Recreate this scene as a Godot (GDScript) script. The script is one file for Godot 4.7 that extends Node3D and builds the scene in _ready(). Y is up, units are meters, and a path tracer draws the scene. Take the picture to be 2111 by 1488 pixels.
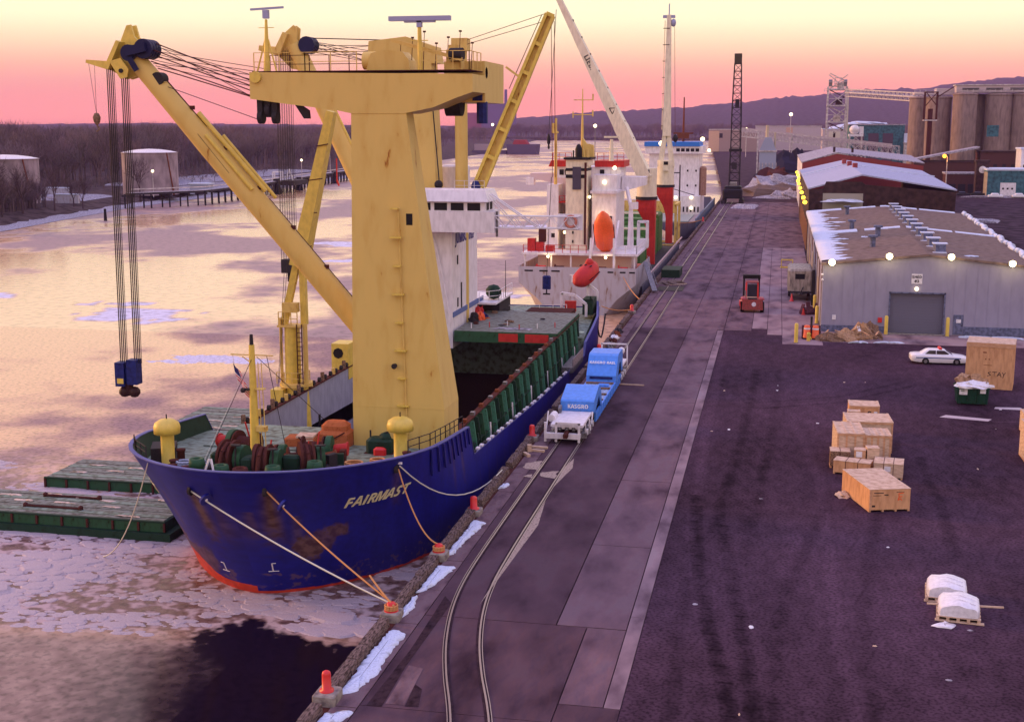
extends Node3D

var M := {}
var used := {}
var rng := RandomNumberGenerator.new()

# ---------------------------------------------------------------- mesh builder
class B:
	var st := SurfaceTool.new()
	func _init():
		st.begin(Mesh.PRIMITIVE_TRIANGLES)
		st.set_smooth_group(-1)
	func smooth(on := true):
		st.set_smooth_group(0 if on else -1)
		return self
	func v(p: Vector3):
		st.add_vertex(p)
	func tri(a: Vector3, b: Vector3, c: Vector3):
		st.add_vertex(a); st.add_vertex(b); st.add_vertex(c)
	func quad(a: Vector3, b: Vector3, c: Vector3, d: Vector3):
		tri(a, b, c); tri(a, c, d)
	func uvquad(a: Vector3, b: Vector3, c: Vector3, d: Vector3, uvs: Array):
		for i in [0, 1, 2, 0, 2, 3]:
			st.set_uv(uvs[i]); st.add_vertex([a, b, c, d][i])
	func hexa(p: Array):   # p[0..3] bottom ring, p[4..7] top ring (any consistent winding)
		var c := Vector3.ZERO
		for q in p: c += q / 8.0
		for f in [[0, 1, 2, 3], [4, 5, 6, 7], [0, 1, 5, 4], [1, 2, 6, 5], [2, 3, 7, 6], [3, 0, 4, 7]]:
			var a: Vector3 = p[f[0]]; var b: Vector3 = p[f[1]]; var d: Vector3 = p[f[2]]; var e: Vector3 = p[f[3]]
			var n := (d - a).cross(e - b)
			if n.dot((a + b + d + e) / 4.0 - c) > 0: quad(a, e, d, b)
			else: quad(a, b, d, e)
		return self
	func box(mn: Vector3, mx: Vector3):
		hexa([Vector3(mn.x, mn.y, mn.z), Vector3(mx.x, mn.y, mn.z), Vector3(mx.x, mn.y, mx.z), Vector3(mn.x, mn.y, mx.z), Vector3(mn.x, mx.y, mn.z), Vector3(mx.x, mx.y, mn.z), Vector3(mx.x, mx.y, mx.z), Vector3(mn.x, mx.y, mx.z)])
		return self
	func cbox(c: Vector3, s: Vector3, turn := 0.0):
		var bs := Basis(Vector3.UP, turn)
		var p := []
		for y in [-0.5, 0.5]:
			for q in [[-0.5, -0.5], [0.5, -0.5], [0.5, 0.5], [-0.5, 0.5]]:
				p.append(c + bs * Vector3(q[0] * s.x, y * s.y, q[1] * s.z))
		hexa(p)
		return self
	func rbox(mn: Vector3, mx: Vector3, r: float):   # chamfered vertical and top edges
		var lo := [Vector2(mn.x + r, mn.z), Vector2(mx.x - r, mn.z), Vector2(mx.x, mn.z + r), Vector2(mx.x, mx.z - r), Vector2(mx.x - r, mx.z), Vector2(mn.x + r, mx.z), Vector2(mn.x, mx.z - r), Vector2(mn.x, mn.z + r)]
		var c := Vector2((mn.x + mx.x) / 2, (mn.z + mx.z) / 2)
		var rings := [[mn.y, 0.0], [mx.y - r, 0.0], [mx.y, r]]
		for k in 2:
			for i in 8:
				var a: Vector2 = lo[i]; var b: Vector2 = lo[(i + 1) % 8]
				var ka: float = rings[k][1]; var kb: float = rings[k + 1][1]
				var f := func(q: Vector2, s: float) -> Vector2: return q + Vector2(signf(c.x - q.x), signf(c.y - q.y)) * s
				var a0 = f.call(a, ka); var b0 = f.call(b, ka); var a1 = f.call(a, kb); var b1 = f.call(b, kb)
				quad(Vector3(a0.x, rings[k][0], a0.y), Vector3(b0.x, rings[k][0], b0.y), Vector3(b1.x, rings[k + 1][0], b1.y), Vector3(a1.x, rings[k + 1][0], a1.y))
		for i in range(1, 7):
			var f2 := func(q: Vector2) -> Vector3: return Vector3(q.x + signf(c.x - q.x) * r, mx.y, q.y + signf(c.y - q.y) * r)
			tri(f2.call(lo[0]), f2.call(lo[i]), f2.call(lo[i + 1]))
			tri(Vector3(lo[0].x, mn.y, lo[0].y), Vector3(lo[i + 1].x, mn.y, lo[i + 1].y), Vector3(lo[i].x, mn.y, lo[i].y))
		return self
	func bar(a: Vector3, b: Vector3, w: float, h := -1.0, w2 := -1.0, h2 := -1.0):
		if h < 0: h = w
		if w2 < 0: w2 = w
		if h2 < 0: h2 = h
		var d := (b - a).normalized()
		var s := d.cross(Vector3.UP)
		if s.length() < 0.05: s = d.cross(Vector3.FORWARD)
		s = s.normalized()
		var u := s.cross(d).normalized()
		var p := []
		for e in [[a, w, h], [b, w2, h2]]:
			for q in [[-0.5, -0.5], [0.5, -0.5], [0.5, 0.5], [-0.5, 0.5]]:
				p.append(e[0] + s * q[0] * e[1] + u * q[1] * e[2])
		hexa(p)
		return self
	func cyl(a: Vector3, b: Vector3, r: float, r2 := -1.0, n := 10, caps := true):
		if r2 < 0: r2 = r
		var d := (b - a).normalized()
		var s := d.cross(Vector3.UP)
		if s.length() < 0.05: s = d.cross(Vector3.FORWARD)
		s = s.normalized()
		var u := s.cross(d).normalized()
		st.set_smooth_group(0)
		for i in n:
			var t0 := TAU * i / n; var t1 := TAU * (i + 1) / n
			var e0 := s * cos(t0) + u * sin(t0); var e1 := s * cos(t1) + u * sin(t1)
			quad(a + e0 * r, a + e1 * r, b + e1 * r2, b + e0 * r2)
		st.set_smooth_group(-1)
		if caps:
			for i in n:
				var t0 := TAU * i / n; var t1 := TAU * (i + 1) / n
				var e0 := s * cos(t0) + u * sin(t0); var e1 := s * cos(t1) + u * sin(t1)
				if r > 0: tri(a, a + e1 * r, a + e0 * r)
				if r2 > 0: tri(b, b + e0 * r2, b + e1 * r2)
		return self
	func tube(pts: Array, r: float, n := 5):
		for i in pts.size() - 1: cyl(pts[i], pts[i + 1], r, r, n, true)
		return self
	func lathe(o: Vector3, prof: Array, n := 14):   # prof: [r, y] pairs from bottom to top
		st.set_smooth_group(0)
		for k in prof.size() - 1:
			var p0 = prof[k]; var p1 = prof[k + 1]
			for i in n:
				var t0 := TAU * i / n; var t1 := TAU * (i + 1) / n
				var a0 := o + Vector3(cos(t0) * p0[0], p0[1], sin(t0) * p0[0]); var a1 := o + Vector3(cos(t1) * p0[0], p0[1], sin(t1) * p0[0])
				var b0 := o + Vector3(cos(t0) * p1[0], p1[1], sin(t0) * p1[0]); var b1 := o + Vector3(cos(t1) * p1[0], p1[1], sin(t1) * p1[0])
				quad(a0, a1, b1, b0)
		st.set_smooth_group(-1)
		return self
	func sphere(c: Vector3, r: float, n := 10, sy := 1.0):
		var prof := []
		for k in n / 2 + 1:
			var t := -PI / 2 + PI * k / (n / 2)
			prof.append([maxf(r * cos(t), 0.0005), r * sy * sin(t)])
		lathe(c, prof, n)
		return self
	func prism(poly: Array, e: Vector3):   # planar polygon of Vector3, extruded by e (convex or fan-safe)
		var n := poly.size()
		var c := e / 2
		for q in poly: c += q / float(n)
		for i in n:
			var a: Vector3 = poly[i]; var b: Vector3 = poly[(i + 1) % n]
			var nn := (b - a).cross(e)
			if nn.dot((a + b + e) / 2 - c) > 0: quad(a, a + e, b + e, b)
			else: quad(a, b, b + e, a + e)
		# triangulate caps in the plane of the polygon
		var ax := (poly[1] - poly[0] as Vector3).normalized()
		var en := e.normalized()
		var ay := en.cross(ax).normalized()
		var p2 := PackedVector2Array()
		for q in poly: p2.append(Vector2((q - poly[0]).dot(ax), (q - poly[0]).dot(ay)))
		var idx := Geometry2D.triangulate_polygon(p2)
		for k in range(0, idx.size(), 3):
			var a: Vector3 = poly[idx[k]]; var b: Vector3 = poly[idx[k + 1]]; var d: Vector3 = poly[idx[k + 2]]
			if (b - a).cross(d - a).dot(en) > 0:
				tri(a, b, d); tri(a + e, d + e, b + e)
			else:
				tri(a, d, b); tri(a + e, b + e, d + e)
		return self
	func quad3(p: Array, e: Vector3):
		hexa([p[0], p[1], p[2], p[3], p[0] + e, p[1] + e, p[2] + e, p[3] + e])
		return self
	func frame(a: Vector3, b: Vector3, w: float):   # box outline of bars
		var p := []
		for y in [a.y, b.y]:
			for q in [[a.x, a.z], [b.x, a.z], [b.x, b.z], [a.x, b.z]]: p.append(Vector3(q[0], y, q[1]))
		for k in [[0, 1], [1, 2], [2, 3], [3, 0], [4, 5], [5, 6], [6, 7], [7, 4], [0, 4], [1, 5], [2, 6], [3, 7]]: bar(p[k[0]], p[k[1]], w)
		return self
	func rail(pts: Array, h: float, step: float, r := 0.025, rows := 2):   # handrail along a polyline
		for i in pts.size() - 1:
			var a: Vector3 = pts[i]; var b: Vector3 = pts[i + 1]
			var n := maxi(1, int(round(a.distance_to(b) / step)))
			for k in n + 1: 
				var p := a.lerp(b, float(k) / n)
				bar(p, p + Vector3(0, h, 0), r * 2)
			for q in rows: bar(a + Vector3(0, h * (q + 1) / rows, 0), b + Vector3(0, h * (q + 1) / rows, 0), r * 1.6)
		return self
	func lattice(a: Vector3, b: Vector3, w: float, w2: float, n: int, r: float):   # four-chord lattice boom
		var d := (b - a).normalized()
		var s := d.cross(Vector3.UP)
		if s.length() < 0.05: s = d.cross(Vector3.FORWARD)
		s = s.normalized()
		var u := s.cross(d).normalized()
		var pt := func(t: float, k: int) -> Vector3:
			var q: Array = [[-0.5, -0.5], [0.5, -0.5], [0.5, 0.5], [-0.5, 0.5]][k % 4]
			var ww := lerpf(w, w2, t)
			return a.lerp(b, t) + s * q[0] * ww + u * q[1] * ww
		for k in 4: bar(pt.call(0.0, k), pt.call(1.0, k), r * 2)
		for i in n:
			var t0 := float(i) / n; var t1 := float(i + 1) / n
			for k in 4:
				if i % 2 == 0: bar(pt.call(t0, k), pt.call(t1, k + 1), r * 1.1)
				else: bar(pt.call(t0, k + 1), pt.call(t1, k), r * 1.1)
				bar(pt.call(t1, k), pt.call(t1, k + 1), r * 1.1)
		return self
	func mesh() -> ArrayMesh:
		st.generate_normals()
		return st.commit()

# ---------------------------------------------------------------- scene helpers
func numbered(parent: Node, called: String) -> String:
	var k := str(parent.get_instance_id()) + called
	var n: int = used.get(k, -1) + 1
	used[k] = n
	return called if n == 0 else called + "_%03d" % n
func part(parent: Node, called: String, b, m, label := "") -> MeshInstance3D:
	var o := MeshInstance3D.new()
	o.mesh = b.mesh() if b is B else b
	o.material_override = m if m is Material else M[m]
	o.name = numbered(parent, called)
	parent.add_child(o, true)
	if parent != self and parent.has_meta("at"):   # geometry is written in world metres: undo the thing's own place
		o.position = -parent.get_meta("at")
	if label: o.set_meta("label", label)
	return o
func group(parent: Node, called: String) -> Node3D:   # a part that is made of sub-parts
	var o := Node3D.new()
	o.name = numbered(parent, called)
	parent.add_child(o, true)
	if parent.has_meta("at"): o.position = -parent.get_meta("at")
	return o
func tag(o: Node, label: String, category: String, grp := "", kind := ""):
	if label: o.set_meta("label", label)
	if category: o.set_meta("category", category)
	if grp: o.set_meta("group", grp)
	if kind: o.set_meta("kind", kind)
	return o
func thing(called: String, label: String, category: String, at := Vector3.ZERO, turn := 0.0, grp := "", world := false) -> Node3D:
	var o := Node3D.new()
	o.name = numbered(self, called)
	add_child(o, true)
	o.position = at
	o.rotation.y = turn
	if world: o.set_meta("at", at)
	return tag(o, label, category, grp)
func one(called: String, b, m, label: String, category: String, grp := "", kind := "") -> MeshInstance3D:
	var o := part(self, called, b, m)
	tag(o, label, category, grp, kind)
	return o
func structure(called: String, b, m) -> MeshInstance3D:
	var o := part(self, called, b, m)
	o.set_meta("kind", "structure")
	return o
func copy(src: Node3D, at: Vector3, turn: float, label := "", grp := "") -> Node3D:
	var o: Node3D = src.duplicate()
	o.name = numbered(self, String(src.name).get_slice("_0", 0))
	add_child(o, true)
	o.position = at; o.rotation.y = turn
	if label: o.set_meta("label", label)
	if grp: o.set_meta("group", grp)
	return o
func text(parent: Node, called: String, s: String, size: float, m, xf: Transform3D, depth := 0.02, serif := false, bold := true, tight := 0.0) -> MeshInstance3D:
	var t := TextMesh.new()
	var f := SystemFont.new()
	f.font_names = PackedStringArray(["Droid Serif" if serif else "Droid Sans"])
	f.font_weight = 700 if bold else 400
	var fv := FontVariation.new()
	fv.base_font = f
	fv.spacing_glyph = int(tight)
	t.font = fv; t.text = s; t.font_size = 64; t.pixel_size = size / 46.0; t.depth = depth
	var o := part(parent, called, t, m)
	o.transform = Transform3D(Basis.IDENTITY, o.position) * xf
	return o

# ---------------------------------------------------------------- materials
func lin(r: float, g: float, b: float) -> Color:
	return Color(r, g, b).linear_to_srgb()
var texs := {}
func ntex(key: String, freq: float, stops: Array, seed_ := 1, octaves := 5, size := 512, type := FastNoiseLite.TYPE_SIMPLEX_SMOOTH) -> NoiseTexture2D:
	if texs.has(key): return texs[key]
	var n := FastNoiseLite.new()
	n.seed = seed_; n.frequency = freq; n.fractal_octaves = octaves; n.noise_type = type
	var t := NoiseTexture2D.new()
	t.width = size; t.height = size; t.seamless = true; t.noise = n; t.normalize = true
	var g := Gradient.new()
	var offs := PackedFloat32Array(); var cols := PackedColorArray()
	for s in stops:
		offs.append(s[0]); cols.append(s[1] if s[1] is Color else Color(s[1], s[1], s[1]))
	g.offsets = offs; g.colors = cols
	t.color_ramp = g
	texs[key] = t
	return t
func bumptex(key: String, freq: float, strength: float, seed_ := 5) -> NoiseTexture2D:
	if texs.has(key): return texs[key]
	var n := FastNoiseLite.new()
	n.seed = seed_; n.frequency = freq; n.fractal_octaves = 5; n.noise_type = FastNoiseLite.TYPE_SIMPLEX_SMOOTH
	var t := NoiseTexture2D.new()
	t.width = 512; t.height = 512; t.seamless = true; t.noise = n; t.as_normal_map = true; t.bump_strength = strength
	texs[key] = t
	return t
func mat(key: String, c: Color, rough := 0.6, metal := 0.0, tex: Texture2D = null, scale := Vector3.ONE, bump: Texture2D = null, bstr := 1.0) -> StandardMaterial3D:
	var m := StandardMaterial3D.new()
	m.albedo_color = c; m.roughness = rough; m.metallic = metal
	if rough >= 0.75: m.metallic_specular = 0.12
	elif rough >= 0.5: m.metallic_specular = 0.3
	if tex:
		m.albedo_texture = tex; m.uv1_triplanar = true; m.uv1_world_triplanar = true; m.uv1_scale = scale
	if bump:
		m.normal_enabled = true; m.normal_texture = bump; m.normal_scale = bstr
		m.uv1_triplanar = true; m.uv1_world_triplanar = true; m.uv1_scale = scale
	M[key] = m
	return m
func glow(key: String, c: Color, e: float):
	var m := StandardMaterial3D.new()
	m.albedo_color = c; m.emission_enabled = true; m.emission = c; m.emission_energy_multiplier = e
	M[key] = m
	return m
func lamp_light(at: Vector3, c: Color, e: float, size := 0.3):
	var l := OmniLight3D.new()
	l.light_color = c; l.light_energy = e; l.light_size = size; l.omni_range = 60.0; l.omni_attenuation = 2.0; l.shadow_enabled = true
	l.position = at
	l.name = numbered(self, "lamp_light")
	add_child(l, true)

# ---------------------------------------------------------------- camera, sky, sun
const CAM := Vector3(0, 23, 0)
func sky_color(el: float, az: float) -> Color:
	# dusk: pink at the horizon, cream above it, going over to lavender and blue towards the zenith; brighter round the set sun
	var near_sun := 0.5 + 0.5 * cos(az - deg_to_rad(-70.0))
	var e := el * (1.2 + 0.04 * near_sun)
	var st := [[-6.0, Color(0.72, 0.20, 0.20)], [0.0, Color(0.90, 0.25, 0.215)], [1.5, Color(0.92, 0.30, 0.245)], [3.0, Color(0.96, 0.46, 0.30)], [4.2, Color(1.0, 0.68, 0.42)], [5.4, Color(1.04, 0.90, 0.57)], [9.0, Color(1.12, 1.0, 0.64)], [18.0, Color(1.10, 0.84, 0.64)], [34.0, Color(0.86, 0.67, 0.80)], [60.0, Color(0.68, 0.63, 1.06)], [90.0, Color(0.60, 0.60, 1.12)]]
	for i in st.size() - 1:
		if e <= st[i + 1][0]:
			var t := clampf((e - st[i][0]) / (st[i + 1][0] - st[i][0]), 0, 1)
			return (st[i][1] as Color).lerp(st[i + 1][1], t)
	return st[-1][1]
func setup():
	var cam := Camera3D.new()
	cam.name = "camera"
	cam.position = CAM
	cam.rotation = Vector3(deg_to_rad(-10.392), deg_to_rad(11.589), 0)
	cam.fov = 31.365
	cam.near = 0.5; cam.far = 9000.0
	add_child(cam); cam.current = true
	var env := Environment.new()
	env.tonemap_mode = Environment.TONE_MAPPER_LINEAR
	env.tonemap_exposure = EXPOSURE
	var im := Image.create(512, 512, false, Image.FORMAT_RGBF)
	for y in 512:
		var el := 90.0 - 180.0 * (y + 0.5) / 512.0
		for x in 512:
			im.set_pixel(x, y, sky_color(maxf(el, -6.0), ((x + 0.5) / 512.0 - 0.5) * TAU))
	var pm := PanoramaSkyMaterial.new()
	pm.panorama = ImageTexture.create_from_image(im)
	pm.energy_multiplier = 1.0
	var sky := Sky.new()
	sky.sky_material = pm
	env.background_mode = Environment.BG_SKY
	env.sky = sky
	env.background_energy_multiplier = 1.0
	env.fog_enabled = true
	env.fog_density = 0.00007
	env.fog_light_color = Color(0.72, 0.58, 0.85)
	env.sdfgi_enabled = true; env.ssao_enabled = true; env.ssil_enabled = true
	var we := WorldEnvironment.new()
	we.name = "world_environment"
	we.environment = env
	add_child(we)
	var sun := DirectionalLight3D.new()
	sun.name = "sun"
	sun.light_energy = 0.75
	sun.light_color = Color(1.0, 0.72, 0.42)
	sun.light_angular_distance = 10.0
	sun.shadow_enabled = true
	var az := deg_to_rad(-78.0); var el := deg_to_rad(13.0)
	var to := Vector3(sin(az) * cos(el), sin(el), -cos(az) * cos(el))
	sun.look_at_from_position(Vector3.ZERO, -to, Vector3.UP)
	add_child(sun)
const EXPOSURE := 1.28

func make_materials():
	var grime := ntex("grime", 0.012, [[0.0, 0.62], [0.45, 0.88], [0.7, 1.0], [1.0, 1.0]], 3)
	var soft := ntex("soft", 0.012, [[0.0, 0.88], [0.45, 0.96], [0.7, 1.0], [1.0, 1.0]], 3)
	var fine := ntex("fine", 0.05, [[0.0, 0.6], [0.5, 0.9], [1.0, 1.15]], 4, 5)
	var rust := ntex("rust", 0.01, [[0.0, Color(0.55, 0.36, 0.24)], [0.1, Color(0.78, 0.66, 0.56)], [0.2, Color(0.93, 0.9, 0.87)], [0.5, Color(1, 1, 1)], [1.0, Color(1.0, 1.0, 1.0)]], 8, 6)
	var yrust := ntex("yrust", 0.01, [[0.0, Color(0.6, 0.38, 0.24)], [0.06, Color(0.84, 0.74, 0.62)], [0.12, Color(0.95, 0.93, 0.9)], [0.5, Color(0.98, 0.99, 1)], [1.0, Color(1.0, 1.0, 1.0)]], 18, 6)
	var bump := bumptex("bump", 0.03, 6.0)
	mat("yellow", lin(0.67, 0.485, 0.14), 0.5, 0.0, yrust, Vector3(0.16, 0.05, 0.16))
	mat("yellow_bright", lin(0.72, 0.54, 0.09), 0.45, 0.0, soft, Vector3(0.3, 0.2, 0.3))
	mat("yellow_rusty", lin(0.67, 0.485, 0.14), 0.6, 0.0, rust, Vector3(0.3, 0.1, 0.3))  # same base yellow as the crane towers, under a heavier rust mottle
	mat("hull_blue", lin(0.008, 0.010, 0.20), 0.42, 0.0, ntex("hullgrime", 0.014, [[0.0, Color(0.5, 0.4, 0.35)], [0.25, Color(0.75, 0.75, 0.8)], [0.5, Color(0.95, 0.95, 1)], [1.0, Color(1.1, 1.1, 1.05)]], 12, 5), Vector3(0.25, 0.05, 0.25))
	mat("blue", lin(0.015, 0.025, 0.16), 0.5, 0.0, grime, Vector3(0.4, 0.4, 0.4))
	mat("load_blue", lin(0.07, 0.27, 0.85), 0.45, 0.0, soft, Vector3(0.3, 0.3, 0.3))
	mat("red_paint", lin(0.52, 0.035, 0.03), 0.5, 0.0, soft, Vector3(0.3, 0.15, 0.3))
	mat("boot_red", lin(0.55, 0.06, 0.03), 0.6, 0.0, rust, Vector3(0.4, 0.4, 0.4))
	mat("orange", lin(0.85, 0.12, 0.02), 0.45, 0.0, soft, Vector3(0.5, 0.5, 0.5))
	mat("rust", lin(0.22, 0.07, 0.035), 0.85, 0.0, fine, Vector3(0.6, 0.6, 0.6))
	mat("rust_dark", lin(0.10, 0.035, 0.03), 0.85, 0.0, fine, Vector3(0.6, 0.6, 0.6))
	mat("deck_green", lin(0.20, 0.27, 0.22), 0.65, 0.0, ntex("deckg", 0.01, [[0.0, Color(0.5, 0.4, 0.38)], [0.3, Color(0.8, 0.78, 0.75)], [0.6, Color(1, 1, 1)], [1.0, Color(1.25, 1.15, 1.1)]], 21, 6), Vector3(0.25, 0.25, 0.25))
	mat("green", lin(0.025, 0.085, 0.042), 0.6, 0.0, rust, Vector3(0.4, 0.2, 0.4))
	mat("green_dark", lin(0.012, 0.04, 0.024), 0.65, 0.0, rust, Vector3(0.4, 0.3, 0.4))
	mat("green_load", lin(0.07, 0.20, 0.05), 0.6, 0.0, grime, Vector3(0.3, 0.3, 0.3))
	mat("white", lin(0.78, 0.75, 0.80), 0.45, 0.0, soft, Vector3(0.25, 0.08, 0.25))
	mat("white_clean", lin(0.8, 0.79, 0.8), 0.4)
	mat("cream", lin(0.78, 0.71, 0.54), 0.5, 0.0, soft, Vector3(0.25, 0.08, 0.25))
	mat("hull_grey", lin(0.42, 0.41, 0.48), 0.5, 0.0, rust, Vector3(0.2, 0.06, 0.2))
	mat("hull_grey_dark", lin(0.14, 0.14, 0.2), 0.5, 0.0, rust, Vector3(0.2, 0.06, 0.2))
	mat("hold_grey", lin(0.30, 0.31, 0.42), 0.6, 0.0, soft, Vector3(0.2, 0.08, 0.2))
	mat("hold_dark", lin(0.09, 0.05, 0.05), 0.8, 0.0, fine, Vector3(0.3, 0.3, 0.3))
	mat("black", lin(0.012, 0.011, 0.014), 0.6)
	mat("dark", lin(0.035, 0.03, 0.035), 0.7, 0.0, fine, Vector3(0.5, 0.5, 0.5))
	mat("steel", lin(0.25, 0.24, 0.26), 0.45, 0.6, grime, Vector3(0.4, 0.4, 0.4))
	mat("rail_steel", lin(0.36, 0.30, 0.28), 0.35, 0.7)
	mat("rubber", lin(0.018, 0.016, 0.018), 0.8)
	mat("rope_white", lin(0.62, 0.60, 0.50), 0.85)
	mat("rope_tan", lin(0.55, 0.27, 0.11), 0.85)
	mat("wire", lin(0.03, 0.025, 0.03), 0.5, 0.3)
	mat("letter", lin(0.62, 0.58, 0.36), 0.6)
	mat("letter_blue", lin(0.06, 0.05, 0.20), 0.6)
	mat("snow", lin(0.66, 0.73, 0.90), 0.8, 0.0, ntex("snowt", 0.03, [[0.0, 0.82], [0.5, 0.96], [1.0, 1.0]], 15), Vector3(0.5, 0.5, 0.5), bump, 0.6)
	mat("snow_roof", lin(0.42, 0.45, 0.60), 0.8, 0.0, texs["snowt"], Vector3(0.12, 0.12, 0.12))
	mat("snow_dirty", lin(0.50, 0.47, 0.55), 0.85, 0.0, ntex("snowd", 0.03, [[0.0, 0.4], [0.5, 0.85], [1.0, 1.1]], 16), Vector3(0.1, 0.1, 0.1))
	mat("timber", lin(0.20, 0.14, 0.125), 0.9, 0.0, ntex("timber", 0.03, [[0.0, 0.25], [0.4, 0.75], [0.7, 1.05], [1.0, 1.35]], 31, 6), Vector3(0.7, 0.7, 0.12), bump, 1.0)
	mat("concrete", lin(0.17, 0.113, 0.130), 0.85, 0.0, ntex("conc", 0.012, [[0.0, Color(0.62, 0.58, 0.62)], [0.35, Color(0.88, 0.86, 0.88)], [0.7, Color(1.03, 1.0, 1.0)], [1.0, Color(1.3, 1.2, 1.16)]], 41, 6), Vector3(0.13, 0.13, 0.06), bump, 0.5)
	mat("concrete_light", lin(0.29, 0.215, 0.24), 0.85, 0.0, texs["conc"], Vector3(0.05, 0.05, 0.023))
	mat("concrete_pale", lin(0.30, 0.28, 0.25), 0.85, 0.0, texs["conc"], Vector3(0.3, 0.3, 0.3), bump, 0.5)
	mat("patch", lin(0.045, 0.027, 0.036), 0.9, 0.0, texs["conc"], Vector3(0.31, 0.31, 0.2), bump, 0.6)
	mat("apron_dark", lin(0.100, 0.062, 0.080), 0.85, 0.0, texs["conc"], Vector3(0.043, 0.043, 0.019), bump, 0.4)
	mat("apron_mid", lin(0.165, 0.110, 0.134), 0.85, 0.0, texs["conc"], Vector3(0.053, 0.053, 0.021), bump, 0.4)
	mat("plywood", lin(0.66, 0.38, 0.21), 0.75, 0.0, ntex("ply", 0.012, [[0.0, Color(0.84, 0.8, 0.76)], [0.5, Color(0.96, 0.95, 0.94)], [1.0, Color(1.05, 1.04, 1.02)]], 51, 5), Vector3(0.5, 0.12, 0.5))
	mat("board", lin(0.60, 0.36, 0.22), 0.8, 0.0, texs["ply"], Vector3(0.3, 0.9, 0.3))
	mat("board_pale", lin(0.62, 0.47, 0.36), 0.8, 0.0, texs["ply"], Vector3(0.3, 0.9, 0.3))
	mat("wood_old", lin(0.30, 0.19, 0.13), 0.85, 0.0, texs["timber"], Vector3(0.4, 0.9, 0.4))
	mat("cardboard", lin(0.48, 0.30, 0.18), 0.85, 0.0, grime, Vector3(0.7, 0.7, 0.7))
	mat("plastic_white", lin(0.78, 0.77, 0.84), 0.35, 0.0, soft, Vector3(0.5, 0.5, 0.5), bump, 0.2)
	mat("shed_wall", lin(0.30, 0.29, 0.40), 0.55, 0.0, ntex("shedw", 0.02, [[0.0, 0.94], [0.5, 0.98], [1.0, 1.01]], 61), Vector3(0.12, 0.04, 0.12))
	mat("shed_base", lin(0.15, 0.17, 0.28), 0.7, 0.0, grime, Vector3(0.3, 0.3, 0.3))
	mat("shed_door", lin(0.14, 0.14, 0.20), 0.55)
	mat("shed_roof", lin(0.20, 0.145, 0.13), 0.85, 0.0, ntex("roof", 0.02, [[0.0, 0.7], [0.5, 0.95], [1.0, 1.1]], 62), Vector3(0.08, 0.08, 0.08))
	mat("brown_wall", lin(0.060, 0.030, 0.030), 0.7, 0.0, grime, Vector3(0.1, 0.1, 0.1))
	mat("red_trim", lin(0.26, 0.05, 0.05), 0.7)
	mat("beige", lin(0.42, 0.36, 0.30), 0.6, 0.0, grime, Vector3(0.3, 0.1, 0.3))
	mat("teal", lin(0.05, 0.16, 0.20), 0.6, 0.0, grime, Vector3(0.1, 0.1, 0.1))
	mat("brick", lin(0.12, 0.055, 0.05), 0.85, 0.0, fine, Vector3(0.3, 0.3, 0.3))
	mat("silo", lin(0.30, 0.22, 0.20), 0.85, 0.0, ntex("silot", 0.015, [[0.0, 0.7], [0.5, 0.92], [1.0, 1.05]], 71), Vector3(0.1, 0.02, 0.1))
	mat("galv", lin(0.64, 0.58, 0.58), 0.6, 0.0, grime, Vector3(0.1, 0.1, 0.1))
	mat("tank", lin(0.36, 0.28, 0.31), 0.6, 0.0, grime, Vector3(0.05, 0.02, 0.05))
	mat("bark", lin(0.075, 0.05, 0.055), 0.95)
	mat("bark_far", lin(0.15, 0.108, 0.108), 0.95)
	mat("earth", lin(0.10, 0.07, 0.07), 0.95, 0.0, ntex("earth", 0.02, [[0.0, 0.5], [0.5, 0.9], [0.75, 1.1], [1.0, 1.6]], 81, 6), Vector3(0.02, 0.02, 0.02))
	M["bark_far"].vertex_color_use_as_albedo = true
	mat("hill", lin(0.075, 0.062, 0.075), 0.98, 0.0, ntex("hillt", 0.03, [[0.0, 0.55], [0.5, 0.9], [1.0, 1.25]], 82, 6), Vector3(0.004, 0.004, 0.004))
	mat("coal", lin(0.03, 0.03, 0.05), 0.9, 0.0, fine, Vector3(0.1, 0.1, 0.1))
	mat("glass", lin(0.03, 0.03, 0.04), 0.12)
	mat("car_white", lin(0.78, 0.77, 0.82), 0.25)
	mat("bright_red", lin(0.62, 0.02, 0.02), 0.4)
	mat("machine_red", lin(0.30, 0.015, 0.02), 0.42, 0.0, grime, Vector3(0.6, 0.6, 0.6))
	M["car_white"].clearcoat_enabled = true
	glow("lamp", Color(1.0, 0.93, 0.70), 7.0)
	glow("lamp_small", Color(1.0, 0.92, 0.72), 3.0)
	glow("lamp_yellow", Color(1.0, 0.80, 0.25), 2.5)
	glow("lamp_orange", Color(1.0, 0.62, 0.2), 3.0)

# ---------------------------------------------------------------- river
var nA := FastNoiseLite.new()
var nB := FastNoiseLite.new()
var nC := FastNoiseLite.new()
var dark_poly := PackedVector2Array([Vector2(-26.2, -44.0), Vector2(-28.0, -50.0), Vector2(-29.2, -55.0), Vector2(-28.8, -58.6), Vector2(-27.0, -60.8), Vector2(-25.2, -60.2), Vector2(-23.2, -59.5), Vector2(-20.6, -58.7), Vector2(-17.4, -58.0), Vector2(-17.0, -44.0)])
var ridges := [[-88, -163, 9, 7, 0.5], [-96, -174, 6, 3, 0.3], [-62, -133, 8, 2.4, 0.2], [-66, -131, 4, 1.5, 0.2], [-95, -272, 9, 6, 0.4], [-83, -237, 5, 4, 0.4], [-117, -178, 5, 3, 0.4], [-43.5, -64.7, 1.4, 0.7, 0.5], [-60, -330, 16, 7, 0.3], [-40, -195, 8, 4, 0.3]]
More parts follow.
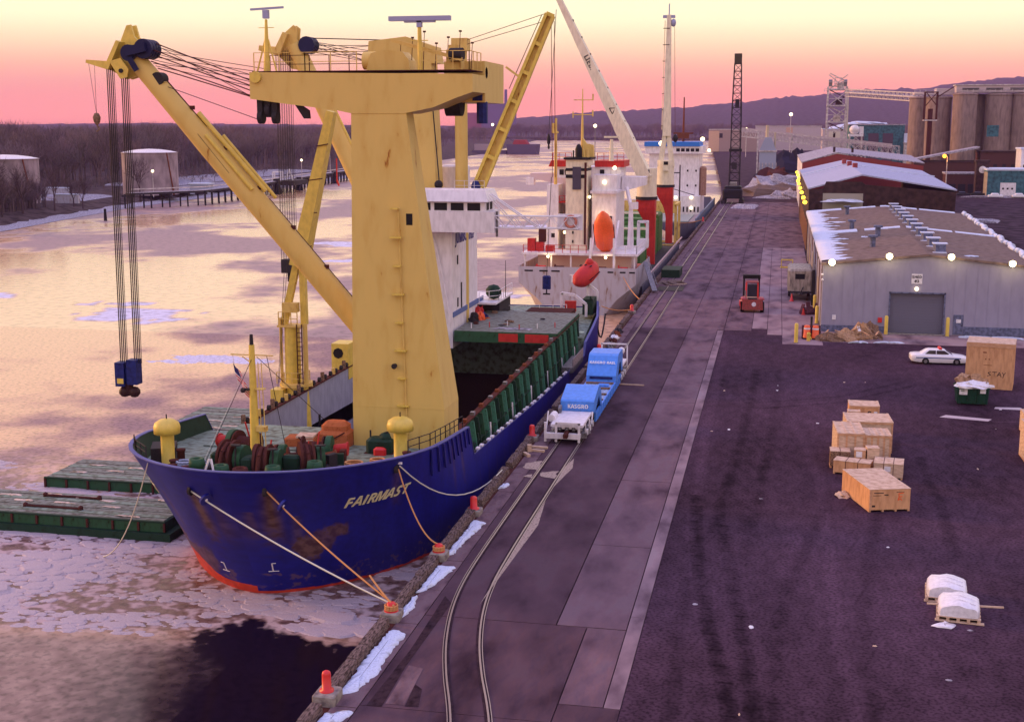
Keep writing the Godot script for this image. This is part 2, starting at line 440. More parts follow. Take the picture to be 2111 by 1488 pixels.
func sdpoly(p: Vector2) -> float:
	var d := 1e9
	var n := dark_poly.size()
	for i in n:
		var q := Geometry2D.get_closest_point_to_segment(p, dark_poly[i], dark_poly[(i + 1) % n])
		d = minf(d, p.distance_squared_to(q))
	d = sqrt(d)
	return -d if Geometry2D.is_point_in_polygon(p, dark_poly) else d
func water_at(x: float, z: float, fine: bool) -> Array:   # ice and open water: colour with the warm sky reflection painted in, and roughness
	var a := nA.get_noise_2d(x, z * 0.8)
	var b := nB.get_noise_2d(x, z)
	var c := nC.get_noise_2d(x, z) if fine else 0.0
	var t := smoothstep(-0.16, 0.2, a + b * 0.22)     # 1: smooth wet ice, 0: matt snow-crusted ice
	var col := Color(0.29, 0.18, 0.19).lerp(Color(0.74, 0.44, 0.25), t)  # smooth ice carries the peach reflection of the dusk sky in its colour
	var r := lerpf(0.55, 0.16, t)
	for e in ridges:
		var dx: float = (x - e[0]) / e[2]; var dz: float = (z - e[1]) / e[3]
		var q := dx * dx + dz * dz
		if q < 1.6 and q + b * 1.6 + c * 0.8 < 0.75:
			col = Color(0.62, 0.62, 0.78); r = 0.8
	if fine:
		# slush round the bow: pale lumps with dark water between them
		var s := smoothstep(-82.0, -74.0, -absf(z + 62.0) * 1.0 - 62.0 + 0.0)
		var zone := smoothstep(-98.0, -74.0, z) * (1.0 - smoothstep(-58.5, -55.5, z + (x + 40.0) * 0.12))
		var lump := clampf(0.5 + c * 1.3 + b * 0.35, 0, 1)
		var sl := Color(0.08, 0.042, 0.06).lerp(Color(0.44, 0.35, 0.39), smoothstep(0.3, 0.85, lump))
		col = col.lerp(sl, zone * 0.85); r = lerpf(r, lerpf(0.25, 0.75, lump), zone)
		# thin clear skin at the lower left
		var skin := 1.0 - smoothstep(-58.5, -55.5, z + (x + 40.0) * 0.12) 
		skin = 1.0 - skin
		col = col.lerp(Color(0.15, 0.095, 0.10).lerp(Color(0.27, 0.19, 0.175), clampf(0.5 + c, 0, 1)), skin * 0.9); r = lerpf(r, 0.2, skin)
		if x > -40 and z > -66:
			var d := sdpoly(Vector2(x, z)) + c * 1.1 + b * 1.2
			var soft := lerpf(0.5, 6.5, smoothstep(-58.0, -54.0, z)) if x < -25.5 else 0.5
			var o := 1.0 - smoothstep(-soft * 0.6, soft, d)
			col = col.lerp(Color(0.012, 0.006, 0.012), o); r = lerpf(r, 0.12, o)
	return [col, r]
func water_sheet(called: String, x0: float, x1: float, z0: float, z1: float, y: float, w: int, h: int, fine: bool):
	var im := Image.create(w, h, false, Image.FORMAT_RGB8)
	var ro := Image.create(w, h, false, Image.FORMAT_RGB8)
	for j in h:
		var z := lerpf(z0, z1, (j + 0.5) / h)
		for i in w:
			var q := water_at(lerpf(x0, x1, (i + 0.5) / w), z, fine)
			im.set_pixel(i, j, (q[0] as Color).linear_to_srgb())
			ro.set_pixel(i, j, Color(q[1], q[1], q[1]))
	var m := StandardMaterial3D.new()
	m.albedo_texture = ImageTexture.create_from_image(im)
	m.roughness_texture = ImageTexture.create_from_image(ro); m.roughness = 1.0
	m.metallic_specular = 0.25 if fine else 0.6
	m.detail_enabled = true
	m.detail_blend_mode = BaseMaterial3D.BLEND_MODE_MUL
	m.detail_uv_layer = BaseMaterial3D.DETAIL_UV_2
	m.detail_albedo = ntex("icegrain", 0.02, [[0.0, 0.72], [0.5, 1.0], [1.0, 1.12]], 91, 6)
	m.detail_normal = bumptex("ripple", 0.02, 2.2 if fine else 2.2, 92)
	var b := B.new()
	# the sheet leaves out the inside of the ship's hold
	var hx0 := -34.9; var hx1 := -20.4; var hz0 := -134.2; var hz1 := -79.1
	var lo := minf(z0, z1); var hi := maxf(z0, z1)
	for r in [[x0, x1, lo, hz0], [x0, x1, hz1, hi], [x0, hx0, hz0, hz1], [hx1, x1, hz0, hz1]]:
		for q in [[r[0], r[2]], [r[1], r[2]], [r[1], r[3]], [r[0], r[2]], [r[1], r[3]], [r[0], r[3]]]:
			b.st.set_uv(Vector2((q[0] - x0) / (x1 - x0), (q[1] - z0) / (z1 - z0))); b.st.set_uv2(Vector2(q[0], q[1]) * (0.16 if fine else 0.05)); b.st.add_vertex(Vector3(q[0], y, q[1]))
	b.st.generate_normals(); b.st.generate_tangents()
	structure(called, b.st.commit(), m)
func make_river():
	nA.seed = 11; nA.frequency = 0.013; nA.fractal_octaves = 4
	nB.seed = 12; nB.frequency = 0.11; nB.fractal_octaves = 4
	nC.seed = 13; nC.frequency = 0.75; nC.fractal_octaves = 3
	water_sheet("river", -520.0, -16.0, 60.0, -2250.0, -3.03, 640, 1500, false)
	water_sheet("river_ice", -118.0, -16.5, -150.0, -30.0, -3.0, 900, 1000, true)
	# broken slush floating round the bow: uncountable
	var chunk := B.new()
	rng.seed = 5
	var ring := []
	for i in 7:
		var t := TAU * i / 7
		ring.append(Vector3(cos(t), 0, sin(t)) * rng.randf_range(0.65, 1.0))
	for i in 7:
		var p: Vector3 = ring[i]; var q: Vector3 = ring[(i + 1) % 7]
		chunk.quad(p * 1.05, q * 1.05, q * 0.86 + Vector3(0, 0.22, 0), p * 0.86 + Vector3(0, 0.22, 0))
		chunk.tri(Vector3(0.1, 0.27, 0.05), p * 0.86 + Vector3(0, 0.22, 0), q * 0.86 + Vector3(0, 0.22, 0))
	var mm := MultiMesh.new()
	mm.transform_format = MultiMesh.TRANSFORM_3D
	mm.mesh = chunk.mesh()
	var xf := []
	while xf.size() < 5200:
		var x := rng.randf_range(-60.0, -18.0); var z := rng.randf_range(-88.0, -57.0)
		var k := nB.get_noise_2d(x * 0.8, z * 1.7)
		if z + (x + 40.0) * 0.12 > -57.0 - 1.5 * k: continue
		if k < -0.12: continue
		if sdpoly(Vector2(x, z)) < 0.3: continue
		var hb := absf(x + 27.9)
		if z < -64.5 and hb < 9.2 * sqrt(clampf((-64.5 - z) / 12.0, 0, 1)): continue
		var s := rng.randf_range(0.06, 0.3) * (1.0 + maxf(0.0, k) * 2.0)
		if rng.randf() < 0.02: s *= 1.8
		xf.append(Transform3D(Basis(Vector3.UP, rng.randf() * TAU).scaled(Vector3(s * rng.randf_range(0.9, 2.2), s * rng.randf_range(0.15, 0.8), s)), Vector3(x, -3.01, z)))
	mm.instance_count = xf.size()
	for i in xf.size(): mm.set_instance_transform(i, xf[i])
	var mi := MultiMeshInstance3D.new()
	mi.multimesh = mm
	mi.material_override = mat("slush", lin(0.50, 0.42, 0.46), 0.6, 0.0, texs["snowt"], Vector3(0.6, 0.6, 0.6))
	mi.name = "slush_ice"
	add_child(mi)
	tag(mi, "broken slush ice floating round the blue ship's bow", "ice", "", "stuff")

# ---------------------------------------------------------------- quay and yard
func sheet(poly: Array, y: float) -> B:
	var b := B.new()
	var p2 := PackedVector2Array()
	for q in poly: p2.append(Vector2(q[0], q[1]))
	var idx := Geometry2D.triangulate_polygon(p2)
	for k in range(0, idx.size(), 3):
		var a := p2[idx[k]]; var c := p2[idx[k + 1]]; var d := p2[idx[k + 2]]
		if (c - a).cross(d - a) < 0: 
			var e := c; c = d; d = e
		b.tri(Vector3(a.x, y, a.y), Vector3(c.x, y, c.y), Vector3(d.x, y, d.y))
	return b
func rough_sheet(poly: Array, y: float, amp: float) -> B:
	var out := []
	var n := poly.size()
	for i in n:
		var a := Vector2(poly[i][0], poly[i][1]); var c := Vector2(poly[(i + 1) % n][0], poly[(i + 1) % n][1])
		var m := maxi(2, int(a.distance_to(c) / 0.3))
		for k in m:
			var p := a.lerp(c, float(k) / m)
			out.append([p.x + rng.randf_range(-amp, amp), p.y + rng.randf_range(-amp * 1.5, amp * 1.5)])
	var p2 := PackedVector2Array()
	for q in out: p2.append(Vector2(q[0], q[1]))
	return sheet(out if Geometry2D.triangulate_polygon(p2).size() > 0 else poly, y)
func slab(parent: Node, x0: float, x1: float, z0: float, z1: float, m: String, g := 0.035):
	part(parent, "slab", B.new().box(Vector3(x0 + g, -0.09, minf(z0, z1) + g), Vector3(x1 - g, rng.randf_range(-0.012, 0.0), maxf(z0, z1) - g)), m)
func rail_path(off: float) -> Array:
	var pts := []
	var c := [Vector2(-9.6, -40.0), Vector2(-11.2, -46.2), Vector2(-12.35, -50.0), Vector2(-13.22, -53.4), Vector2(-13.9, -57.2), Vector2(-14.25, -61.0), Vector2(-14.36, -65.6), Vector2(-14.38, -72.0), Vector2(-14.38, -80.0), Vector2(-14.25, -140.0), Vector2(-14.1, -400.0)]
	var dense := []
	for i in c.size() - 1:
		var n := 5 if i < 7 else 1
		for k in n:
			var p0: Vector2 = c[maxi(i - 1, 0)]; var p3: Vector2 = c[mini(i + 2, c.size() - 1)]
			dense.append(c[i].cubic_interpolate(c[i + 1], p0, p3, float(k) / n))
	dense.append(c[-1])
	for i in dense.size():
		var d: Vector2 = (dense[mini(i + 1, dense.size() - 1)] - dense[maxi(i - 1, 0)]).normalized()
		var q: Vector2 = dense[i] + Vector2(-d.y, d.x) * off
		pts.append(q)
	return pts
func ribbon(path: Array, half: float, y0: float, y1: float) -> B:
	var b := B.new()
	for i in path.size() - 1:
		var d0: Vector2 = (path[mini(i + 1, path.size() - 1)] - path[maxi(i - 1, 0)]).normalized()
		var d1: Vector2 = (path[mini(i + 2, path.size() - 1)] - path[i]).normalized()
		var n0 := Vector2(-d0.y, d0.x) * half; var n1 := Vector2(-d1.y, d1.x) * half
		var a: Vector2 = path[i] - n0; var c: Vector2 = path[i] + n0; var e: Vector2 = path[i + 1] + n1; var f: Vector2 = path[i + 1] - n1
		b.quad(Vector3(a.x, y1, a.y), Vector3(f.x, y1, f.y), Vector3(e.x, y1, e.y), Vector3(c.x, y1, c.y))
		if y0 < y1:
			b.quad(Vector3(a.x, y0, a.y), Vector3(f.x, y0, f.y), Vector3(f.x, y1, f.y), Vector3(a.x, y1, a.y))
			b.quad(Vector3(c.x, y0, c.y), Vector3(c.x, y1, c.y), Vector3(e.x, y1, e.y), Vector3(e.x, y0, e.y))
	return b
func make_quay():
	rng.seed = 21
	structure("ground", sheet([[-17.3, 80], [-17.3, -420], [-22, -520], [-70, -1400], [-110, -2300], [3500, -2300], [3500, 80]], -0.11), mat("groundm", lin(0.07, 0.042, 0.06), 0.95, 0.0, texs["earth"], Vector3(0.02, 0.02, 0.02)))
	structure("quay_wall", B.new().box(Vector3(-17.45, -6.0, -420), Vector3(-16.86, -0.03, 80)), "rust_dark")
	var q := thing("quay_apron", "", "")
	q.set_meta("kind", "structure")
	# edge strip of concrete slabs
	var z := -28.0
	while z > -400:
		var L := 4.5 if z > -150 else 25.0
		slab(q, -16.86, -15.78, z, z - L, "concrete", 0.03)
		z -= L
	# dark asphalt between the rails and the light panels
	z = -28.0
	var cuts := [-28.0, -46.3, -56.2, -72.0, -90.0, -113.0, -147.0, -190.0, -260.0, -400.0]
	for i in cuts.size() - 1:
		slab(q, -15.78, -7.96 if cuts[i] > -56.0 else -9.42, cuts[i], cuts[i + 1], "apron_dark" if cuts[i] > -146.0 else "apron_mid", 0.02)
	cuts = [-28.0, -48.0, -56.2]
	for i in 2: slab(q, -7.96, -6.1 if i == 1 else -5.4, cuts[i], cuts[i + 1], "apron_mid" if i == 1 else "apron_dark", 0.035)
	z = -56.2
	for L in [12.0, 13.5, 11.0, 14.0, 12.5, 13.0, 14.8, 24.0, 40.0, 60.0, 80.0, 48.0]:
		slab(q, -9.42, -6.1 if z > -146 else -5.4, z, z - L, "apron_mid", 0.04)
		z -= L
	z = -48.0
	for L in [9.9, 9.9, 9.9, 9.9, 9.9, 9.9, 9.9, 9.9, 9.9, 9.6]:
		slab(q, -6.1, -5.42, z, z - L, "concrete_light", 0.012)
		z -= L
	# concrete in front of and beside the sheds, its stepped edge against the asphalt
	slab(q, -5.4, -2.3, -147.0, -200.0, "apron_mid", 0.03)
	slab(q, -2.3, -0.55, -148.7, -250.0, "concrete_light", 0.03)
	slab(q, -0.55, 1.1, -144.6, -250.0, "concrete_light", 0.03)
	slab(q, 1.1, 5.4, -138.6, -250.0, "concrete_light", 0.03)
	slab(q, 5.4, 34.0, -141.0, -148.3, "concrete_light", 0.03)
	slab(q, -5.4, -2.3, -200.0, -400.0, "apron_mid", 0.03)
	slab(q, -2.3, 8.0, -250.0, -400.0, "apron_mid", 0.03)
	# asphalt patches in the concrete near the edge
	part(q, "asphalt_patch", sheet([[-15.5, -46.3], [-14.85, -46.3], [-15.0, -50.4], [-14.9, -57.9], [-15.45, -58.8], [-15.3, -52.0]], 0.004), "patch")
	part(q, "asphalt_patch", sheet([[-13.95, -46.5], [-13.4, -46.6], [-13.7, -48.2], [-14.1, -48.6]], 0.004), "patch")
	part(q, "concrete_patch", sheet([[-14.8, -46.6], [-14.0, -46.6], [-14.2, -50.2], [-14.9, -50.4]], 0.004), "concrete")
	# railway sunk in the apron
	var tr := thing("railway_track", "", "")
	tr.set_meta("kind", "structure")
	for off in [-0.75, 0.75]:
		var p := rail_path(off)
		part(tr, "flangeway", ribbon(p, 0.16, 0.004, 0.008), "patch")
		part(tr, "rail", ribbon(p, 0.04, 0.0, 0.05), "rail_steel")
		var p2 := rail_path(off + (0.13 if off > 0 else -0.13))
		part(tr, "guard_rail", ribbon(p2, 0.02, 0.0, 0.03), "rail_steel")
	# straw-coloured ice and sand smears beside the rails
	for s in [[[-13.5, -58], [-13.2, -66], [-13.0, -71], [-13.45, -76], [-13.5, -66]], [[-13.5, -79], [-13.0, -84], [-13.3, -86.5], [-13.6, -84]], [[-16.4, -83.5], [-15.25, -82.8], [-15.3, -85.6], [-16.3, -84.6]], [[-16.0, -81.3], [-15.25, -80.8], [-15.3, -81.8]], [[-14.9, -81.6], [-13.8, -81.0], [-13.85, -83.0], [-14.9, -82.6]]]:
		var ps := Geometry2D.offset_polygon(PackedVector2Array(s.map(func(e): return Vector2(e[0], e[1]))), 0.0)
		one("frozen_puddle", rough_sheet(s, 0.016, 0.12), "smear", "pale frozen sandy puddle beside the quay rails", "ice", "frozen puddles by the rails", "stuff")
	# timber kerb: one balk after another, interrupted at the bollards
	var k := thing("timber_kerb", "weathered timber kerb along the edge of the quay", "kerb", Vector3(-17.2, 0, -100), 0.0, "", true)
	z = -37.4
	while z > -400:
		var L := 8.0
		var b := B.new()
		var n := 10
		for i in n:   # split and worn top edges
			var a0 := z - L * i / n; var a1 := z - L * (i + 1) / n
			var h0 := 0.40 + rng.randf_range(-0.05, 0.03)
			var w := rng.randf_range(-0.05, 0.04)
			b.hexa([Vector3(-17.5, -0.05, a0), Vector3(-16.98 + w, -0.05, a0), Vector3(-16.98 + w, -0.05, a1), Vector3(-17.5, -0.05, a1), Vector3(-17.48, h0, a0), Vector3(-17.04 + w, h0 - 0.03, a0), Vector3(-17.04 + w, h0 - 0.03, a1), Vector3(-17.48, h0, a1)])
		part(k, "timber_balk", b, "timber")
		z -= 9.15
	# bollards
	var bol := thing("mooring_bollard", "", "bollard", Vector3(-17.2, 0, -46.4))
	part(bol, "concrete_base", B.new().rbox(Vector3(-0.45, -0.1, -0.55), Vector3(0.5, 0.42, 0.55), 0.05), "concrete_pale")
	part(bol, "post", B.new().lathe(Vector3(0, 0.42, 0), [[0.3, 0.0], [0.3, 0.06], [0.19, 0.08], [0.185, 0.72], [0.16, 0.82], [0.08, 0.87], [0.001, 0.88]], 16), "bright_red")
	bol.set_meta("label", "tall red mooring bollard on a concrete block, nearest the camera"); bol.set_meta("group", "red bollards along the quay edge")
	var low: Node3D = null
	var labs := {1: "low red bollard holding the white and tan bow lines", 2: "low red bollard with the tan rope from the ship's name", 3: "upright red bollard on the kerb level with the ship's name", 4: "red bollard on the kerb beside the front of the white railcar end", 5: "red bollard on the kerb just behind the blue railcar hoods", 6: "red bollard on the kerb between the two moored ships", 7: "far red bollard taking the rope of the grey ship's bow"}
	for it in [[1, -55.4, 0.5], [2, -64.2, 0.5], [3, -72.4, 0.9], [4, -91.3, 0.95], [5, -128.0, 0.9], [6, -158.0, 0.9], [7, -312.0, 1.2]]:
		var c := copy(bol, Vector3(-17.2, 0, it[1]), 0.0, labs[it[0]], "red bollards along the quay edge")
		(c.get_child(1) as Node3D).scale = Vector3(1.15, it[2], 1.15)
		(c.get_child(0) as Node3D).scale = Vector3(0.95, 0.8 if it[0] > 2 else 0.95, 0.9)
		(c.get_child(1) as Node3D).position.y = 0.42 * ((0.8 if it[0] > 2 else 0.95) - it[2])
	make_yard()
	# snow lying against the kerb
	for s in [["longest snow patch along the kerb nearest the camera", [[-16.9, -46.9], [-16.3, -47.4], [-15.95, -49.4], [-16.1, -51.3], [-15.95, -53.6], [-16.35, -54.1], [-16.85, -53.9], [-16.95, -51.0]]], ["small crumbling snow patch behind the low bollard with two ropes", [[-16.95, -55.9], [-16.7, -55.7], [-16.5, -56.9], [-16.75, -58.6], [-16.95, -58.2]]], ["bright snow patch ending at the low bollard with one rope", [[-16.95, -58.8], [-16.55, -59.4], [-16.1, -61.6], [-15.95, -63.0], [-16.9, -63.0]]], ["narrow snow patch leading up to the upright red bollard", [[-16.95, -64.6], [-16.6, -64.9], [-16.45, -67.6], [-16.1, -70.8], [-16.9, -71.2], [-16.9, -67.8]]], ["snow scrap at the bottom edge before the first bollard", [[-16.9, -44.0], [-16.1, -44.6], [-15.75, -45.6], [-16.2, -45.3], [-16.9, -45.1]]], ["little snow heap on the kerb near the coiled rope bollard", [[-16.9, -78.0], [-16.5, -78.2], [-16.4, -79.0], [-16.8, -79.0]]]]:
		one("snow_patch", snow_pile(s[1], 0.12), "snow", s[0], "snow", "snow patches along the quay kerb", "stuff")
func snow_pile(poly: Array, h: float, y0 := 0.004) -> B:
	# a soft heap: rough outline, several rings rising to the middle
	var base := []
	var n := poly.size()
	for i in n:
		var a := Vector2(poly[i][0], poly[i][1]); var c := Vector2(poly[(i + 1) % n][0], poly[(i + 1) % n][1])
		var m := maxi(2, int(a.distance_to(c) / 0.18))
		for k in m:
			var p := a.lerp(c, float(k) / m)
			base.append(p + Vector2(rng.randf_range(-0.07, 0.07), rng.randf_range(-0.12, 0.12)))
	var ctr := Vector2.ZERO
	for p in base: ctr += p / float(base.size())
	var b := B.new()
	b.smooth()
	var rings := [[1.0, 0.0], [0.93, 0.5], [0.75, 0.85], [0.4, 1.0], [0.0, 0.9]]
	var jit := []
	for p in base: jit.append(rng.randf_range(0.75, 1.2))
	for r in rings.size() - 1:
		for i in base.size():
			var j := (i + 1) % base.size()
			var f := func(ii: int, rr: int) -> Vector3:
				var p: Vector2 = base[ii]
				# pull inwards along the short way first so that long patches stay long
				var s: float = rings[rr][0]
				var q := Vector2(lerpf(ctr.x, p.x, s), lerpf(lerpf(ctr.y, p.y, s), p.y, 0.6))
				if s == 0.0: q.x = ctr.x + (p.x - ctr.x) * 0.02
				return Vector3(q.x, y0 + h * rings[rr][1] * (jit[ii] if s > 0 else 1.0), q.y)
			b.quad(f.call(i, r), f.call(j, r), f.call(j, r + 1), f.call(i, r + 1))
	return b
func make_yard():
	var x0 := -5.4; var x1 := 60.0; var z0 := -150.0; var z1 := -20.0
	var w := 1000; var h := 1000
	var f := PackedFloat32Array(); f.resize(w * h)
	var na := FastNoiseLite.new(); na.seed = 31; na.frequency = 0.05; na.fractal_octaves = 5
	var nb := FastNoiseLite.new(); nb.seed = 32; nb.frequency = 0.9; nb.fractal_octaves = 3
	for j in h:
		var z := lerpf(z0, z1, (j + 0.5) / h)
		for i in w:
			var x := lerpf(x0, x1, (i + 0.5) / w)
			f[j * w + i] = 1.0 + na.get_noise_2d(x * 1.6, z * 0.6) * 0.55 + nb.get_noise_2d(x, z * 0.5) * 0.32
	# tyre tracks worn into the asphalt
	for s in [[0.45, [-4.4, -79.2, -3.5, -67.1, -2.5, -58.1, -1.5, -51.7, -0.6, -44]], [0.4, [-2.4, -73.4, -1.5, -63.6, -0.7, -55.5, 0.0, -46.6]], [0.25, [-3.7, -64, -3.75, -56.6, -3.4, -47.3]], [0.25, [3.5, -77.6, 1.6, -65.8, 0.7, -57.6, 0.5, -46.4]], [0.2, [9.5, -97.8, 6.1, -73.3, 4.6, -58.4, 4.4, -46.2]], [0.25, [-1.3, -123.5, -1.9, -95.5, -2.5, -81.9, -2.9, -71.5]], [0.2, [0.8, -123.5, 0.2, -95.5, -0.4, -81.9, -0.8, -71.5]], [-0.25, [-4.9, -140, -4.7, -100, -4.2, -70]], [0.2, [12, -120, 6, -112, -1, -108, -4.5, -118]], [0.2, [12.5, -118, 6, -109.6, -1, -105.6, -4.5, -116]], [-0.2, [14, -105, 18, -104.6, 21, -105.4]], [-0.2, [2, -100, 3.5, -84, 3.4, -60, 4, -48]], [0.3, [10.5, -92, 10.5, -80, 10.2, -70]]]:
		var pts: Array = s[1]
		for k in range(0, pts.size() - 2, 2):
			var a := Vector2(pts[k], pts[k + 1]); var c := Vector2(pts[k + 2], pts[k + 3])
			var n := int(a.distance_to(c) / 0.12)
			for t in n:
				var p := a.lerp(c, float(t) / n)
				var wd := 0.4
				var px := int((p.x - x0) / (x1 - x0) * w); var pz := int((p.y - z0) / (z1 - z0) * h)
				for dx in range(-6, 7):
					if px + dx < 0 or px + dx >= w or pz < 0 or pz >= h: continue
					var g := exp(-pow(dx * (x1 - x0) / w / wd, 2))
					f[pz * w + px + dx] -= s[0] * g * 1.1 * (0.85 + 0.35 * nb.get_noise_2d(p.x * 0.4, p.y * 0.4))
	var im := Image.create(w, h, false, Image.FORMAT_RGB8)
	for j in h:
		for i in w:
			var v := clampf(f[j * w + i], 0.25, 2.2)
			im.set_pixel(i, j, Color(0.068 * v, 0.038 * v, 0.060 * v).linear_to_srgb())
	var m := StandardMaterial3D.new()
	m.albedo_texture = ImageTexture.create_from_image(im)
	m.roughness = 0.9; m.metallic_specular = 0.08
	m.detail_enabled = true; m.detail_blend_mode = BaseMaterial3D.BLEND_MODE_MUL; m.detail_uv_layer = BaseMaterial3D.DETAIL_UV_2
	m.detail_albedo = ntex("asphaltgrain", 0.06, [[0.0, 0.62], [0.5, 0.96], [0.8, 1.06], [1.0, 1.4]], 93, 5)
	m.detail_normal = bumptex("asphaltbump", 0.08, 2.0, 94)
	var b := B.new()
	var poly := [[-5.4, -20], [60, -20], [60, -141], [34, -141], [5.4, -141], [5.4, -138.6], [1.1, -138.6], [1.1, -144.6], [-0.55, -144.6], [-0.55, -148.7], [-2.3, -148.7], [-2.3, -147], [-5.4, -147]]
	var p2 := PackedVector2Array()
	for q in poly: p2.append(Vector2(q[0], q[1]))
	var idx := Geometry2D.triangulate_polygon(p2)
	for k in range(0, idx.size(), 3):
		var tr := [idx[k], idx[k + 1], idx[k + 2]]
		if (p2[tr[1]] - p2[tr[0]]).cross(p2[tr[2]] - p2[tr[0]]) < 0: tr = [tr[0], tr[2], tr[1]]
		for ii in tr:
			b.st.set_uv(Vector2((p2[ii].x - x0) / (x1 - x0), (p2[ii].y - z0) / (z1 - z0))); b.st.set_uv2(p2[ii] * 0.13); b.st.add_vertex(Vector3(p2[ii].x, -0.02, p2[ii].y))
	b.st.generate_normals(); b.st.generate_tangents()
	structure("asphalt_yard", b.st.commit(), m)

# ---------------------------------------------------------------- heavy-lift ship
const SX := -27.9
func hz(y: float) -> float: return -65.0 + 5.0 * pow(clampf((y + 3.6) / 8.9, 0.0, 1.1), 1.2)
func hull_pt(side: float, d: float, y: float, inset := 0.0) -> Vector3:
	var v := clampf((y + 3.6) / 8.9, 0, 1)
	var L := 16.0 - 6.0 * v; var hb := 8.9 + 0.25 * v - inset; var e := 0.62 - 0.1 * v
	var t := minf(d / L, 1.0)
	var b := hb * pow(1.0 - (1.0 - t) * (1.0 - t), e)
	var zz := hz(y) - d / 87.0 * (hz(y) + 151.0)
	if inset > 0: zz -= inset * (1.0 - t)
	# the quarters draw in towards the transom
	b *= 1.0 - 0.16 * smoothstep(74.0, 87.0, d)
	return Vector3(SX + side * b, y, zz)
func sheer(d: float) -> float:
	var t := [[0.0, 5.35], [3.0, 5.2], [8.0, 4.85], [16.4, 4.05], [16.9, 1.85], [40.0, 0.45], [64.0, -0.4], [65.5, -0.3], [66.5, 0.9], [82.0, 3.1], [85.5, 3.4], [86.2, 1.7], [87.0, 1.7]]
	for i in t.size() - 1:
		if d <= t[i + 1][0]: return lerpf(t[i][1], t[i + 1][1], (d - t[i][0]) / (t[i + 1][0] - t[i][0]))
	return 1.7
func fdeck(d: float) -> float: return lerpf(4.15, 2.85, clampf(d / 16.0, 0, 1))
func hull_image() -> ImageTexture:
	var w := 1536; var h := 256
	var n1 := FastNoiseLite.new(); n1.seed = 41; n1.frequency = 0.35; n1.fractal_octaves = 4
	var n2 := FastNoiseLite.new(); n2.seed = 42; n2.frequency = 1.3; n2.fractal_octaves = 3
	var im := Image.create(w, h, false, Image.FORMAT_RGB8)
	# rust runs below openings [side, d, y, width, length, strength]
	var runs := [[-1, 0.42, 3.7, 0.10, 3.2, 0.95], [1, 0.38, 3.9, 0.10, 3.4, 0.95], [1, 0.08, 2.6, 0.05, 2.0, 0.5], [-1, 0.1, 3.0, 0.05, 2.4, 0.5], [1, 5.3, 4.0, 0.25, 2.2, 0.4], [1, 0.9, 2.2, 0.12, 2.5, 0.5], [1, 12.0, 3.8, 0.15, 3.0, 0.35], [1, 14.0, 3.8, 0.15, 3.4, 0.35], [-1, 2.2, 3.0, 0.2, 2.5, 0.4]]
	for k in 26:
		runs.append([1, 18.0 + k * 2.6, 0.2, 0.12, 2.4, 0.3])
	# scuffed anchor pocket: [side, d, y, rd, ry]
	var scuffs := [[1, 1.25, 0.1, 0.55, 0.9, 0.9], [1, 2.1, 0.95, 0.7, 0.55, 0.8], [1, 1.7, 0.5, 0.6, 0.9, 0.7], [-1, 1.7, -1.4, 1.0, 0.9, 0.6], [-1, 4.1, -0.6, 1.6, 0.7, 0.7], [-1, 3.0, -1.2, 1.6, 0.5, 0.7]]
	for j in h:
		var y := lerpf(5.6, -4.0, (j + 0.5) / h)
		for i in w:
			var u := (i + 0.5) / w * 2.0 - 1.0
			var side := signf(u)
			var d := u * u * 87.0                     # square law: more texels near the stem
			var a := n1.get_noise_2d(d * 2.0 + side * 60.0, y * 0.7); var c := n2.get_noise_2d(d * 2.0 + side * 60.0, y * 1.4)
			var col := Color(0.007, 0.010, 0.205) * (1.0 + 0.25 * a + 0.22 * c)
			var ru := 0.0
			for r in runs:
				if r[0] != side: continue
				var dd: float = (d - r[1]) / (r[3] + 0.04 * (r[2] - y))
				if absf(dd) > 2.0 or y > r[2] + 0.1: continue
				var down: float = clampf((r[2] - y) / r[4], 0, 1.3)
				ru = maxf(ru, r[5] * exp(-dd * dd) * (1.0 - smoothstep(0.6, 1.25, down + c * 0.3)))
			for s in scuffs:
				if s[0] != side: continue
				var q := pow((d - s[1]) / s[3], 2) + pow((y - s[2]) / s[4], 2)
				if q < 2.0: ru = maxf(ru, s[5] * smoothstep(1.25, 0.5, q + 0.6 * a + 0.7 * c))
			if y < -1.6: ru = maxf(ru, 0.55 * smoothstep(0.1, 0.5, c + a * 0.6))
			var rust := Color(0.075, 0.030, 0.022).lerp(Color(0.16, 0.085, 0.06), clampf(0.5 + c * 1.6, 0, 1))
			col = col.lerp(rust, clampf(ru, 0, 1))
			var boot := -2.82 + 0.1 * a
			if side < 0: boot += 0.9 * smoothstep(0.6, 3.0, d) * (1.0 - smoothstep(5.0, 8.0, d)) + 0.35
			if y < boot: col = Color(0.50, 0.045, 0.025) * (1.0 + 0.3 * c)
			im.set_pixel(i, j, Color(clampf(col.r, 0, 1), clampf(col.g, 0, 1), clampf(col.b, 0, 1)).linear_to_srgb())
	return ImageTexture.create_from_image(im)
func hull_uv(side: float, d: float, y: float) -> Vector2:
	return Vector2(0.5 + 0.5 * side * sqrt(d / 87.0), (5.6 - y) / 9.6)
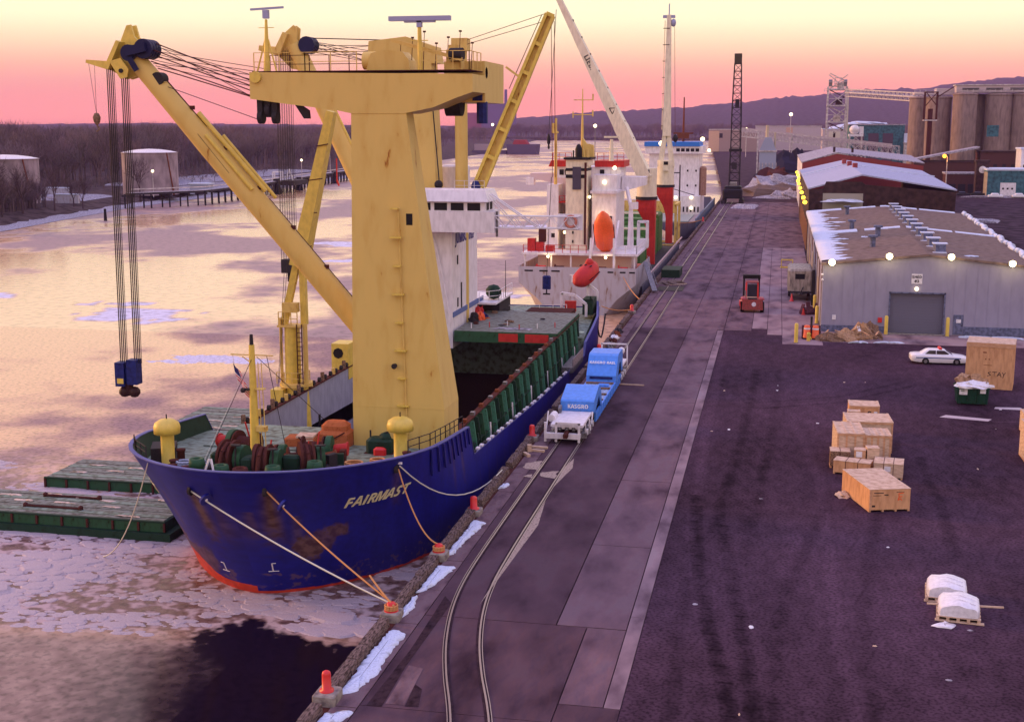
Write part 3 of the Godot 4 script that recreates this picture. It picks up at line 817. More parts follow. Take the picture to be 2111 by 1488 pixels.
func make_ship():
	rng.seed = 71
	var S := thing("heavy_lift_ship", "blue heavy-lift cargo ship with tall yellow mast cranes and open hold", "ship", Vector3(SX, -3, -105), 0.0, "", true)
	var hm := StandardMaterial3D.new()
	hm.albedo_texture = hull_image(); hm.roughness = 0.45; hm.metallic_specular = 0.35
	var ds := [0.0, 0.03, 0.1, 0.22, 0.4, 0.65, 1.0, 1.5, 2.1, 2.9, 3.9, 5.0, 6.2, 7.6, 9.0, 11.0, 13.5, 16.4, 16.9, 22, 28, 34, 40, 46, 52, 58, 64, 65.5, 66.5, 72, 76, 80, 83, 85.5, 86.2, 87]
	var hb: B = B.new().smooth()
	var rows := 14
	for side in [-1.0, 1.0]:
		for k in ds.size() - 1:
			for j in rows:
				var p := []
				for c in [[k, j], [k + 1, j], [k + 1, j + 1], [k, j + 1]]:
					var d: float = ds[c[0]]
					var y := lerpf(-4.0, sheer(d), float(c[1]) / rows)
					p.append([hull_pt(side, d, y), hull_uv(side, d, y)])
				var order := [0, 1, 2, 0, 2, 3] if side < 0 else [0, 2, 1, 0, 3, 2]
				for o in order:
					hb.st.set_uv(p[o][1]); hb.st.add_vertex(p[o][0])
	# transom
	for j in rows:
		var y0 := lerpf(-4.0, 1.7, float(j) / rows); var y1 := lerpf(-4.0, 1.7, float(j + 1) / rows)
		hb.uvquad(hull_pt(-1, 87, y0), hull_pt(1, 87, y0), hull_pt(1, 87, y1), hull_pt(-1, 87, y1), [hull_uv(1, 87, y0), hull_uv(1, 86, y0), hull_uv(1, 86, y1), hull_uv(1, 87, y1)])
	part(S, "hull", hb, hm)
	# bulwark lining and cap
	var lin_: B = B.new().smooth(); var cap := B.new()
	for side in [-1.0, 1.0]:
		for k in ds.size() - 1:
			var d0: float = ds[k]; var d1: float = ds[k + 1]
			var lo0 := fdeck(d0) - 0.1 if d0 < 16.6 else -1.6; var lo1 := fdeck(d1) - 0.1 if d1 < 16.6 else -1.6
			lin_.quad(hull_pt(side, d0, lo0, 0.16), hull_pt(side, d1, lo1, 0.16), hull_pt(side, d1, sheer(d1), 0.16), hull_pt(side, d0, sheer(d0), 0.16))
			var u := Vector3(0, 0.03, 0)
			cap.hexa([hull_pt(side, d0, sheer(d0), 0.2) - u, hull_pt(side, d1, sheer(d1), 0.2) - u, hull_pt(side, d1, sheer(d1), -0.05) - u, hull_pt(side, d0, sheer(d0), -0.05) - u, hull_pt(side, d0, sheer(d0), 0.2) + u, hull_pt(side, d1, sheer(d1), 0.2) + u, hull_pt(side, d1, sheer(d1), -0.05) + u, hull_pt(side, d0, sheer(d0), -0.05) + u])
	part(S, "bulwark_lining", lin_, "green_dark")
	part(S, "bulwark_cap", cap, mat("cap_blue", lin(0.10, 0.11, 0.30), 0.5))
	# vertical ribs on the port bulwark behind the name
	for i in 9:
		var d := 8.4 + i * 0.95
		var b := B.new()
		var a := hull_pt(1, d, 2.9, -0.05); var c := hull_pt(1, d, sheer(d) - 0.05, -0.05)
		b.bar(a, c, 0.09, 0.12)
		part(S, "plating_rib", b, "hull_blue")
	# forecastle deck
	var fd := B.new()
	var fds := [0.35, 0.5, 0.8, 1.3, 2.0, 3.0, 4.5, 6.0, 8.0, 11.0, 16.3]
	for k in fds.size() - 1:
		var d0: float = fds[k]; var d1: float = fds[k + 1]
		fd.quad(hull_pt(-1, d0, fdeck(d0), 0.15), hull_pt(1, d0, fdeck(d0), 0.15), hull_pt(1, d1, fdeck(d1), 0.15), hull_pt(-1, d1, fdeck(d1), 0.15))
	part(S, "forecastle_deck", fd, "deck_green")
	var fz := hull_pt(1, 16.3, 2.85).z
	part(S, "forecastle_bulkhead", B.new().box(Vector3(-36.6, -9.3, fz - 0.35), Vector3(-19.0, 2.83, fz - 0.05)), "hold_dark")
	# raised plate hatch at the starboard back of the forecastle
	part(S, "forecastle_hatch", B.new().box(Vector3(-34.6, 2.6, -78.6), Vector3(-26.5, 3.35, -72.6)), "deck_green")
	# side decks, hold, coamings
	for s in [[-20.35, -18.95], [-36.85, -34.75]]:
		part(S, "side_deck", B.new().hexa([Vector3(s[0], -1.0, -79), Vector3(s[1], -1.0, -79), Vector3(s[1], -2.2, -131), Vector3(s[0], -2.2, -131), Vector3(s[0], 0.5, -79), Vector3(s[1], 0.5, -79), Vector3(s[1], -1.0, -131), Vector3(s[0], -1.0, -131)]) , "deck_green")
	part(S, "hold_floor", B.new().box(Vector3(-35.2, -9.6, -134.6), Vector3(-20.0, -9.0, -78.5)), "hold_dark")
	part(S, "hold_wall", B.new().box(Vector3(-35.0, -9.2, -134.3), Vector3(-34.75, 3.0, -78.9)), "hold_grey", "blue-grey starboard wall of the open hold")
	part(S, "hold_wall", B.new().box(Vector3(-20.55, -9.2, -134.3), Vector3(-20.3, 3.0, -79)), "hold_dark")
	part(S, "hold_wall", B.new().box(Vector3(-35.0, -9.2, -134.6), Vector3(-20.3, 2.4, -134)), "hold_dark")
	part(S, "hold_floor_plate", B.new().box(Vector3(-28, -9.0, -99), Vector3(-21.5, -8.4, -86)), "rust")
	part(S, "hold_beam", B.new().box(Vector3(-34.7, -3.2, -99.5), Vector3(-20.6, -2.2, -98.3)), "green_dark")
	for e in [[-20.55, -20.1], [-35.1, -34.65]]:
		part(S, "coaming_top", B.new().box(Vector3(e[0], 3.0, -120 if e[0] < -30 else -134), Vector3(e[1], 3.1, -79)), "rust_dark")
	mat("teal_green", lin(0.07, 0.24, 0.16), 0.6, 0.0, texs["rust"], Vector3(0.6, 0.5, 0.6))
	# green stays along the port coaming and clutter on its top
	for i in 40:
		var z := -80.2 - i * 1.32
		var yb := lerpf(0.5, -1.0, (-79 - z) / 52.0)
		var b := B.new()
		b.prism([Vector3(-20.3, 2.9, z), Vector3(-19.95, 2.9, z), Vector3(-19.6, yb, z), Vector3(-20.3, yb, z)], Vector3(0, 0, -0.12))
		part(S, "coaming_stay", b, ["green", "teal_green", "green", "teal_green", "green_dark"][i % 5])
		if i % 3 == 0:
			part(S, "coaming_pipe", B.new().cyl(Vector3(-19.75, yb, z - 0.6), Vector3(-19.8, yb + 1.6, z - 0.6), 0.07, 0.07, 6), "green_dark" if i % 2 else "white")
		if i % 2 == 0:
			part(S, "hatch_cleat", B.new().cbox(Vector3(-20.3, 3.2, z + rng.randf_range(-0.3, 0.3)), Vector3(0.3, rng.randf_range(0.15, 0.35), 0.45)), "rust" if i % 4 else "steel")
	part(S, "coaming_side", B.new().box(Vector3(-20.32, -1.5, -133.5), Vector3(-20.28, 2.95, -79)), "green")
	part(S, "coaming_flange", B.new().hexa([Vector3(-20.3, 1.4, -79.5), Vector3(-19.8, 1.4, -79.5), Vector3(-19.8, 0.6, -132), Vector3(-20.3, 0.6, -132), Vector3(-20.3, 1.5, -79.5), Vector3(-19.8, 1.5, -79.5), Vector3(-19.8, 0.7, -132), Vector3(-20.3, 0.7, -132)]), "green_dark")
	for i in 30:   # starboard coaming: hatch wheels and cleats
		var z := -80.0 - i * 1.3
		part(S, "hatch_wheel", B.new().cyl(Vector3(-34.95, 3.28, z), Vector3(-34.75, 3.28, z), 0.2, 0.2, 8), "dark")
		if i % 2 == 0: part(S, "hatch_cleat", B.new().cbox(Vector3(-34.85, 3.35, z + 0.6), Vector3(0.25, 0.5 if i % 4 else 0.8, 0.2)), "yellow_rusty" if i % 4 else "wood_old")
	for i in 3: part(S, "wall_slot", B.new().box(Vector3(-34.75, [1.2, -0.4, -2.4][i], [-104.6, -94.0, -83.5][i]), Vector3(-34.71, [2.1, 0.6, -1.5][i], [-104.2, -93.6, -83.2][i])), "black")
	# low rail on the port hull with pale fittings
	for i in 44:
		var d := 17.3 + i * 1.05
		var p := hull_pt(1, d, sheer(d), 0.08)
		part(S, "rail_cleat", B.new().cbox(p + Vector3(0, 0.08, 0), Vector3(0.22, 0.14, 0.5)), "white" if i % 3 else "dark")
	part(S, "side_platform", B.new().box(Vector3(-19.7, -0.35, -126.2), Vector3(-18.55, 0.15, -119.6)), "steel")
	part(S, "side_platform_parapet", B.new().box(Vector3(-18.62, 0.15, -126.2), Vector3(-18.55, 1.0, -119.6)), mat("greyweather", lin(0.30, 0.24, 0.26), 0.7, 0.0, texs["grime"], Vector3(0.5, 0.5, 0.5)))
	# closed green hatch cover aft
	var hc := part(S, "hatch_cover", B.new().box(Vector3(-30.3, 2.3, -133.8), Vector3(-20.15, 3.35, -119.8)), "green")
	part(hc, "hatch_cover_top", B.new().box(Vector3(-30.25, 3.352, -133.7), Vector3(-20.2, 3.38, -119.85)), mat("hatch_top", lin(0.17, 0.19, 0.17), 0.6, 0.0, texs["deckg"], Vector3(0.3, 0.3, 0.3)))
	for e in [[-25.9, -24.0], [-23.3, -21.0]]:
		part(hc, "red_panel", B.new().box(Vector3(e[0], 2.42, -119.8), Vector3(e[1], 3.22, -119.76)), "red_paint")
	for i in 6:
		part(hc, "hatch_pole", B.new().cyl(Vector3(-29 + i * 1.6, 3.38, -121.5 - (i % 3)), Vector3(-29 + i * 1.6, 3.9, -121.5 - (i % 3)), 0.05, 0.05, 5), "red_paint" if i % 2 else "white")
	part(S, "hatch_snow", snow_pile([[-27, -121.5], [-23.2, -121.3], [-23.0, -122.4], [-26.4, -122.5]], 0.05, 3.385), "snow_dirty")
	part(S, "poop_deck", B.new().hexa([Vector3(-36, -3, -131), Vector3(-19.2, -3, -131), Vector3(-20.5, -3, -150.8), Vector3(-35, -3, -150.8), Vector3(-36, 1.2, -131), Vector3(-19.2, 1.2, -131), Vector3(-20.5, 1.6, -150.8), Vector3(-35, 1.6, -150.8)]), "deck_green")
	ship_house(S)
	ship_deck(S)
	mast_crane_front(S)
	mast_crane_aft(S)
	deck_cranes(S)
	# lettering
	var name_m = M["letter"]
	var nm := "FAIRMAST"
	for sd in [1.0, -1.0]:
		var dd := 2.7 if sd > 0 else 6.6
		for i in nm.length():
			var y := 2.55
			var p := hull_pt(sd, dd, y)
			var ex := (hull_pt(sd, dd + 0.08 * sd, y) - p).normalized()
			var ey := (hull_pt(sd, dd, y + 0.05) - p).normalized()
			var ez := ex.cross(ey).normalized(); ey = ez.cross(ex)
			if nm[i] == "I":
				var bx := BoxMesh.new()
				bx.size = Vector3(0.15, 0.68, 0.03)
				var ib := part(S, "name_letter", bx, name_m)
				ib.transform = Transform3D(Basis.IDENTITY, ib.position) * Transform3D(Basis(ex, ey + ex * 0.22, ez), p + ez * 0.03 + ey * 0.2)
			else: text(S, "name_letter", nm[i], 0.68, name_m, Transform3D(Basis(ex, ey + ex * 0.22, ez), p + ez * 0.03 + ey * 0.2), 0.03)
			var adv := 0.58 if nm[i] != "I" else 0.42
			if i < 7 and nm[i + 1] == "I": adv = 0.44
			if nm[i] == "M": adv = 0.66
			if i < 7 and nm[i + 1] == "M": adv = 0.64
			var run := 0.0
			while run < adv:
				var q := hull_pt(sd, dd, y)
				dd += 0.02 * sd
				run += q.distance_to(hull_pt(sd, dd, y))
	for e in [[-1, 0.56, -1.8], [1, 0.22, -1.45]]:   # bulbous-bow and thruster marks
		var p := hull_pt(e[0], e[1], e[2], -0.03)
		var up := (hull_pt(e[0], e[1], e[2] + 0.55, -0.03) - p)
		var al := (hull_pt(e[0], e[1] + 0.12, e[2], -0.03) - p).normalized() * 0.32
		var b := B.new()
		b.bar(p, p + up, 0.07, 0.03); b.bar(p - al * 0.8, p + al, 0.07, 0.03); b.bar(p + up, p + up + al * 0.7, 0.06, 0.03)
		part(S, "bow_mark", b, "white")
	# hawse pipes
	for e in [[-1, 0.41, 3.85], [1, 0.37, 4.1], [1, 5.3, 4.35]]:
		var p := hull_pt(e[0], e[1], e[2], -0.02); var n := (hull_pt(e[0], e[1], e[2], -0.4) - p).normalized()
		part(S, "fairlead", B.new().cyl(p - n * 0.1, p + n * 0.06, 0.3, 0.26, 12), "dark")
		part(S, "fairlead_rim", B.new().bar(p + n * 0.05 + Vector3(-0.25, 0.3, 0), p + n * 0.05 + Vector3(0.25, 0.3, 0), 0.1, 0.12), "white")
func ship_house(S: Node):
	# deckhouse on the starboard side with the bridge across its front
	var H := group(S, "deckhouse")
	part(H, "house_wall", B.new().box(Vector3(-36.4, 1.5, -131), Vector3(-30.6, 13.2, -120.4)), "white")
	part(H, "stripe", B.new().box(Vector3(-30.6, 4.55, -133.5), Vector3(-30.5, 5.05, -120.4)), mat("stripe_blue", lin(0.10, 0.15, 0.34), 0.5))
	text(H, "house_lettering", "JUMBOSHIP", 1.05, M["letter_blue"], Transform3D(Basis(Vector3(0, 0, -1), Vector3.UP, Vector3(1, 0, 0)), Vector3(-30.57, 12.1, -125.7)), 0.03)
	for q in [[10.0, -122.4, 0.9], [5.8, -122.4, 0.9], [6.3, -123.9, 2.6]]:
		part(H, "porthole", B.new().box(Vector3(-30.59, q[0] - q[2] / 2, q[1] - 0.2), Vector3(-30.54, q[0] + q[2] / 2, q[1] + 0.15)), "black")
	for k in 2:
		var pts := []
		for t in 9: pts.append(Vector3(-32.5 + 1.6 * pow(t / 8.0, 1.0) + k * 0.5, 12.5 - 7.5 * pow(t / 8.0, 1.3), -120.2))
		if k == 0: part(H, "vent_pipe", B.new().tube(pts, 0.09, 6), "white")
	part(H, "boat_deck", B.new().box(Vector3(-36.4, 4.4, -140), Vector3(-28.6, 4.6, -131)), "white")
	part(H, "boat_deck_rail", B.new().rail([Vector3(-30.4, 4.6, -131), Vector3(-28.7, 4.6, -133), Vector3(-28.7, 4.6, -140)], 1.1, 1.2, 0.03), "white")
	part(H, "aft_house", B.new().box(Vector3(-32.4, 1.4, -140), Vector3(-28.9, 4.3, -134.2)), "dark")
	part(H, "canvas_cover", B.new().sphere(Vector3(-29.5, 5.4, -134), 0.9, 10, 0.9), "green_dark")
	part(H, "antenna", B.new().cyl(Vector3(-28.6, 4.6, -136), Vector3(-28.6, 8.6, -136), 0.05, 0.03, 5), "dark")
	# bridge
	var Br := group(S, "bridge")
	part(Br, "bridge_wall", B.new().box(Vector3(-37.2, 13.0, -123.2), Vector3(-26.5, 14.95, -118.6)), "white")
	part(Br, "bridge_cabin", B.new().box(Vector3(-36.8, 14.95, -123.2), Vector3(-27.0, 15.9, -119.0)), "white")
	part(Br, "bridge_roof", B.new().hexa([Vector3(-37.2, 15.9, -123.4), Vector3(-26.6, 15.9, -123.4), Vector3(-26.6, 15.9, -118.5), Vector3(-37.2, 15.9, -118.5), Vector3(-36.9, 16.95, -123.2), Vector3(-27.0, 16.95, -123.2), Vector3(-27.0, 16.95, -119.0), Vector3(-36.9, 16.95, -119.0)]), "white")
	for i in 5:
		var x := -35.2 + i * 1.62
		var wf := part(Br, "window", B.new().box(Vector3(x, 15.05, -119.0), Vector3(x + 1.25, 15.75, -118.97)), "black")
	for i in 2:
		part(Br, "window", B.new().box(Vector3(-27.0, 15.05, -120.6 - i * 1.5), Vector3(-26.97, 15.75, -119.6 - i * 1.5)), "black")
	part(Br, "bridge_wing", B.new().box(Vector3(-27.3, 13.0, -119.6), Vector3(-26.0, 15.0, -118.5)), "white")
	part(Br, "roof_vent", B.new().sphere(Vector3(-34.3, 17.1, -119.6), 0.35, 8), "dark")
	part(Br, "lamp_hole", B.new().cyl(Vector3(-34.2, 16.4, -118.75), Vector3(-34.2, 16.4, -118.6), 0.12, 0.12, 8), "black")
	part(Br, "roof_rail", B.new().rail([Vector3(-30, 16.95, -119.1), Vector3(-27.1, 16.95, -119.1)], 0.9, 1.0, 0.02), "white")
	part(S, "funnel_casing", B.new().rbox(Vector3(-34.0, 13.0, -131.5), Vector3(-31.4, 19.0, -129.0), 0.2), "white")
	# white lattice boom stowed across, with its end panel
	var Lb := group(S, "lattice_gangway")
	for y in [13.5, 14.6]:
		for z in [-118.7, -119.6]: part(Lb, "chord", B.new().cyl(Vector3(-26.0, y, z), Vector3(-18.0, y, z), 0.06, 0.06, 6), "white")
	for i in 9:
		var x0 := -26.0 + i * 0.88
		part(Lb, "brace", B.new().cyl(Vector3(x0, 13.5 if i % 2 else 14.6, -118.7), Vector3(x0 + 0.88, 14.6 if i % 2 else 13.5, -118.7), 0.04, 0.04, 5), "white")
		part(Lb, "brace", B.new().cyl(Vector3(x0, 13.5 if i % 2 else 14.6, -119.6), Vector3(x0 + 0.88, 14.6 if i % 2 else 13.5, -119.6), 0.04, 0.04, 5), "white")
	for z in [-118.7, -119.6]:
		part(Lb, "stay_tube", B.new().cyl(Vector3(-26.5, 16.6, z), Vector3(-22.0, 13.6, z), 0.07, 0.07, 6), "white")
		part(Lb, "stay_tube", B.new().cyl(Vector3(-26.5, 16.3, z), Vector3(-24.0, 13.6, z), 0.05, 0.05, 6), "white")
	part(Lb, "hinge_post", B.new().cyl(Vector3(-25.9, 12.6, -119.2), Vector3(-25.9, 15.0, -119.2), 0.12, 0.12, 8), "steel")
	part(Lb, "end_panel", B.new().box(Vector3(-20.2, 13.3, -119.9), Vector3(-17.8, 14.8, -119.8)), "white")
	var bu := B.new()
	bu.smooth()
	for i in 14:
		var t0 := TAU * i / 14; var t1 := TAU * (i + 1) / 14
		bu.cyl(Vector3(-18.9 + cos(t0) * 0.52, 14.1 + sin(t0) * 0.52, -119.6), Vector3(-18.9 + cos(t1) * 0.52, 14.1 + sin(t1) * 0.52, -119.6), 0.14, 0.14, 6)
	part(Lb, "lifebuoy", bu, mat("buoy", lin(0.55, 0.2, 0.14), 0.6))
	# stern fittings
	part(S, "winch_house", B.new().box(Vector3(-26.5, 1.5, -140), Vector3(-21.5, 3.0, -136.5)), "rust_dark")
	part(S, "stern_rail", B.new().rail([Vector3(-30.0, 2.0, -139), Vector3(-22.5, 2.2, -140)], 1.2, 1.6, 0.03), "white")
	part(S, "davit_arm", B.new().bar(Vector3(-23.4, 1.6, -142), Vector3(-23.4, 4.4, -142), 0.3).bar(Vector3(-23.4, 4.4, -142), Vector3(-21.9, 4.2, -142), 0.3).bar(Vector3(-21.9, 4.2, -142), Vector3(-20.6, 3.2, -142), 0.28).bar(Vector3(-20.6, 3.2, -142), Vector3(-20.6, 1.8, -142), 0.28), "white")
	part(S, "davit_arm", B.new().bar(Vector3(-21.0, 2, -146), Vector3(-21.0, 5.0, -146), 0.3).bar(Vector3(-21.0, 5.0, -146), Vector3(-19.9, 4.2, -146), 0.3).bar(Vector3(-19.9, 4.2, -146), Vector3(-19.9, 2.4, -146), 0.28), "white")
	part(S, "red_cabinet", B.new().box(Vector3(-22.9, 2.4, -141.9), Vector3(-21.7, 3.6, -141.2)), "red_paint")
	part(S, "vent_box", B.new().rbox(Vector3(-22.6, 1.2, -139), Vector3(-21.3, 2.6, -138), 0.15), "white")
	part(S, "canopy", B.new().sphere(Vector3(-20.1, 0.8, -134.3), 0.75, 10, 0.8), mat("canvas", lin(0.5, 0.6, 0.45), 0.8))
	part(S, "stern_gear", B.new().bar(Vector3(-20.8, 2.4, -149), Vector3(-19.9, 4.2, -140.5), 0.2).cbox(Vector3(-20.5, 2.8, -144), Vector3(1.2, 1.8, 3.0)), "green_dark")
	for k in 2:
		var pts := []
		for t in 7: pts.append(Vector3(-19.0 - 0.04 * k, 1.6 - 4.0 * sin(t / 6.0 * PI) * 0.55 - k * 0.2, -139.0 - t * 1.2 - k))
		part(S, "hanging_rope", B.new().tube(pts, 0.05, 5), "dark")
func ship_deck(S: Node):
	var V := func(label: String, p: Vector3, h: float, r: float):
		var g := group(S, "mushroom_vent")
		part(g, "vent_trunk", B.new().lathe(p, [[r * 1.12, 0.0], [r * 1.12, 0.2], [r, 0.25], [r, h]], 18), "yellow_bright")
		part(g, "vent_cap", B.new().lathe(p + Vector3(0, h, 0), [[r, -0.02], [r * 1.95, 0.0], [r * 2.0, 0.35], [r * 1.8, 0.6], [r * 1.1, 0.78], [0.001, 0.85]], 20), "yellow_bright")
		part(g, "vent_spindle", B.new().cyl(p + Vector3(0, h + 0.8, 0), p + Vector3(0, h + 1.1, 0), 0.04, 0.04, 5), "dark")
		g.set_meta("label", label)
	V.call("yellow mushroom vent at the starboard bow", Vector3(-33.6, 3.6, -65.9), 2.15, 0.38)
	V.call("yellow mushroom vent before the front crane tower", Vector3(-21.35, 3.25, -71.2), 2.0, 0.40)
	# signal mast
	var g := group(S, "signal_mast")
	part(g, "mast_post", B.new().cyl(Vector3(-29.3, 3.6, -68.3), Vector3(-29.3, 10.6, -68.3), 0.30, 0.16, 14), "yellow_bright")
	part(g, "yard", B.new().bar(Vector3(-30.6, 10.0, -68.3), Vector3(-28.0, 10.0, -68.3), 0.06).bar(Vector3(-29.9, 9.9, -68.3), Vector3(-29.3, 9.5, -68.3), 0.05), "yellow_rusty")
	part(g, "mast_light", B.new().cyl(Vector3(-29.3, 10.6, -68.3), Vector3(-29.3, 11.2, -68.3), 0.13, 0.1, 8), "dark")
	part(g, "mast_ladder", B.new().bar(Vector3(-28.85, 3.6, -68.3), Vector3(-28.95, 9.6, -68.3), 0.04).bar(Vector3(-28.6, 3.6, -68.3), Vector3(-28.75, 9.6, -68.3), 0.04), "yellow_rusty")
	part(g, "light_bracket", B.new().cbox(Vector3(-29.7, 8.0, -68.2), Vector3(0.5, 0.1, 0.3)).sphere(Vector3(-29.85, 7.95, -68.1), 0.16, 8), "dark")
	part(g, "light_bracket", B.new().cbox(Vector3(-28.8, 8.05, -68.2), Vector3(0.5, 0.06, 0.4)).cbox(Vector3(-28.8, 5.7, -68.2), Vector3(0.6, 0.3, 0.4)), "yellow_rusty")
	for e in [[-28.8, 9.8, -66.7, 4.2, -70.0], [-29.0, 9.9, -27.2, 3.4, -77.0], [-29.2, 10.0, -30.9, 4.1, -64.5], [-28.4, 10.0, -28.2, 3.5, -70.5]]:
		var z1: float = e[4]
		if e[2] < -40: continue
		part(g, "mast_stay", B.new().cyl(Vector3(e[0], e[1], -68.3), Vector3(e[2], e[3], z1), 0.022, 0.022, 4), "wire")
	# anchor windlass and mooring winches
	var wl := func(p: Vector3, turn: float, big: bool):
		var w := group(S, "mooring_winch")
		var bs := Basis(Vector3.UP, turn)
		var a := func(x: float, y: float, z: float) -> Vector3: return p + bs * Vector3(x, y, z)
		part(w, "winch_drum", B.new().cyl(a.call(-0.7, 0.75, 0), a.call(0.5, 0.75, 0), 0.42, 0.42, 12).cyl(a.call(-0.75, 0.75, 0), a.call(-0.65, 0.75, 0), 0.75, 0.75, 14).cyl(a.call(0.5, 0.75, 0), a.call(0.6, 0.75, 0), 0.75, 0.75, 14), "rust_dark")
		part(w, "gear_case", B.new().cyl(a.call(0.7, 0.8, 0), a.call(1.05, 0.8, 0), 0.72, 0.72, 14).cbox(a.call(0.9, 0.4, 0), Vector3(0.5, 0.8, 1.0), turn), "green")
		part(w, "warping_head", B.new().cyl(a.call(1.15, 0.75, 0), a.call(1.9, 0.75, 0), 0.26, 0.36, 12).cyl(a.call(1.9, 0.75, 0), a.call(1.98, 0.75, 0), 0.42, 0.42, 14), "red_paint" if big else "rust")
		part(w, "winch_frame", B.new().bar(a.call(-1.0, 0, -0.6), a.call(-1.0, 0.8, 0), 0.16).bar(a.call(-1.0, 0, 0.6), a.call(-1.0, 0.8, 0), 0.16).bar(a.call(-1.1, 0.06, 0.6), a.call(1.2, 0.06, 0.6), 0.14).bar(a.call(-1.1, 0.06, -0.6), a.call(1.2, 0.06, -0.6), 0.14), "dark")
		part(w, "brake_spindle", B.new().cyl(a.call(0.2, 0.2, 0.9), a.call(0.4, 1.9, 0.5), 0.05, 0.05, 6), "red_paint")
	wl.call(Vector3(-26.2, 3.5, -69.8), 0.15, true)
	wl.call(Vector3(-30.6, 3.55, -70.0), 2.9, true)
	wl.call(Vector3(-28.0, 3.6, -67.0), 0.1, false)
	wl.call(Vector3(-25.6, 3.85, -66.0), 0.5, false)
	# anchor windlass close behind the stem, with its chains and a heap of dark gear
	for e in [[-27.0, -64.0, 0.12], [-29.2, -64.6, -0.1], [-24.9, -65.0, 0.5]]:
		var w := group(S, "anchor_windlass")
		var bs := Basis(Vector3.UP, e[2])
		var a := func(x: float, y: float, z: float) -> Vector3: return Vector3(e[0], 3.9, e[1]) + bs * Vector3(x, y, z)
		part(w, "chain_wheel", B.new().cyl(a.call(-0.25, 1.0, 0), a.call(0.25, 1.0, 0), 0.85, 0.85, 14).cyl(a.call(-0.4, 1.0, 0), a.call(-0.25, 1.0, 0), 1.0, 1.0, 16).cyl(a.call(0.25, 1.0, 0), a.call(0.4, 1.0, 0), 1.0, 1.0, 16), "rust_dark")
		part(w, "brake_drum", B.new().cyl(a.call(0.5, 1.0, 0), a.call(0.95, 1.0, 0), 0.75, 0.75, 14), "green")
		part(w, "gear_case", B.new().rbox(a.call(-1.1, 0.0, -0.5), a.call(-0.5, 1.3, 0.5), 0.12), "green_dark")
		part(w, "windlass_bed", B.new().cbox(a.call(0, 0.25, 0), Vector3(2.6, 0.5, 1.2), e[2]), "dark")
		part(w, "brake_wheel", B.new().cyl(a.call(0.7, 0.4, 0.8), a.call(0.7, 1.9, 0.6), 0.05, 0.05, 6).cyl(a.call(0.7, 1.85, 0.62), a.call(0.7, 1.92, 0.61), 0.3, 0.3, 10), "dark")
		part(w, "anchor_chain", B.new().tube([a.call(0, 1.85, 0.2), a.call(0, 1.5, 0.9), a.call(0, 0.6, 1.4), a.call(0, 0.1, 1.9)], 0.12, 6), "rust_dark")
	# roller fairleads, bitts and bow gear
	for e in [[-32.2, -63.6], [-31.3, -63.4], [-24.3, -64.0], [-23.4, -64.2], [-33.3, -66.9], [-32.6, -64.6], [-20.3, -68.9]]:
		part(S, "bitt", B.new().lathe(Vector3(e[0], 3.7, e[1]), [[0.22, 0.0], [0.22, 0.75], [0.27, 0.78], [0.27, 0.88], [0.001, 0.9]], 12), "rust_dark")
	for e in [[-27.6, -62.2, 1.1], [-28.7, -62.2, 1.2], [-25.9, -62.6, 1.2], [-23.9, -63.6, 1.3], [-30.4, -62.9, 1.3]]:
		part(S, "chain_stopper", B.new().lathe(Vector3(e[0], 3.9, e[1]), [[0.4, 0.0], [0.36, e[2] * 0.6], [0.46, e[2] * 0.7], [0.4, e[2]], [0.22, e[2]], [0.2, e[2] * 0.7]], 12), "green" if e[0] > -26 or e[0] < -28.4 else "rust_dark")
	part(S, "a_frame", B.new().bar(Vector3(-29.7, 3.95, -61.6), Vector3(-29.2, 5.5, -61.9), 0.09).bar(Vector3(-28.7, 3.95, -61.6), Vector3(-29.1, 5.5, -61.9), 0.09).bar(Vector3(-29.5, 4.6, -61.7), Vector3(-28.9, 4.6, -61.7), 0.07), "white")
	for i in 34:
		var p := Vector3(rng.randf_range(-31.0, -22.2), 3.85, rng.randf_range(-68.5, -62.4))
		if absf(p.x - SX) > absf(hull_pt(1, hz(4.0) - p.z, 4.0, 1.0).x - SX): continue
		part(S, "deck_fitting", B.new().cbox(p + Vector3(0, 0.15, 0), Vector3(rng.randf_range(0.2, 0.7), rng.randf_range(0.4, 1.9), rng.randf_range(0.2, 0.6)), rng.randf() * 3.0), ["rust_dark", "rust", "dark", "green_dark"][i % 4])
	# rails along the port and starboard bow
	var rp := []
	for d in [6.5, 9.0, 12.0, 16.0]: rp.append(hull_pt(1, d, sheer(d), 0.3))
	part(S, "bow_rail", B.new().rail(rp, 0.75, 1.2, 0.025), "dark")
	rp = []
	for d in [2.0, 3.5, 5.0]: rp.append(hull_pt(-1, d, sheer(d), 0.3))
	part(S, "bow_rail", B.new().rail(rp, 0.6, 1.0, 0.025), "dark")
	part(S, "starboard_locker", B.new().cbox(Vector3(-34.6, 4.0, -67.4), Vector3(1.4, 1.3, 1.8), 0.4), "dark")
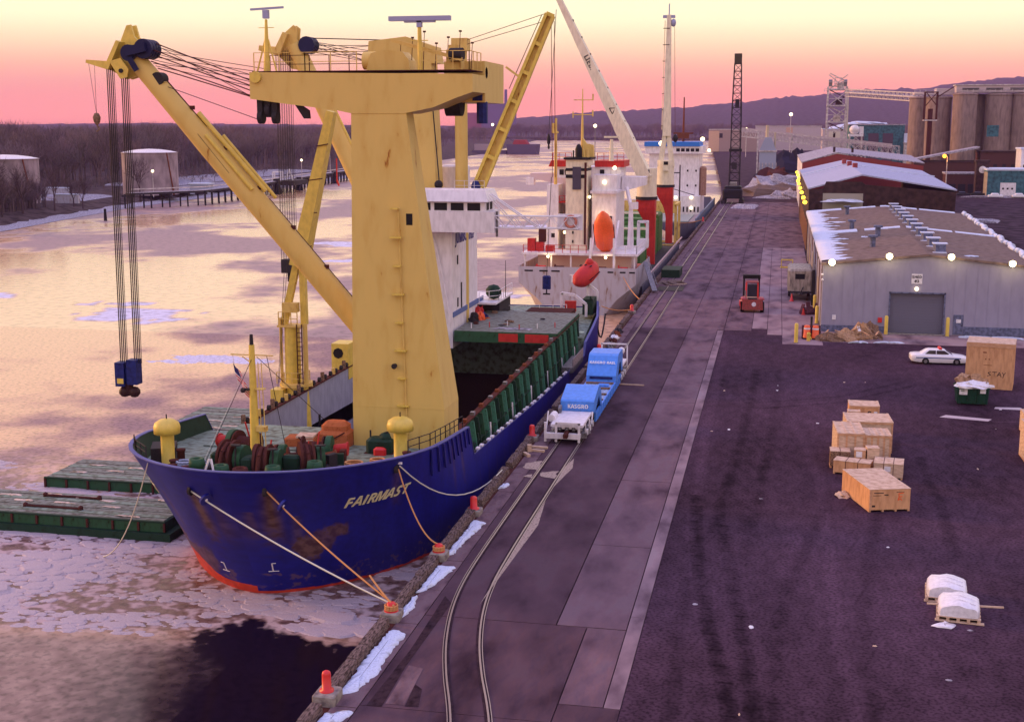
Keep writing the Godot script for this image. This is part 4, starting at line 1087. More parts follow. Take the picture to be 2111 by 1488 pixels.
func mast_crane_front(S: Node):
	var C := group(S, "mast_crane")
	C.set_meta("label", "front mast crane with its boom swung out over the river")
	# tower: plated box that narrows upwards on its port side
	var t := B.new()
	var ring := [[2.7, -25.75, -19.8, -75.6, -79.2], [5.6, -25.75, -19.8, -75.6, -79.2], [24.6, -25.55, -22.2, -75.95, -77.4]]
	for k in 2:
		var r0 = ring[k]; var r1 = ring[k + 1]
		t.hexa([Vector3(r0[1], r0[0], r0[4]), Vector3(r0[2], r0[0], r0[4]), Vector3(r0[2], r0[0], r0[3]), Vector3(r0[1], r0[0], r0[3]), Vector3(r1[1], r1[0], r1[4]), Vector3(r1[2], r1[0], r1[4]), Vector3(r1[2], r1[0], r1[3]), Vector3(r1[1], r1[0], r1[3])])
	part(C, "tower", t, "yellow")
	for y in [5.62, 11.5, 17.5]:   # weld seams and a flange round the tower
		var f: float = (y - 5.6) / 19.0
		var xr := lerpf(-19.75, -22.2, f); var xl := lerpf(-25.75, -25.55, f); var zf := lerpf(-75.6, -76.0, f)
		part(C, "weld_seam", B.new().box(Vector3(xl, y - 0.03, zf), Vector3(xr, y + 0.03, zf + 0.012)), "yellow")
	# conduit with brackets up the front
	part(C, "conduit", B.new().cyl(Vector3(-22.15, 3.0, -75.45), Vector3(-22.6, 18.0, -75.65), 0.05, 0.05, 6), "yellow_rusty")
	for i in 9:
		var y := 4.0 + i * 1.75
		var x := lerpf(-22.15, -22.6, (y - 3.0) / 15.0)
		part(C, "bracket", B.new().cbox(Vector3(x - 0.2, y, -75.5), Vector3(0.75 if i % 2 else 0.5, 0.09, 0.3)), "yellow_bright")
	part(C, "tower_light", B.new().cyl(Vector3(-22.9, 8.3, -75.5), Vector3(-22.9, 8.3, -75.2), 0.14, 0.18, 8), "dark")
	part(C, "tower_hatch", B.new().box(Vector3(-22.15, 17.0, -75.88), Vector3(-21.75, 17.7, -75.8)), "black")
	part(C, "foot_plate", B.new().box(Vector3(-25.9, 2.7, -75.55), Vector3(-24.9, 3.05, -75.1)), "rust")
	# cross-head: two arms, deeper at the tower
	var ch := B.new()
	var prof := [Vector2(-32.05, 24.6), Vector2(-32.05, 26.2), Vector2(-17.95, 26.0), Vector2(-17.95, 24.95), Vector2(-19.0, 24.6), Vector2(-20.4, 24.05), Vector2(-22.2, 23.7), Vector2(-25.5, 23.7), Vector2(-26.5, 23.9), Vector2(-29.8, 24.3)]
	var poly := []
	for q in prof: poly.append(Vector3(q.x, q.y, -75.9))
	ch.prism(poly, Vector3(0, 0, -3.5))
	part(C, "cross_head", ch, "yellow")
	part(C, "cross_head_deck", B.new().box(Vector3(-31.9, 26.2, -79.3), Vector3(-18.1, 26.26, -76.0)), "rust_dark")
	part(C, "padeye", B.new().cyl(Vector3(-31.6, 25.9, -75.88), Vector3(-31.6, 25.9, -75.7), 0.35, 0.35, 12), "yellow_bright")
	# after box of the cross-head with the blue sheaves
	part(C, "sheave_box", B.new().box(Vector3(-20.6, 24.4, -85.0), Vector3(-18.0, 26.9, -79.4)), "yellow")
	part(C, "sheave_block", B.new().rbox(Vector3(-18.9, 24.5, -80.4), Vector3(-18.05, 26.1, -79.35), 0.15).rbox(Vector3(-18.6, 23.1, -80.2), Vector3(-17.95, 24.6, -79.5), 0.2), "blue")
	part(C, "sheave", B.new().cyl(Vector3(-18.3, 26.2, -79.9), Vector3(-18.0, 26.2, -79.9), 0.35, 0.35, 12), "dark")
	part(C, "sheave", B.new().cyl(Vector3(-20.6, 24.3, -80), Vector3(-19.6, 24.3, -80), 0.75, 0.75, 14), "dark")
	# blocks under the starboard arm
	for x in [-31.7, -31.2, -30.75]:
		part(C, "sheave", B.new().cyl(Vector3(x, 23.5 if x != -31.2 else 23.9, -76.4), Vector3(x + 0.3, 23.5 if x != -31.2 else 23.9, -76.4), 0.42, 0.42, 12).cbox(Vector3(x + 0.15, 24.3, -76.4), Vector3(0.35, 1.2, 0.5)), "dark")
	part(C, "guide_block", B.new().prism([Vector3(-29.3, 24.3, -76.2), Vector3(-28.7, 23.4, -76.2), Vector3(-28.35, 23.4, -76.2), Vector3(-28.4, 23.9, -76.2), Vector3(-29.1, 24.35, -76.2)], Vector3(0, 0, -0.3)), "dark")
	# boom
	var foot := Vector3(-23.8, 7.1, -79.6); var head := Vector3(-40.4, 27.1, -77.6)
	var axis := (head - foot).normalized()
	part(C, "boom", B.new().cyl(foot, foot + axis * 4.0, 0.45, 0.76, 22).cyl(foot + axis * 4.0, foot + axis * 19.0, 0.76, 0.74, 22).cyl(foot + axis * 19.0, head, 0.74, 0.6, 22), "yellow")
	var sd := axis.cross(Vector3(0, 0, 1)).normalized()
	if sd.x < 0: sd = -sd
	part(C, "boom_pipe", B.new().cyl(foot + axis * 14.5 + sd * 0.95, foot + axis * 21.0 + sd * 0.9, 0.16, 0.16, 8).cyl(foot + axis * 13.8 + sd * 1.08 + Vector3(0, 0, -0.3), foot + axis * 19.0 + sd * 1.08 + Vector3(0, 0, -0.3), 0.12, 0.12, 8), "yellow_bright")
	part(C, "boom_pipe", B.new().cyl(foot + axis * 15.0 + sd * 0.55 + Vector3(0, 0, 0.66), foot + axis * 19.5 + sd * 0.55 + Vector3(0, 0, 0.63), 0.14, 0.14, 8), "yellow_bright")
	part(C, "boom_rail", B.new().cyl(foot + axis * 4.5 + sd * 0.82, foot + axis * 14.0 + sd * 0.82, 0.03, 0.03, 5).cyl(foot + axis * 20 + sd * 0.7, foot + axis * 24.0 + sd * 0.66, 0.05, 0.05, 5), "rust_dark")
	for i in 6: part(C, "boom_lug", B.new().cbox(foot + axis * (5.0 + i * 3.3) + sd * 0.8, Vector3(0.25, 0.25, 0.25)), "rust_dark")
	for r in 2:   # stencilled plate near the foot
		for q in 6: part(C, "stencil_mark", B.new().cbox(foot + axis * (2.9 + q * 0.33) + sd * (0.12 - r * 0.3) + Vector3(0, 0, 0.66 - 0.06 * r), Vector3(0.2, 0.2, 0.04)), "dark")
	# boom head: two yellow cheek plates, sheave packs, jib nose
	part(C, "head_flange", B.new().prism([Vector3(-41.9, 27.0, -77.0), Vector3(-41.2, 25.9, -77.0), Vector3(-40.75, 26.0, -77.0), Vector3(-40.6, 26.5, -77.0), Vector3(-41.1, 27.2, -77.0)], Vector3(0, 0, 0.15)), "yellow_bright")
	part(C, "head_pin", B.new().cyl(Vector3(-41.1, 26.4, -76.9), Vector3(-41.1, 26.4, -76.75), 0.14, 0.14, 10), "dark")
	for dz in [-0.95, -0.3]:
		part(C, "head_cheek", B.new().prism([Vector3(-42.4, 26.55, -77.6 + dz), Vector3(-41.2, 25.9, -77.6 + dz), Vector3(-40.5, 26.1, -77.6 + dz), Vector3(-40.1, 27.3, -77.6 + dz), Vector3(-40.2, 28.2, -77.6 + dz), Vector3(-40.55, 28.55, -77.6 + dz), Vector3(-40.75, 29.3, -77.6 + dz), Vector3(-41.05, 29.25, -77.6 + dz), Vector3(-41.5, 28.3, -77.6 + dz)], Vector3(0, 0, 0.18)), "yellow_bright")
	part(C, "head_plate", B.new().prism([Vector3(-42.4, 26.6, -78.2), Vector3(-41.45, 28.3, -78.2), Vector3(-41.2, 28.2, -78.2), Vector3(-42.1, 26.5, -78.2)], Vector3(0, 0, 1.2)), "yellow_bright")
	part(C, "jib_nose", B.new().bar(Vector3(-42.2, 26.75, -77.6), Vector3(-43.9, 27.05, -77.6), 0.5, 0.55, 0.2, 0.2), "yellow_bright")
	for i in 4:
		part(C, "sheave", B.new().cyl(Vector3(-39.55, 27.75, -78.2 + i * 0.36), Vector3(-39.55, 27.75, -77.93 + i * 0.36), 0.62, 0.62, 18), mat("sheave_dark", lin(0.012, 0.014, 0.06), 0.5) if i == 0 else "sheave_dark")
		part(C, "sheave", B.new().cyl(Vector3(-40.55, 27.5, -77.9 + i * 0.3), Vector3(-40.55, 27.5, -77.68 + i * 0.3), 0.52, 0.52, 16), "sheave_dark")
	part(C, "sheave_yoke", B.new().bar(Vector3(-40.6, 27.55, -76.6), Vector3(-39.3, 27.85, -76.7), 0.25, 0.55).bar(Vector3(-40.4, 27.2, -76.6), Vector3(-40.0, 26.4, -76.8), 0.2, 0.35), "sheave_dark")
	part(C, "sheave", B.new().cyl(Vector3(-38.85, 25.9, -78.0), Vector3(-38.85, 25.9, -77.2), 0.42, 0.42, 14), "dark")
	part(C, "head_bracket", B.new().prism([Vector3(-39.9, 26.6, -77.9), Vector3(-38.4, 25.7, -77.9), Vector3(-38.9, 25.0, -77.9)], Vector3(0, 0, 0.5)), "yellow")
	# hoisting tackle: two bundles of falls down to the hook block
	for bnd in [[-42.35, 0.065], [-41.35, 0.065]]:
		for i in 9:
			var x: float = bnd[0] + i * bnd[1]
			part(C, "hoist_wire", B.new().cyl(Vector3(x, 26.6, -77.3 + 0.06 * (i % 2)), Vector3(x, 7.5, -77.0 + 0.05 * (i % 2)), 0.022, 0.022, 4, false), "wire")
	var hk := B.new()
	part(C, "hook_block", B.new().box(Vector3(-42.6, 5.95, -77.4), Vector3(-41.95, 7.55, -76.6)).box(Vector3(-41.75, 6.1, -77.4), Vector3(-41.05, 7.75, -76.6)).box(Vector3(-42.0, 6.2, -77.2), Vector3(-41.7, 7.2, -76.8)), "blue")
	part(C, "hook_label", B.new().box(Vector3(-42.45, 6.15, -76.6), Vector3(-42.0, 6.5, -76.58)), "yellow_bright")
	for e in [[-42.15, 1.0], [-41.45, -1.0]]:
		hk.sphere(Vector3(e[0], 5.55, -77), 0.4, 10, 0.95)
	hk.cyl(Vector3(-41.8, 6.1, -77), Vector3(-41.8, 5.3, -77), 0.28, 0.2, 10)
	part(C, "ramshorn_hook", hk, mat("hook_brown", lin(0.035, 0.012, 0.012), 0.5))
	for x in [-43.75, -43.35]: part(C, "whip_wire", B.new().cyl(Vector3(x, 26.9, -77.6), Vector3(-43.4, 23.7, -77.6), 0.014, 0.014, 4, false), "wire")
	part(C, "whip_hook", B.new().lathe(Vector3(-43.4, 23.0, -77.6), [[0.05, 0.0], [0.2, 0.2], [0.25, 0.5], [0.15, 0.75], [0.02, 0.8]], 10).bar(Vector3(-43.4, 23.0, -77.6), Vector3(-43.25, 22.75, -77.6), 0.08).bar(Vector3(-43.25, 22.75, -77.6), Vector3(-43.45, 22.6, -77.6), 0.08), "wood_old")
	# luffing falls from the boom head to the cross-head
	for i in 13:
		var a := Vector3(-39.3, lerpf(26.6, 28.2, i / 12.0), -78.3 + (i % 5) * 0.3)
		var b := Vector3(-32.1, lerpf(24.5, 26.6, fmod(i * 0.37, 1.0)), -78.6 + (i % 4) * 0.6)
		part(C, "luffing_wire", B.new().cyl(a, b, 0.02 if i % 3 else 0.035, -1.0, 4, false), "wire" if i % 3 else "rust_dark")
	part(C, "luffing_wire", B.new().cyl(Vector3(-38.9, 25.6, -77.6), Vector3(-31.6, 23.3, -76.4), 0.022, -1.0, 4, false), "wire")
	part(C, "luffing_wire", B.new().cyl(Vector3(-38.7, 25.2, -77.6), Vector3(-34.2, 20.0, -77.2), 0.015, -1.0, 4, false), "wire")
	# machinery, rails, radar masts on top
	part(C, "winch_housing", B.new().prism([Vector3(-24.9, 26.26, -77.0), Vector3(-24.6, 27.3, -77.0), Vector3(-23.9, 27.5, -77.0), Vector3(-22.6, 27.4, -77.0), Vector3(-22.2, 26.9, -77.0), Vector3(-22.1, 26.26, -77.0)], Vector3(0, 0, -1.6)), "yellow")
	part(C, "winch_drum", B.new().cyl(Vector3(-25.2, 26.9, -77.6), Vector3(-24.2, 26.9, -77.6), 0.55, 0.55, 14), "yellow_rusty")
	part(C, "top_rail", B.new().rail([Vector3(-31.8, 26.26, -76.1), Vector3(-28.5, 26.26, -76.1), Vector3(-25.2, 26.26, -76.1)], 1.1, 1.6, 0.025), "yellow_rusty")
	part(C, "top_rail", B.new().rail([Vector3(-21.2, 26.26, -76.1), Vector3(-18.2, 26.26, -76.1), Vector3(-18.2, 26.26, -79.2)], 1.1, 1.2, 0.025), "yellow_rusty")
	part(C, "top_rail", B.new().rail([Vector3(-32.0, 26.26, -79.2), Vector3(-25.4, 26.26, -79.2)], 1.1, 1.3, 0.025), "rust_dark")
	part(C, "boom_rest", B.new().bar(Vector3(-23.4, 28.1, -77.4), Vector3(-18.9, 26.9, -77.2), 0.18, 0.22), "yellow_rusty")
	for i in 7: part(C, "lamp_post", B.new().cyl(Vector3(-23.0 + i * 0.75, 26.3, -77.8), Vector3(-22.9 + i * 0.75, 27.9 + 0.35 * (i % 3), -77.8), 0.03, 0.02, 5).cbox(Vector3(-22.9 + i * 0.75, 27.9 + 0.35 * (i % 3), -77.8), Vector3(0.16, 0.1, 0.12)), "rust_dark")
	part(C, "head_box", B.new().box(Vector3(-20.0, 26.3, -78.6), Vector3(-19.1, 27.5, -77.6)).box(Vector3(-19.9, 27.5, -78.4), Vector3(-19.3, 27.8, -77.8)), "yellow_rusty")
	part(C, "sheave", B.new().cyl(Vector3(-19.7, 27.2, -77.5), Vector3(-18.9, 27.2, -77.4), 0.4, 0.4, 12), "dark")
	part(C, "radar_mast", B.new().cyl(Vector3(-21.35, 26.2, -76.6), Vector3(-21.38, 28.9, -76.6), 0.16, 0.12, 10).bar(Vector3(-21.9, 28.0, -76.6), Vector3(-20.85, 28.0, -76.6), 0.05), "yellow_bright")
	part(C, "radar_scanner", B.new().box(Vector3(-23.25, 29.15, -76.8), Vector3(-19.45, 29.42, -76.4)).cbox(Vector3(-21.37, 28.95, -76.6), Vector3(0.3, 0.35, 0.3)).box(Vector3(-22.3, 29.05, -76.75), Vector3(-20.4, 29.2, -76.45)), mat("radar_grey", lin(0.32, 0.34, 0.52), 0.5))
	part(C, "radar_mast", B.new().cyl(Vector3(-31.25, 26.2, -76.8), Vector3(-31.2, 29.4, -76.8), 0.22, 0.08, 10).bar(Vector3(-31.7, 28.9, -76.8), Vector3(-30.7, 28.9, -76.8), 0.04).bar(Vector3(-31.9, 26.2, -76.8), Vector3(-31.3, 28.2, -76.8), 0.08).bar(Vector3(-30.6, 26.2, -76.8), Vector3(-31.1, 28.2, -76.8), 0.08), "yellow_bright")
	part(C, "radar_scanner", B.new().bar(Vector3(-32.2, 30.0, -76.8), Vector3(-30.05, 30.1, -76.8), 0.16, 0.12).cbox(Vector3(-31.2, 29.7, -76.8), Vector3(0.35, 0.5, 0.3)), "radar_grey")
func mast_crane_aft(S: Node):
	var C := group(S, "mast_crane")
	C.set_meta("label", "after mast crane standing behind the bridge")
	part(C, "tower", B.new().hexa([Vector3(-36.6, 3, -128.6), Vector3(-33.0, 3, -128.6), Vector3(-33.0, 3, -125.2), Vector3(-36.6, 3, -125.2), Vector3(-36.4, 29.0, -128.0), Vector3(-33.9, 29.0, -128.0), Vector3(-33.9, 29.0, -125.6), Vector3(-36.4, 29.0, -125.6)]), "yellow")
	part(C, "tower_pipe", B.new().cyl(Vector3(-33.0, 17, -125.0), Vector3(-33.7, 25, -125.2), 0.06, 0.06, 6).sphere(Vector3(-33.0, 17.2, -124.6), 0.45, 10), "dark")
	part(C, "cross_head", B.new().prism([Vector3(-40.5, 29.0, -125.6), Vector3(-40.3, 31.2, -125.6), Vector3(-36.5, 31.6, -125.6), Vector3(-33.5, 30.6, -125.6), Vector3(-33.2, 29.0, -125.6)], Vector3(0, 0, -2.4)), "yellow")
	var foot := Vector3(-36.2, 5.5, -126.5); var head := Vector3(-48.2, 31.0, -126.0)
	part(C, "boom", B.new().cyl(foot, head, 0.95, 0.85, 18), "yellow")
	for dz in [-1.0, -0.2]:
		part(C, "head_cheek", B.new().prism([Vector3(-50.3, 30.2, -126 + dz), Vector3(-48.6, 28.6, -126 + dz), Vector3(-47.2, 28.4, -126 + dz), Vector3(-47.3, 30.2, -126 + dz), Vector3(-48.0, 31.5, -126 + dz), Vector3(-47.9, 32.6, -126 + dz), Vector3(-48.3, 32.9, -126 + dz), Vector3(-49.2, 32.2, -126 + dz)], Vector3(0, 0, 0.2)), "yellow_rusty")
	part(C, "head_plate", B.new().prism([Vector3(-50.3, 30.2, -126.7), Vector3(-49.2, 32.2, -126.7), Vector3(-48.7, 32.0, -126.7), Vector3(-49.6, 30.0, -126.7)], Vector3(0, 0, 1.4)), "yellow_rusty")
	part(C, "jib_nose", B.new().bar(Vector3(-49.8, 30.3, -126), Vector3(-52.0, 30.7, -126), 0.6, 0.9, 0.4, 0.5), "yellow_rusty")
	for i in 4: part(C, "sheave", B.new().cyl(Vector3(-46.7, 30.9, -126.7 + i * 0.4), Vector3(-46.7, 30.9, -126.4 + i * 0.4), 0.85, 0.85, 16), "sheave_dark")
	for i in 15: part(C, "hoist_wire", B.new().cyl(Vector3(-50.3 + i * 0.125, 30.4, -126.0 + 0.1 * (i % 2)), Vector3(-50.3 + i * 0.125, 9.0, -125.8 + 0.1 * (i % 2)), 0.024, -1.0, 4, false), "wire")
	part(C, "hook_block", B.new().box(Vector3(-50.2, 7.9, -126.4), Vector3(-48.4, 9.3, -125.4)).box(Vector3(-49.6, 7.0, -126.2), Vector3(-49.0, 7.9, -125.6)), "dark")
	for i in 9:
		part(C, "luffing_wire", B.new().cyl(Vector3(-46.7, 30.3 + (i % 3) * 0.5, -126.6 + (i % 4) * 0.4), Vector3(-40.4, 29.2 + (i % 4) * 0.55, -127.2 + (i % 3) * 0.6), 0.03, -1.0, 4, false), "wire" if i % 3 else "rust_dark")
	part(C, "luffing_wire", B.new().cyl(Vector3(-46.6, 31.6, -126), Vector3(-38.0, 31.3, -126.4), 0.05, -1.0, 4, false), "wire")
	part(C, "boom_pipe", B.new().cyl(foot.lerp(head, 0.3) + Vector3(0.9, 0.3, 0), foot.lerp(head, 0.8) + Vector3(0.85, 0.3, 0), 0.16, 0.16, 6), "yellow_bright")
func deck_cranes(S: Node):
	# small starboard deck crane beside the open hold
	var C := group(S, "deck_crane")
	C.set_meta("label", "slim yellow deck crane beside the open hold")
	part(C, "pedestal", B.new().cyl(Vector3(-35.6, 0.0, -91.5), Vector3(-35.6, 3.4, -91.5), 1.0, 0.85, 16), "yellow_bright")
	part(C, "crane_column", B.new().cyl(Vector3(-35.9, 3.4, -91.5), Vector3(-35.9, 8.0, -91.5), 0.62, 0.58, 16), "yellow_bright")
	part(C, "crane_platform", B.new().cyl(Vector3(-35.7, 3.35, -91.5), Vector3(-35.7, 3.6, -91.5), 1.25, 1.25, 16).cbox(Vector3(-35.9, 8.0, -91.5), Vector3(1.9, 0.15, 1.4)), "yellow_rusty")
	part(C, "platform_rail", B.new().rail([Vector3(-36.9, 3.6, -90.6), Vector3(-35.0, 3.6, -90.4), Vector3(-34.7, 3.6, -91.8)], 0.9, 0.7, 0.03), "yellow_rusty")
	part(C, "side_column", B.new().cyl(Vector3(-34.75, 3.5, -91.2), Vector3(-34.75, 8.2, -91.2), 0.2, 0.2, 8).cyl(Vector3(-36.7, 3.5, -91.2), Vector3(-36.7, 8.6, -91.2), 0.12, 0.12, 8), "yellow_rusty")
	part(C, "caged_ladder", B.new().bar(Vector3(-35.25, 3.5, -90.75), Vector3(-35.25, 8.2, -90.75), 0.07).bar(Vector3(-34.85, 3.5, -90.75), Vector3(-34.85, 8.2, -90.75), 0.07), "rust_dark")
	for i in 13: part(C, "ladder_rung", B.new().bar(Vector3(-35.25, 3.7 + i * 0.35, -90.75), Vector3(-34.85, 3.7 + i * 0.35, -90.75), 0.05), "rust_dark")
	part(C, "cab_gallery", B.new().rail([Vector3(-36.7, 8.1, -90.8), Vector3(-35.2, 8.1, -90.8)], 1.0, 0.5, 0.03).box(Vector3(-36.4, 9.1, -91.4), Vector3(-35.2, 9.8, -90.8)), "yellow_rusty")
	for dx in [-0.55, 0.55]:
		part(C, "jib_leg", B.new().bar(Vector3(-35.7 + dx * 1.5, 8.1, -91.5), Vector3(-35.1 + dx * 0.35, 13.0, -91.5), 0.45, 0.5), "yellow_bright")
	part(C, "jib", B.new().bar(Vector3(-35.15, 12.6, -91.5), Vector3(-32.3, 24.0, -91.5), 1.6, 1.1, 0.75, 0.6), "yellow_bright")
	for i in 4:
		var p := Vector3(-35.0, 12.6, -91.5).lerp(Vector3(-32.3, 24.0, -91.5), 0.12 + i * 0.22)
		part(C, "jib_step", B.new().bar(p + Vector3(-0.75 + i * 0.1, 0, 0.55), p + Vector3(0.75 - i * 0.1, 0.15, 0.55), 0.07), "rust_dark")
	part(C, "jib_cable", B.new().cyl(Vector3(-34.9, 12.8, -90.95), Vector3(-32.3, 23.9, -91.15), 0.03, 0.03, 4), "rust_dark")
	part(C, "stay_wire", B.new().cyl(Vector3(-36.9, 3.6, -91), Vector3(-35.9, 13, -91), 0.02, -1.0, 4, false).cyl(Vector3(-37.2, 1.0, -91), Vector3(-36.2, 12, -91), 0.02, -1.0, 4, false), "wire")
	part(C, "cargo_hook", B.new().bar(Vector3(-31.9, 20.6, -91.2), Vector3(-31.9, 19.0, -91.2), 0.08).bar(Vector3(-31.9, 19.0, -91.2), Vector3(-31.75, 18.6, -91.2), 0.12), "bright_red")
	part(S, "yellow_locker", B.new().box(Vector3(-37.3, 0.6, -91.4), Vector3(-36.3, 3.2, -90.2)), "yellow_bright")
	var yl := part(S, "yellow_locker", B.new().box(Vector3(-36.2, 2.0, -103.0), Vector3(-34.7, 5.0, -101.0)), "yellow_bright")
	part(S, "locker_opening", B.new().cyl(Vector3(-35.6, 4.2, -101.0), Vector3(-35.6, 4.2, -100.96), 0.45, 0.45, 8), "black")
	# crane jib over the bridge
	var J := group(S, "deck_crane")
	J.set_meta("label", "yellow deck crane column and raised jib above the bridge")
	part(J, "crane_column", B.new().cyl(Vector3(-31.1, 3, -126.5), Vector3(-31.1, 30.2, -126.5), 0.68, 0.62, 16), "yellow")
	part(J, "column_head", B.new().box(Vector3(-31.9, 30.2, -127.2), Vector3(-30.3, 31.4, -125.8)), "yellow_rusty")
	var f := Vector3(-28.9, 17.2, -125.0); var h := Vector3(-21.9, 33.4, -125.0)
	var ax := (h - f).normalized(); var sx := Vector3(ax.y, -ax.x, 0)
	for s in [-0.52, 0.52]:
		part(J, "jib_side", B.new().bar(f + sx * s, h + sx * s * 0.7, 0.5, 0.3), "yellow_bright")
	part(J, "jib_web", B.new().bar(f + Vector3(0, 0, -0.3), h + Vector3(0, 0, -0.3), 0.06, 0.95), "yellow_rusty")
	for i in 7:
		var p := f.lerp(h, i / 6.0)
		part(J, "jib_cross_plate", B.new().bar(p - sx * 0.5 * (1 - i * 0.04), p + sx * 0.5 * (1 - i * 0.04), 0.4, 0.35), "yellow_bright")
	part(J, "jib_ladder", B.new().bar(f.lerp(h, 0.55) - sx * 0.95, f.lerp(h, 0.98) - sx * 0.75, 0.06), "rust_dark")
	part(J, "jib_foot_block", B.new().sphere(Vector3(-29.2, 16.9, -124.6), 0.5, 10, 1.6), "blue")
	part(J, "jib_arm", B.new().bar(f.lerp(h, 0.63) - sx * 0.4, f.lerp(h, 0.63) - sx * 1.9 + Vector3(0, 0.4, 0), 0.2), "yellow_rusty")
	for i in 2: part(J, "span_wire", B.new().cyl(h + Vector3(-0.5, 0.1 - i * 0.7, 0), Vector3(-30.4, 31.2 - i * 0.4, -126), 0.03, -1.0, 4, false), "rust")
	for i in 2: part(J, "fall_wire", B.new().cyl(h + Vector3(0.1 + i * 0.3, -0.6, 0), Vector3(-21.6 + i * 0.3, 18.0, -125), 0.03, -1.0, 4, false), "rust")

# ---------------------------------------------------------------- the other vessels
func loft(secs: Array, closed_ends := true) -> B:   # sections: arrays of Vector3 with equal counts
	var b: B = B.new().smooth()
	for k in secs.size() - 1:
		var s0: Array = secs[k]; var s1: Array = secs[k + 1]
		for i in s0.size() - 1:
			b.quad(s0[i], s1[i], s1[i + 1], s0[i + 1])
	b.smooth(false)
	if closed_ends:
		for s in [secs[0], secs[-1]]:
			for i in range(1, s.size() - 1): b.tri(s[0], s[i], s[i + 1])
	return b
func cargo_section(cx: float, z: float, hb: float, top: float, bilge: float) -> Array:
	var s := []
	for q in [[-1.0, 1.0], [-1.0, 0.72], [-0.97, 0.45], [-0.86, 0.2], [-0.6, 0.0], [0.6, 0.0], [0.86, 0.2], [0.97, 0.45], [1.0, 0.72], [1.0, 1.0]]:
		s.append(Vector3(cx + hb * q[0] * (1.0 if absf(q[0]) == 1.0 else lerpf(1.0, bilge, 1.0 - q[1])), lerpf(-4.5, top, q[1]), z))
	return s
func make_ship_two():
	rng.seed = 81
	var cx := -26.9
	var S := thing("cargo_ship", "grey cargo ship with red pedestal cranes and orange lifeboat at its stern", "ship", Vector3(cx, -3, -222), 0.0, "", true)
	var secs := []
	for q in [[-176.0, 8.25, 3.6, 0.45], [-178.5, 8.3, 3.6, 0.75], [-182, 8.3, 3.6, 0.95], [-194.5, 8.3, 3.5, 1.0], [-196, 8.3, 0.6, 1.0], [-250, 8.3, 0.6, 1.0], [-262, 6.8, 0.9, 0.9], [-270, 2.8, 2.0, 0.5], [-272, 0.3, 2.4, 0.2]]:
		secs.append(cargo_section(cx, q[0], q[1], q[2], q[3]))
	part(S, "hull", loft(secs), "hull_grey")
	part(S, "hull_side_band", B.new().box(Vector3(-18.62, -3.5, -255), Vector3(-18.57, 0.2, -184)), "hull_grey_dark")
	part(S, "stern_deck", B.new().box(Vector3(-35.0, 2.2, -194), Vector3(-18.8, 2.4, -176.2)), "red_paint")
	part(S, "main_deck", B.new().box(Vector3(-35.0, -0.6, -262), Vector3(-18.9, -0.4, -194)), "dark")
	part(S, "gunwale", B.new().box(Vector3(-18.75, 0.6, -262), Vector3(-18.5, 0.8, -195.5)), mat("gunwale", lin(0.5, 0.36, 0.34), 0.6))
	for i in 24: part(S, "bulwark_stay", B.new().prism([Vector3(-18.8, 0.6, -197 - i * 2.6), Vector3(-18.8, -0.4, -197 - i * 2.6), Vector3(-19.4, -0.4, -197 - i * 2.6)], Vector3(0, 0, -0.15)), "red_paint")
	for x in [-34.3, -32.2, -30.5, -26.4, -22.6, -20.9, -19.6]: part(S, "freeing_port", B.new().box(Vector3(x, 2.9, -176.02), Vector3(x + (1.2 if x < -30 else 0.8), 3.12, -175.97)), "black")
	text(S, "stern_lettering", "TA", 1.1, M["white"], Transform3D(Basis.IDENTITY, Vector3(-27.0, 2.05, -175.95)), 0.03)
	# raised poop deck with posts and rails
	part(S, "upper_deck", B.new().box(Vector3(-35.2, 5.0, -192), Vector3(-18.7, 5.3, -178.5)), "white")
	for x in [-34.8, -31.0, -28.2, -25.5, -22.0, -19.2]:
		part(S, "deck_post", B.new().bar(Vector3(x, 2.3, -178.9), Vector3(x, 5.1, -178.9), 0.22), "white")
	part(S, "upper_deck_rail", B.new().rail([Vector3(-35.0, 5.3, -178.7), Vector3(-26.0, 5.3, -178.7)], 1.1, 1.2, 0.04), "red_paint")
	part(S, "upper_deck_rail", B.new().rail([Vector3(-22.0, 5.3, -178.7), Vector3(-18.9, 5.3, -178.7), Vector3(-18.9, 5.3, -192)], 1.1, 1.4, 0.04), "white")
	part(S, "mezzanine_wall", B.new().box(Vector3(-33.5, 2.4, -190), Vector3(-20.0, 5.0, -182)), mat("pink_white", lin(0.62, 0.5, 0.52), 0.6))
	for e in [[-32.8, "red_paint"], [-30.2, "rust_dark"], [-24.2, "rust_dark"], [-21.2, "red_paint"]]: part(S, "deck_winch", B.new().cyl(Vector3(e[0], 3.1, -177.6), Vector3(e[0] + 1.2, 3.1, -177.6), 0.5, 0.5, 10).cyl(Vector3(e[0] - 0.1, 3.1, -177.6), Vector3(e[0], 3.1, -177.6), 0.75, 0.75, 12), e[1])
	for e in [[-34.2, 1.8], [-33.0, 1.3], [-31.6, 0.8]]: part(S, "red_locker", B.new().cbox(Vector3(e[0], 5.3 + e[1] / 2, -181), Vector3(1.1, e[1], 1.2)), "red_paint")
	part(S, "mast_box", B.new().box(Vector3(-33.2, 6.6, -181.5), Vector3(-32.2, 8.4, -180.8)), "rust_dark")
	# accommodation
	part(S, "house_wall", B.new().box(Vector3(-32.6, 5.2, -192), Vector3(-30.9, 14.6, -184)), "white")
	part(S, "house_wall", B.new().box(Vector3(-26.0, 5.2, -194), Vector3(-22.5, 16.0, -184)), "white")
	part(S, "house_core", B.new().box(Vector3(-32.4, 5.2, -195), Vector3(-22.7, 15.4, -188)), mat("pinkhouse", lin(0.66, 0.5, 0.5), 0.55))
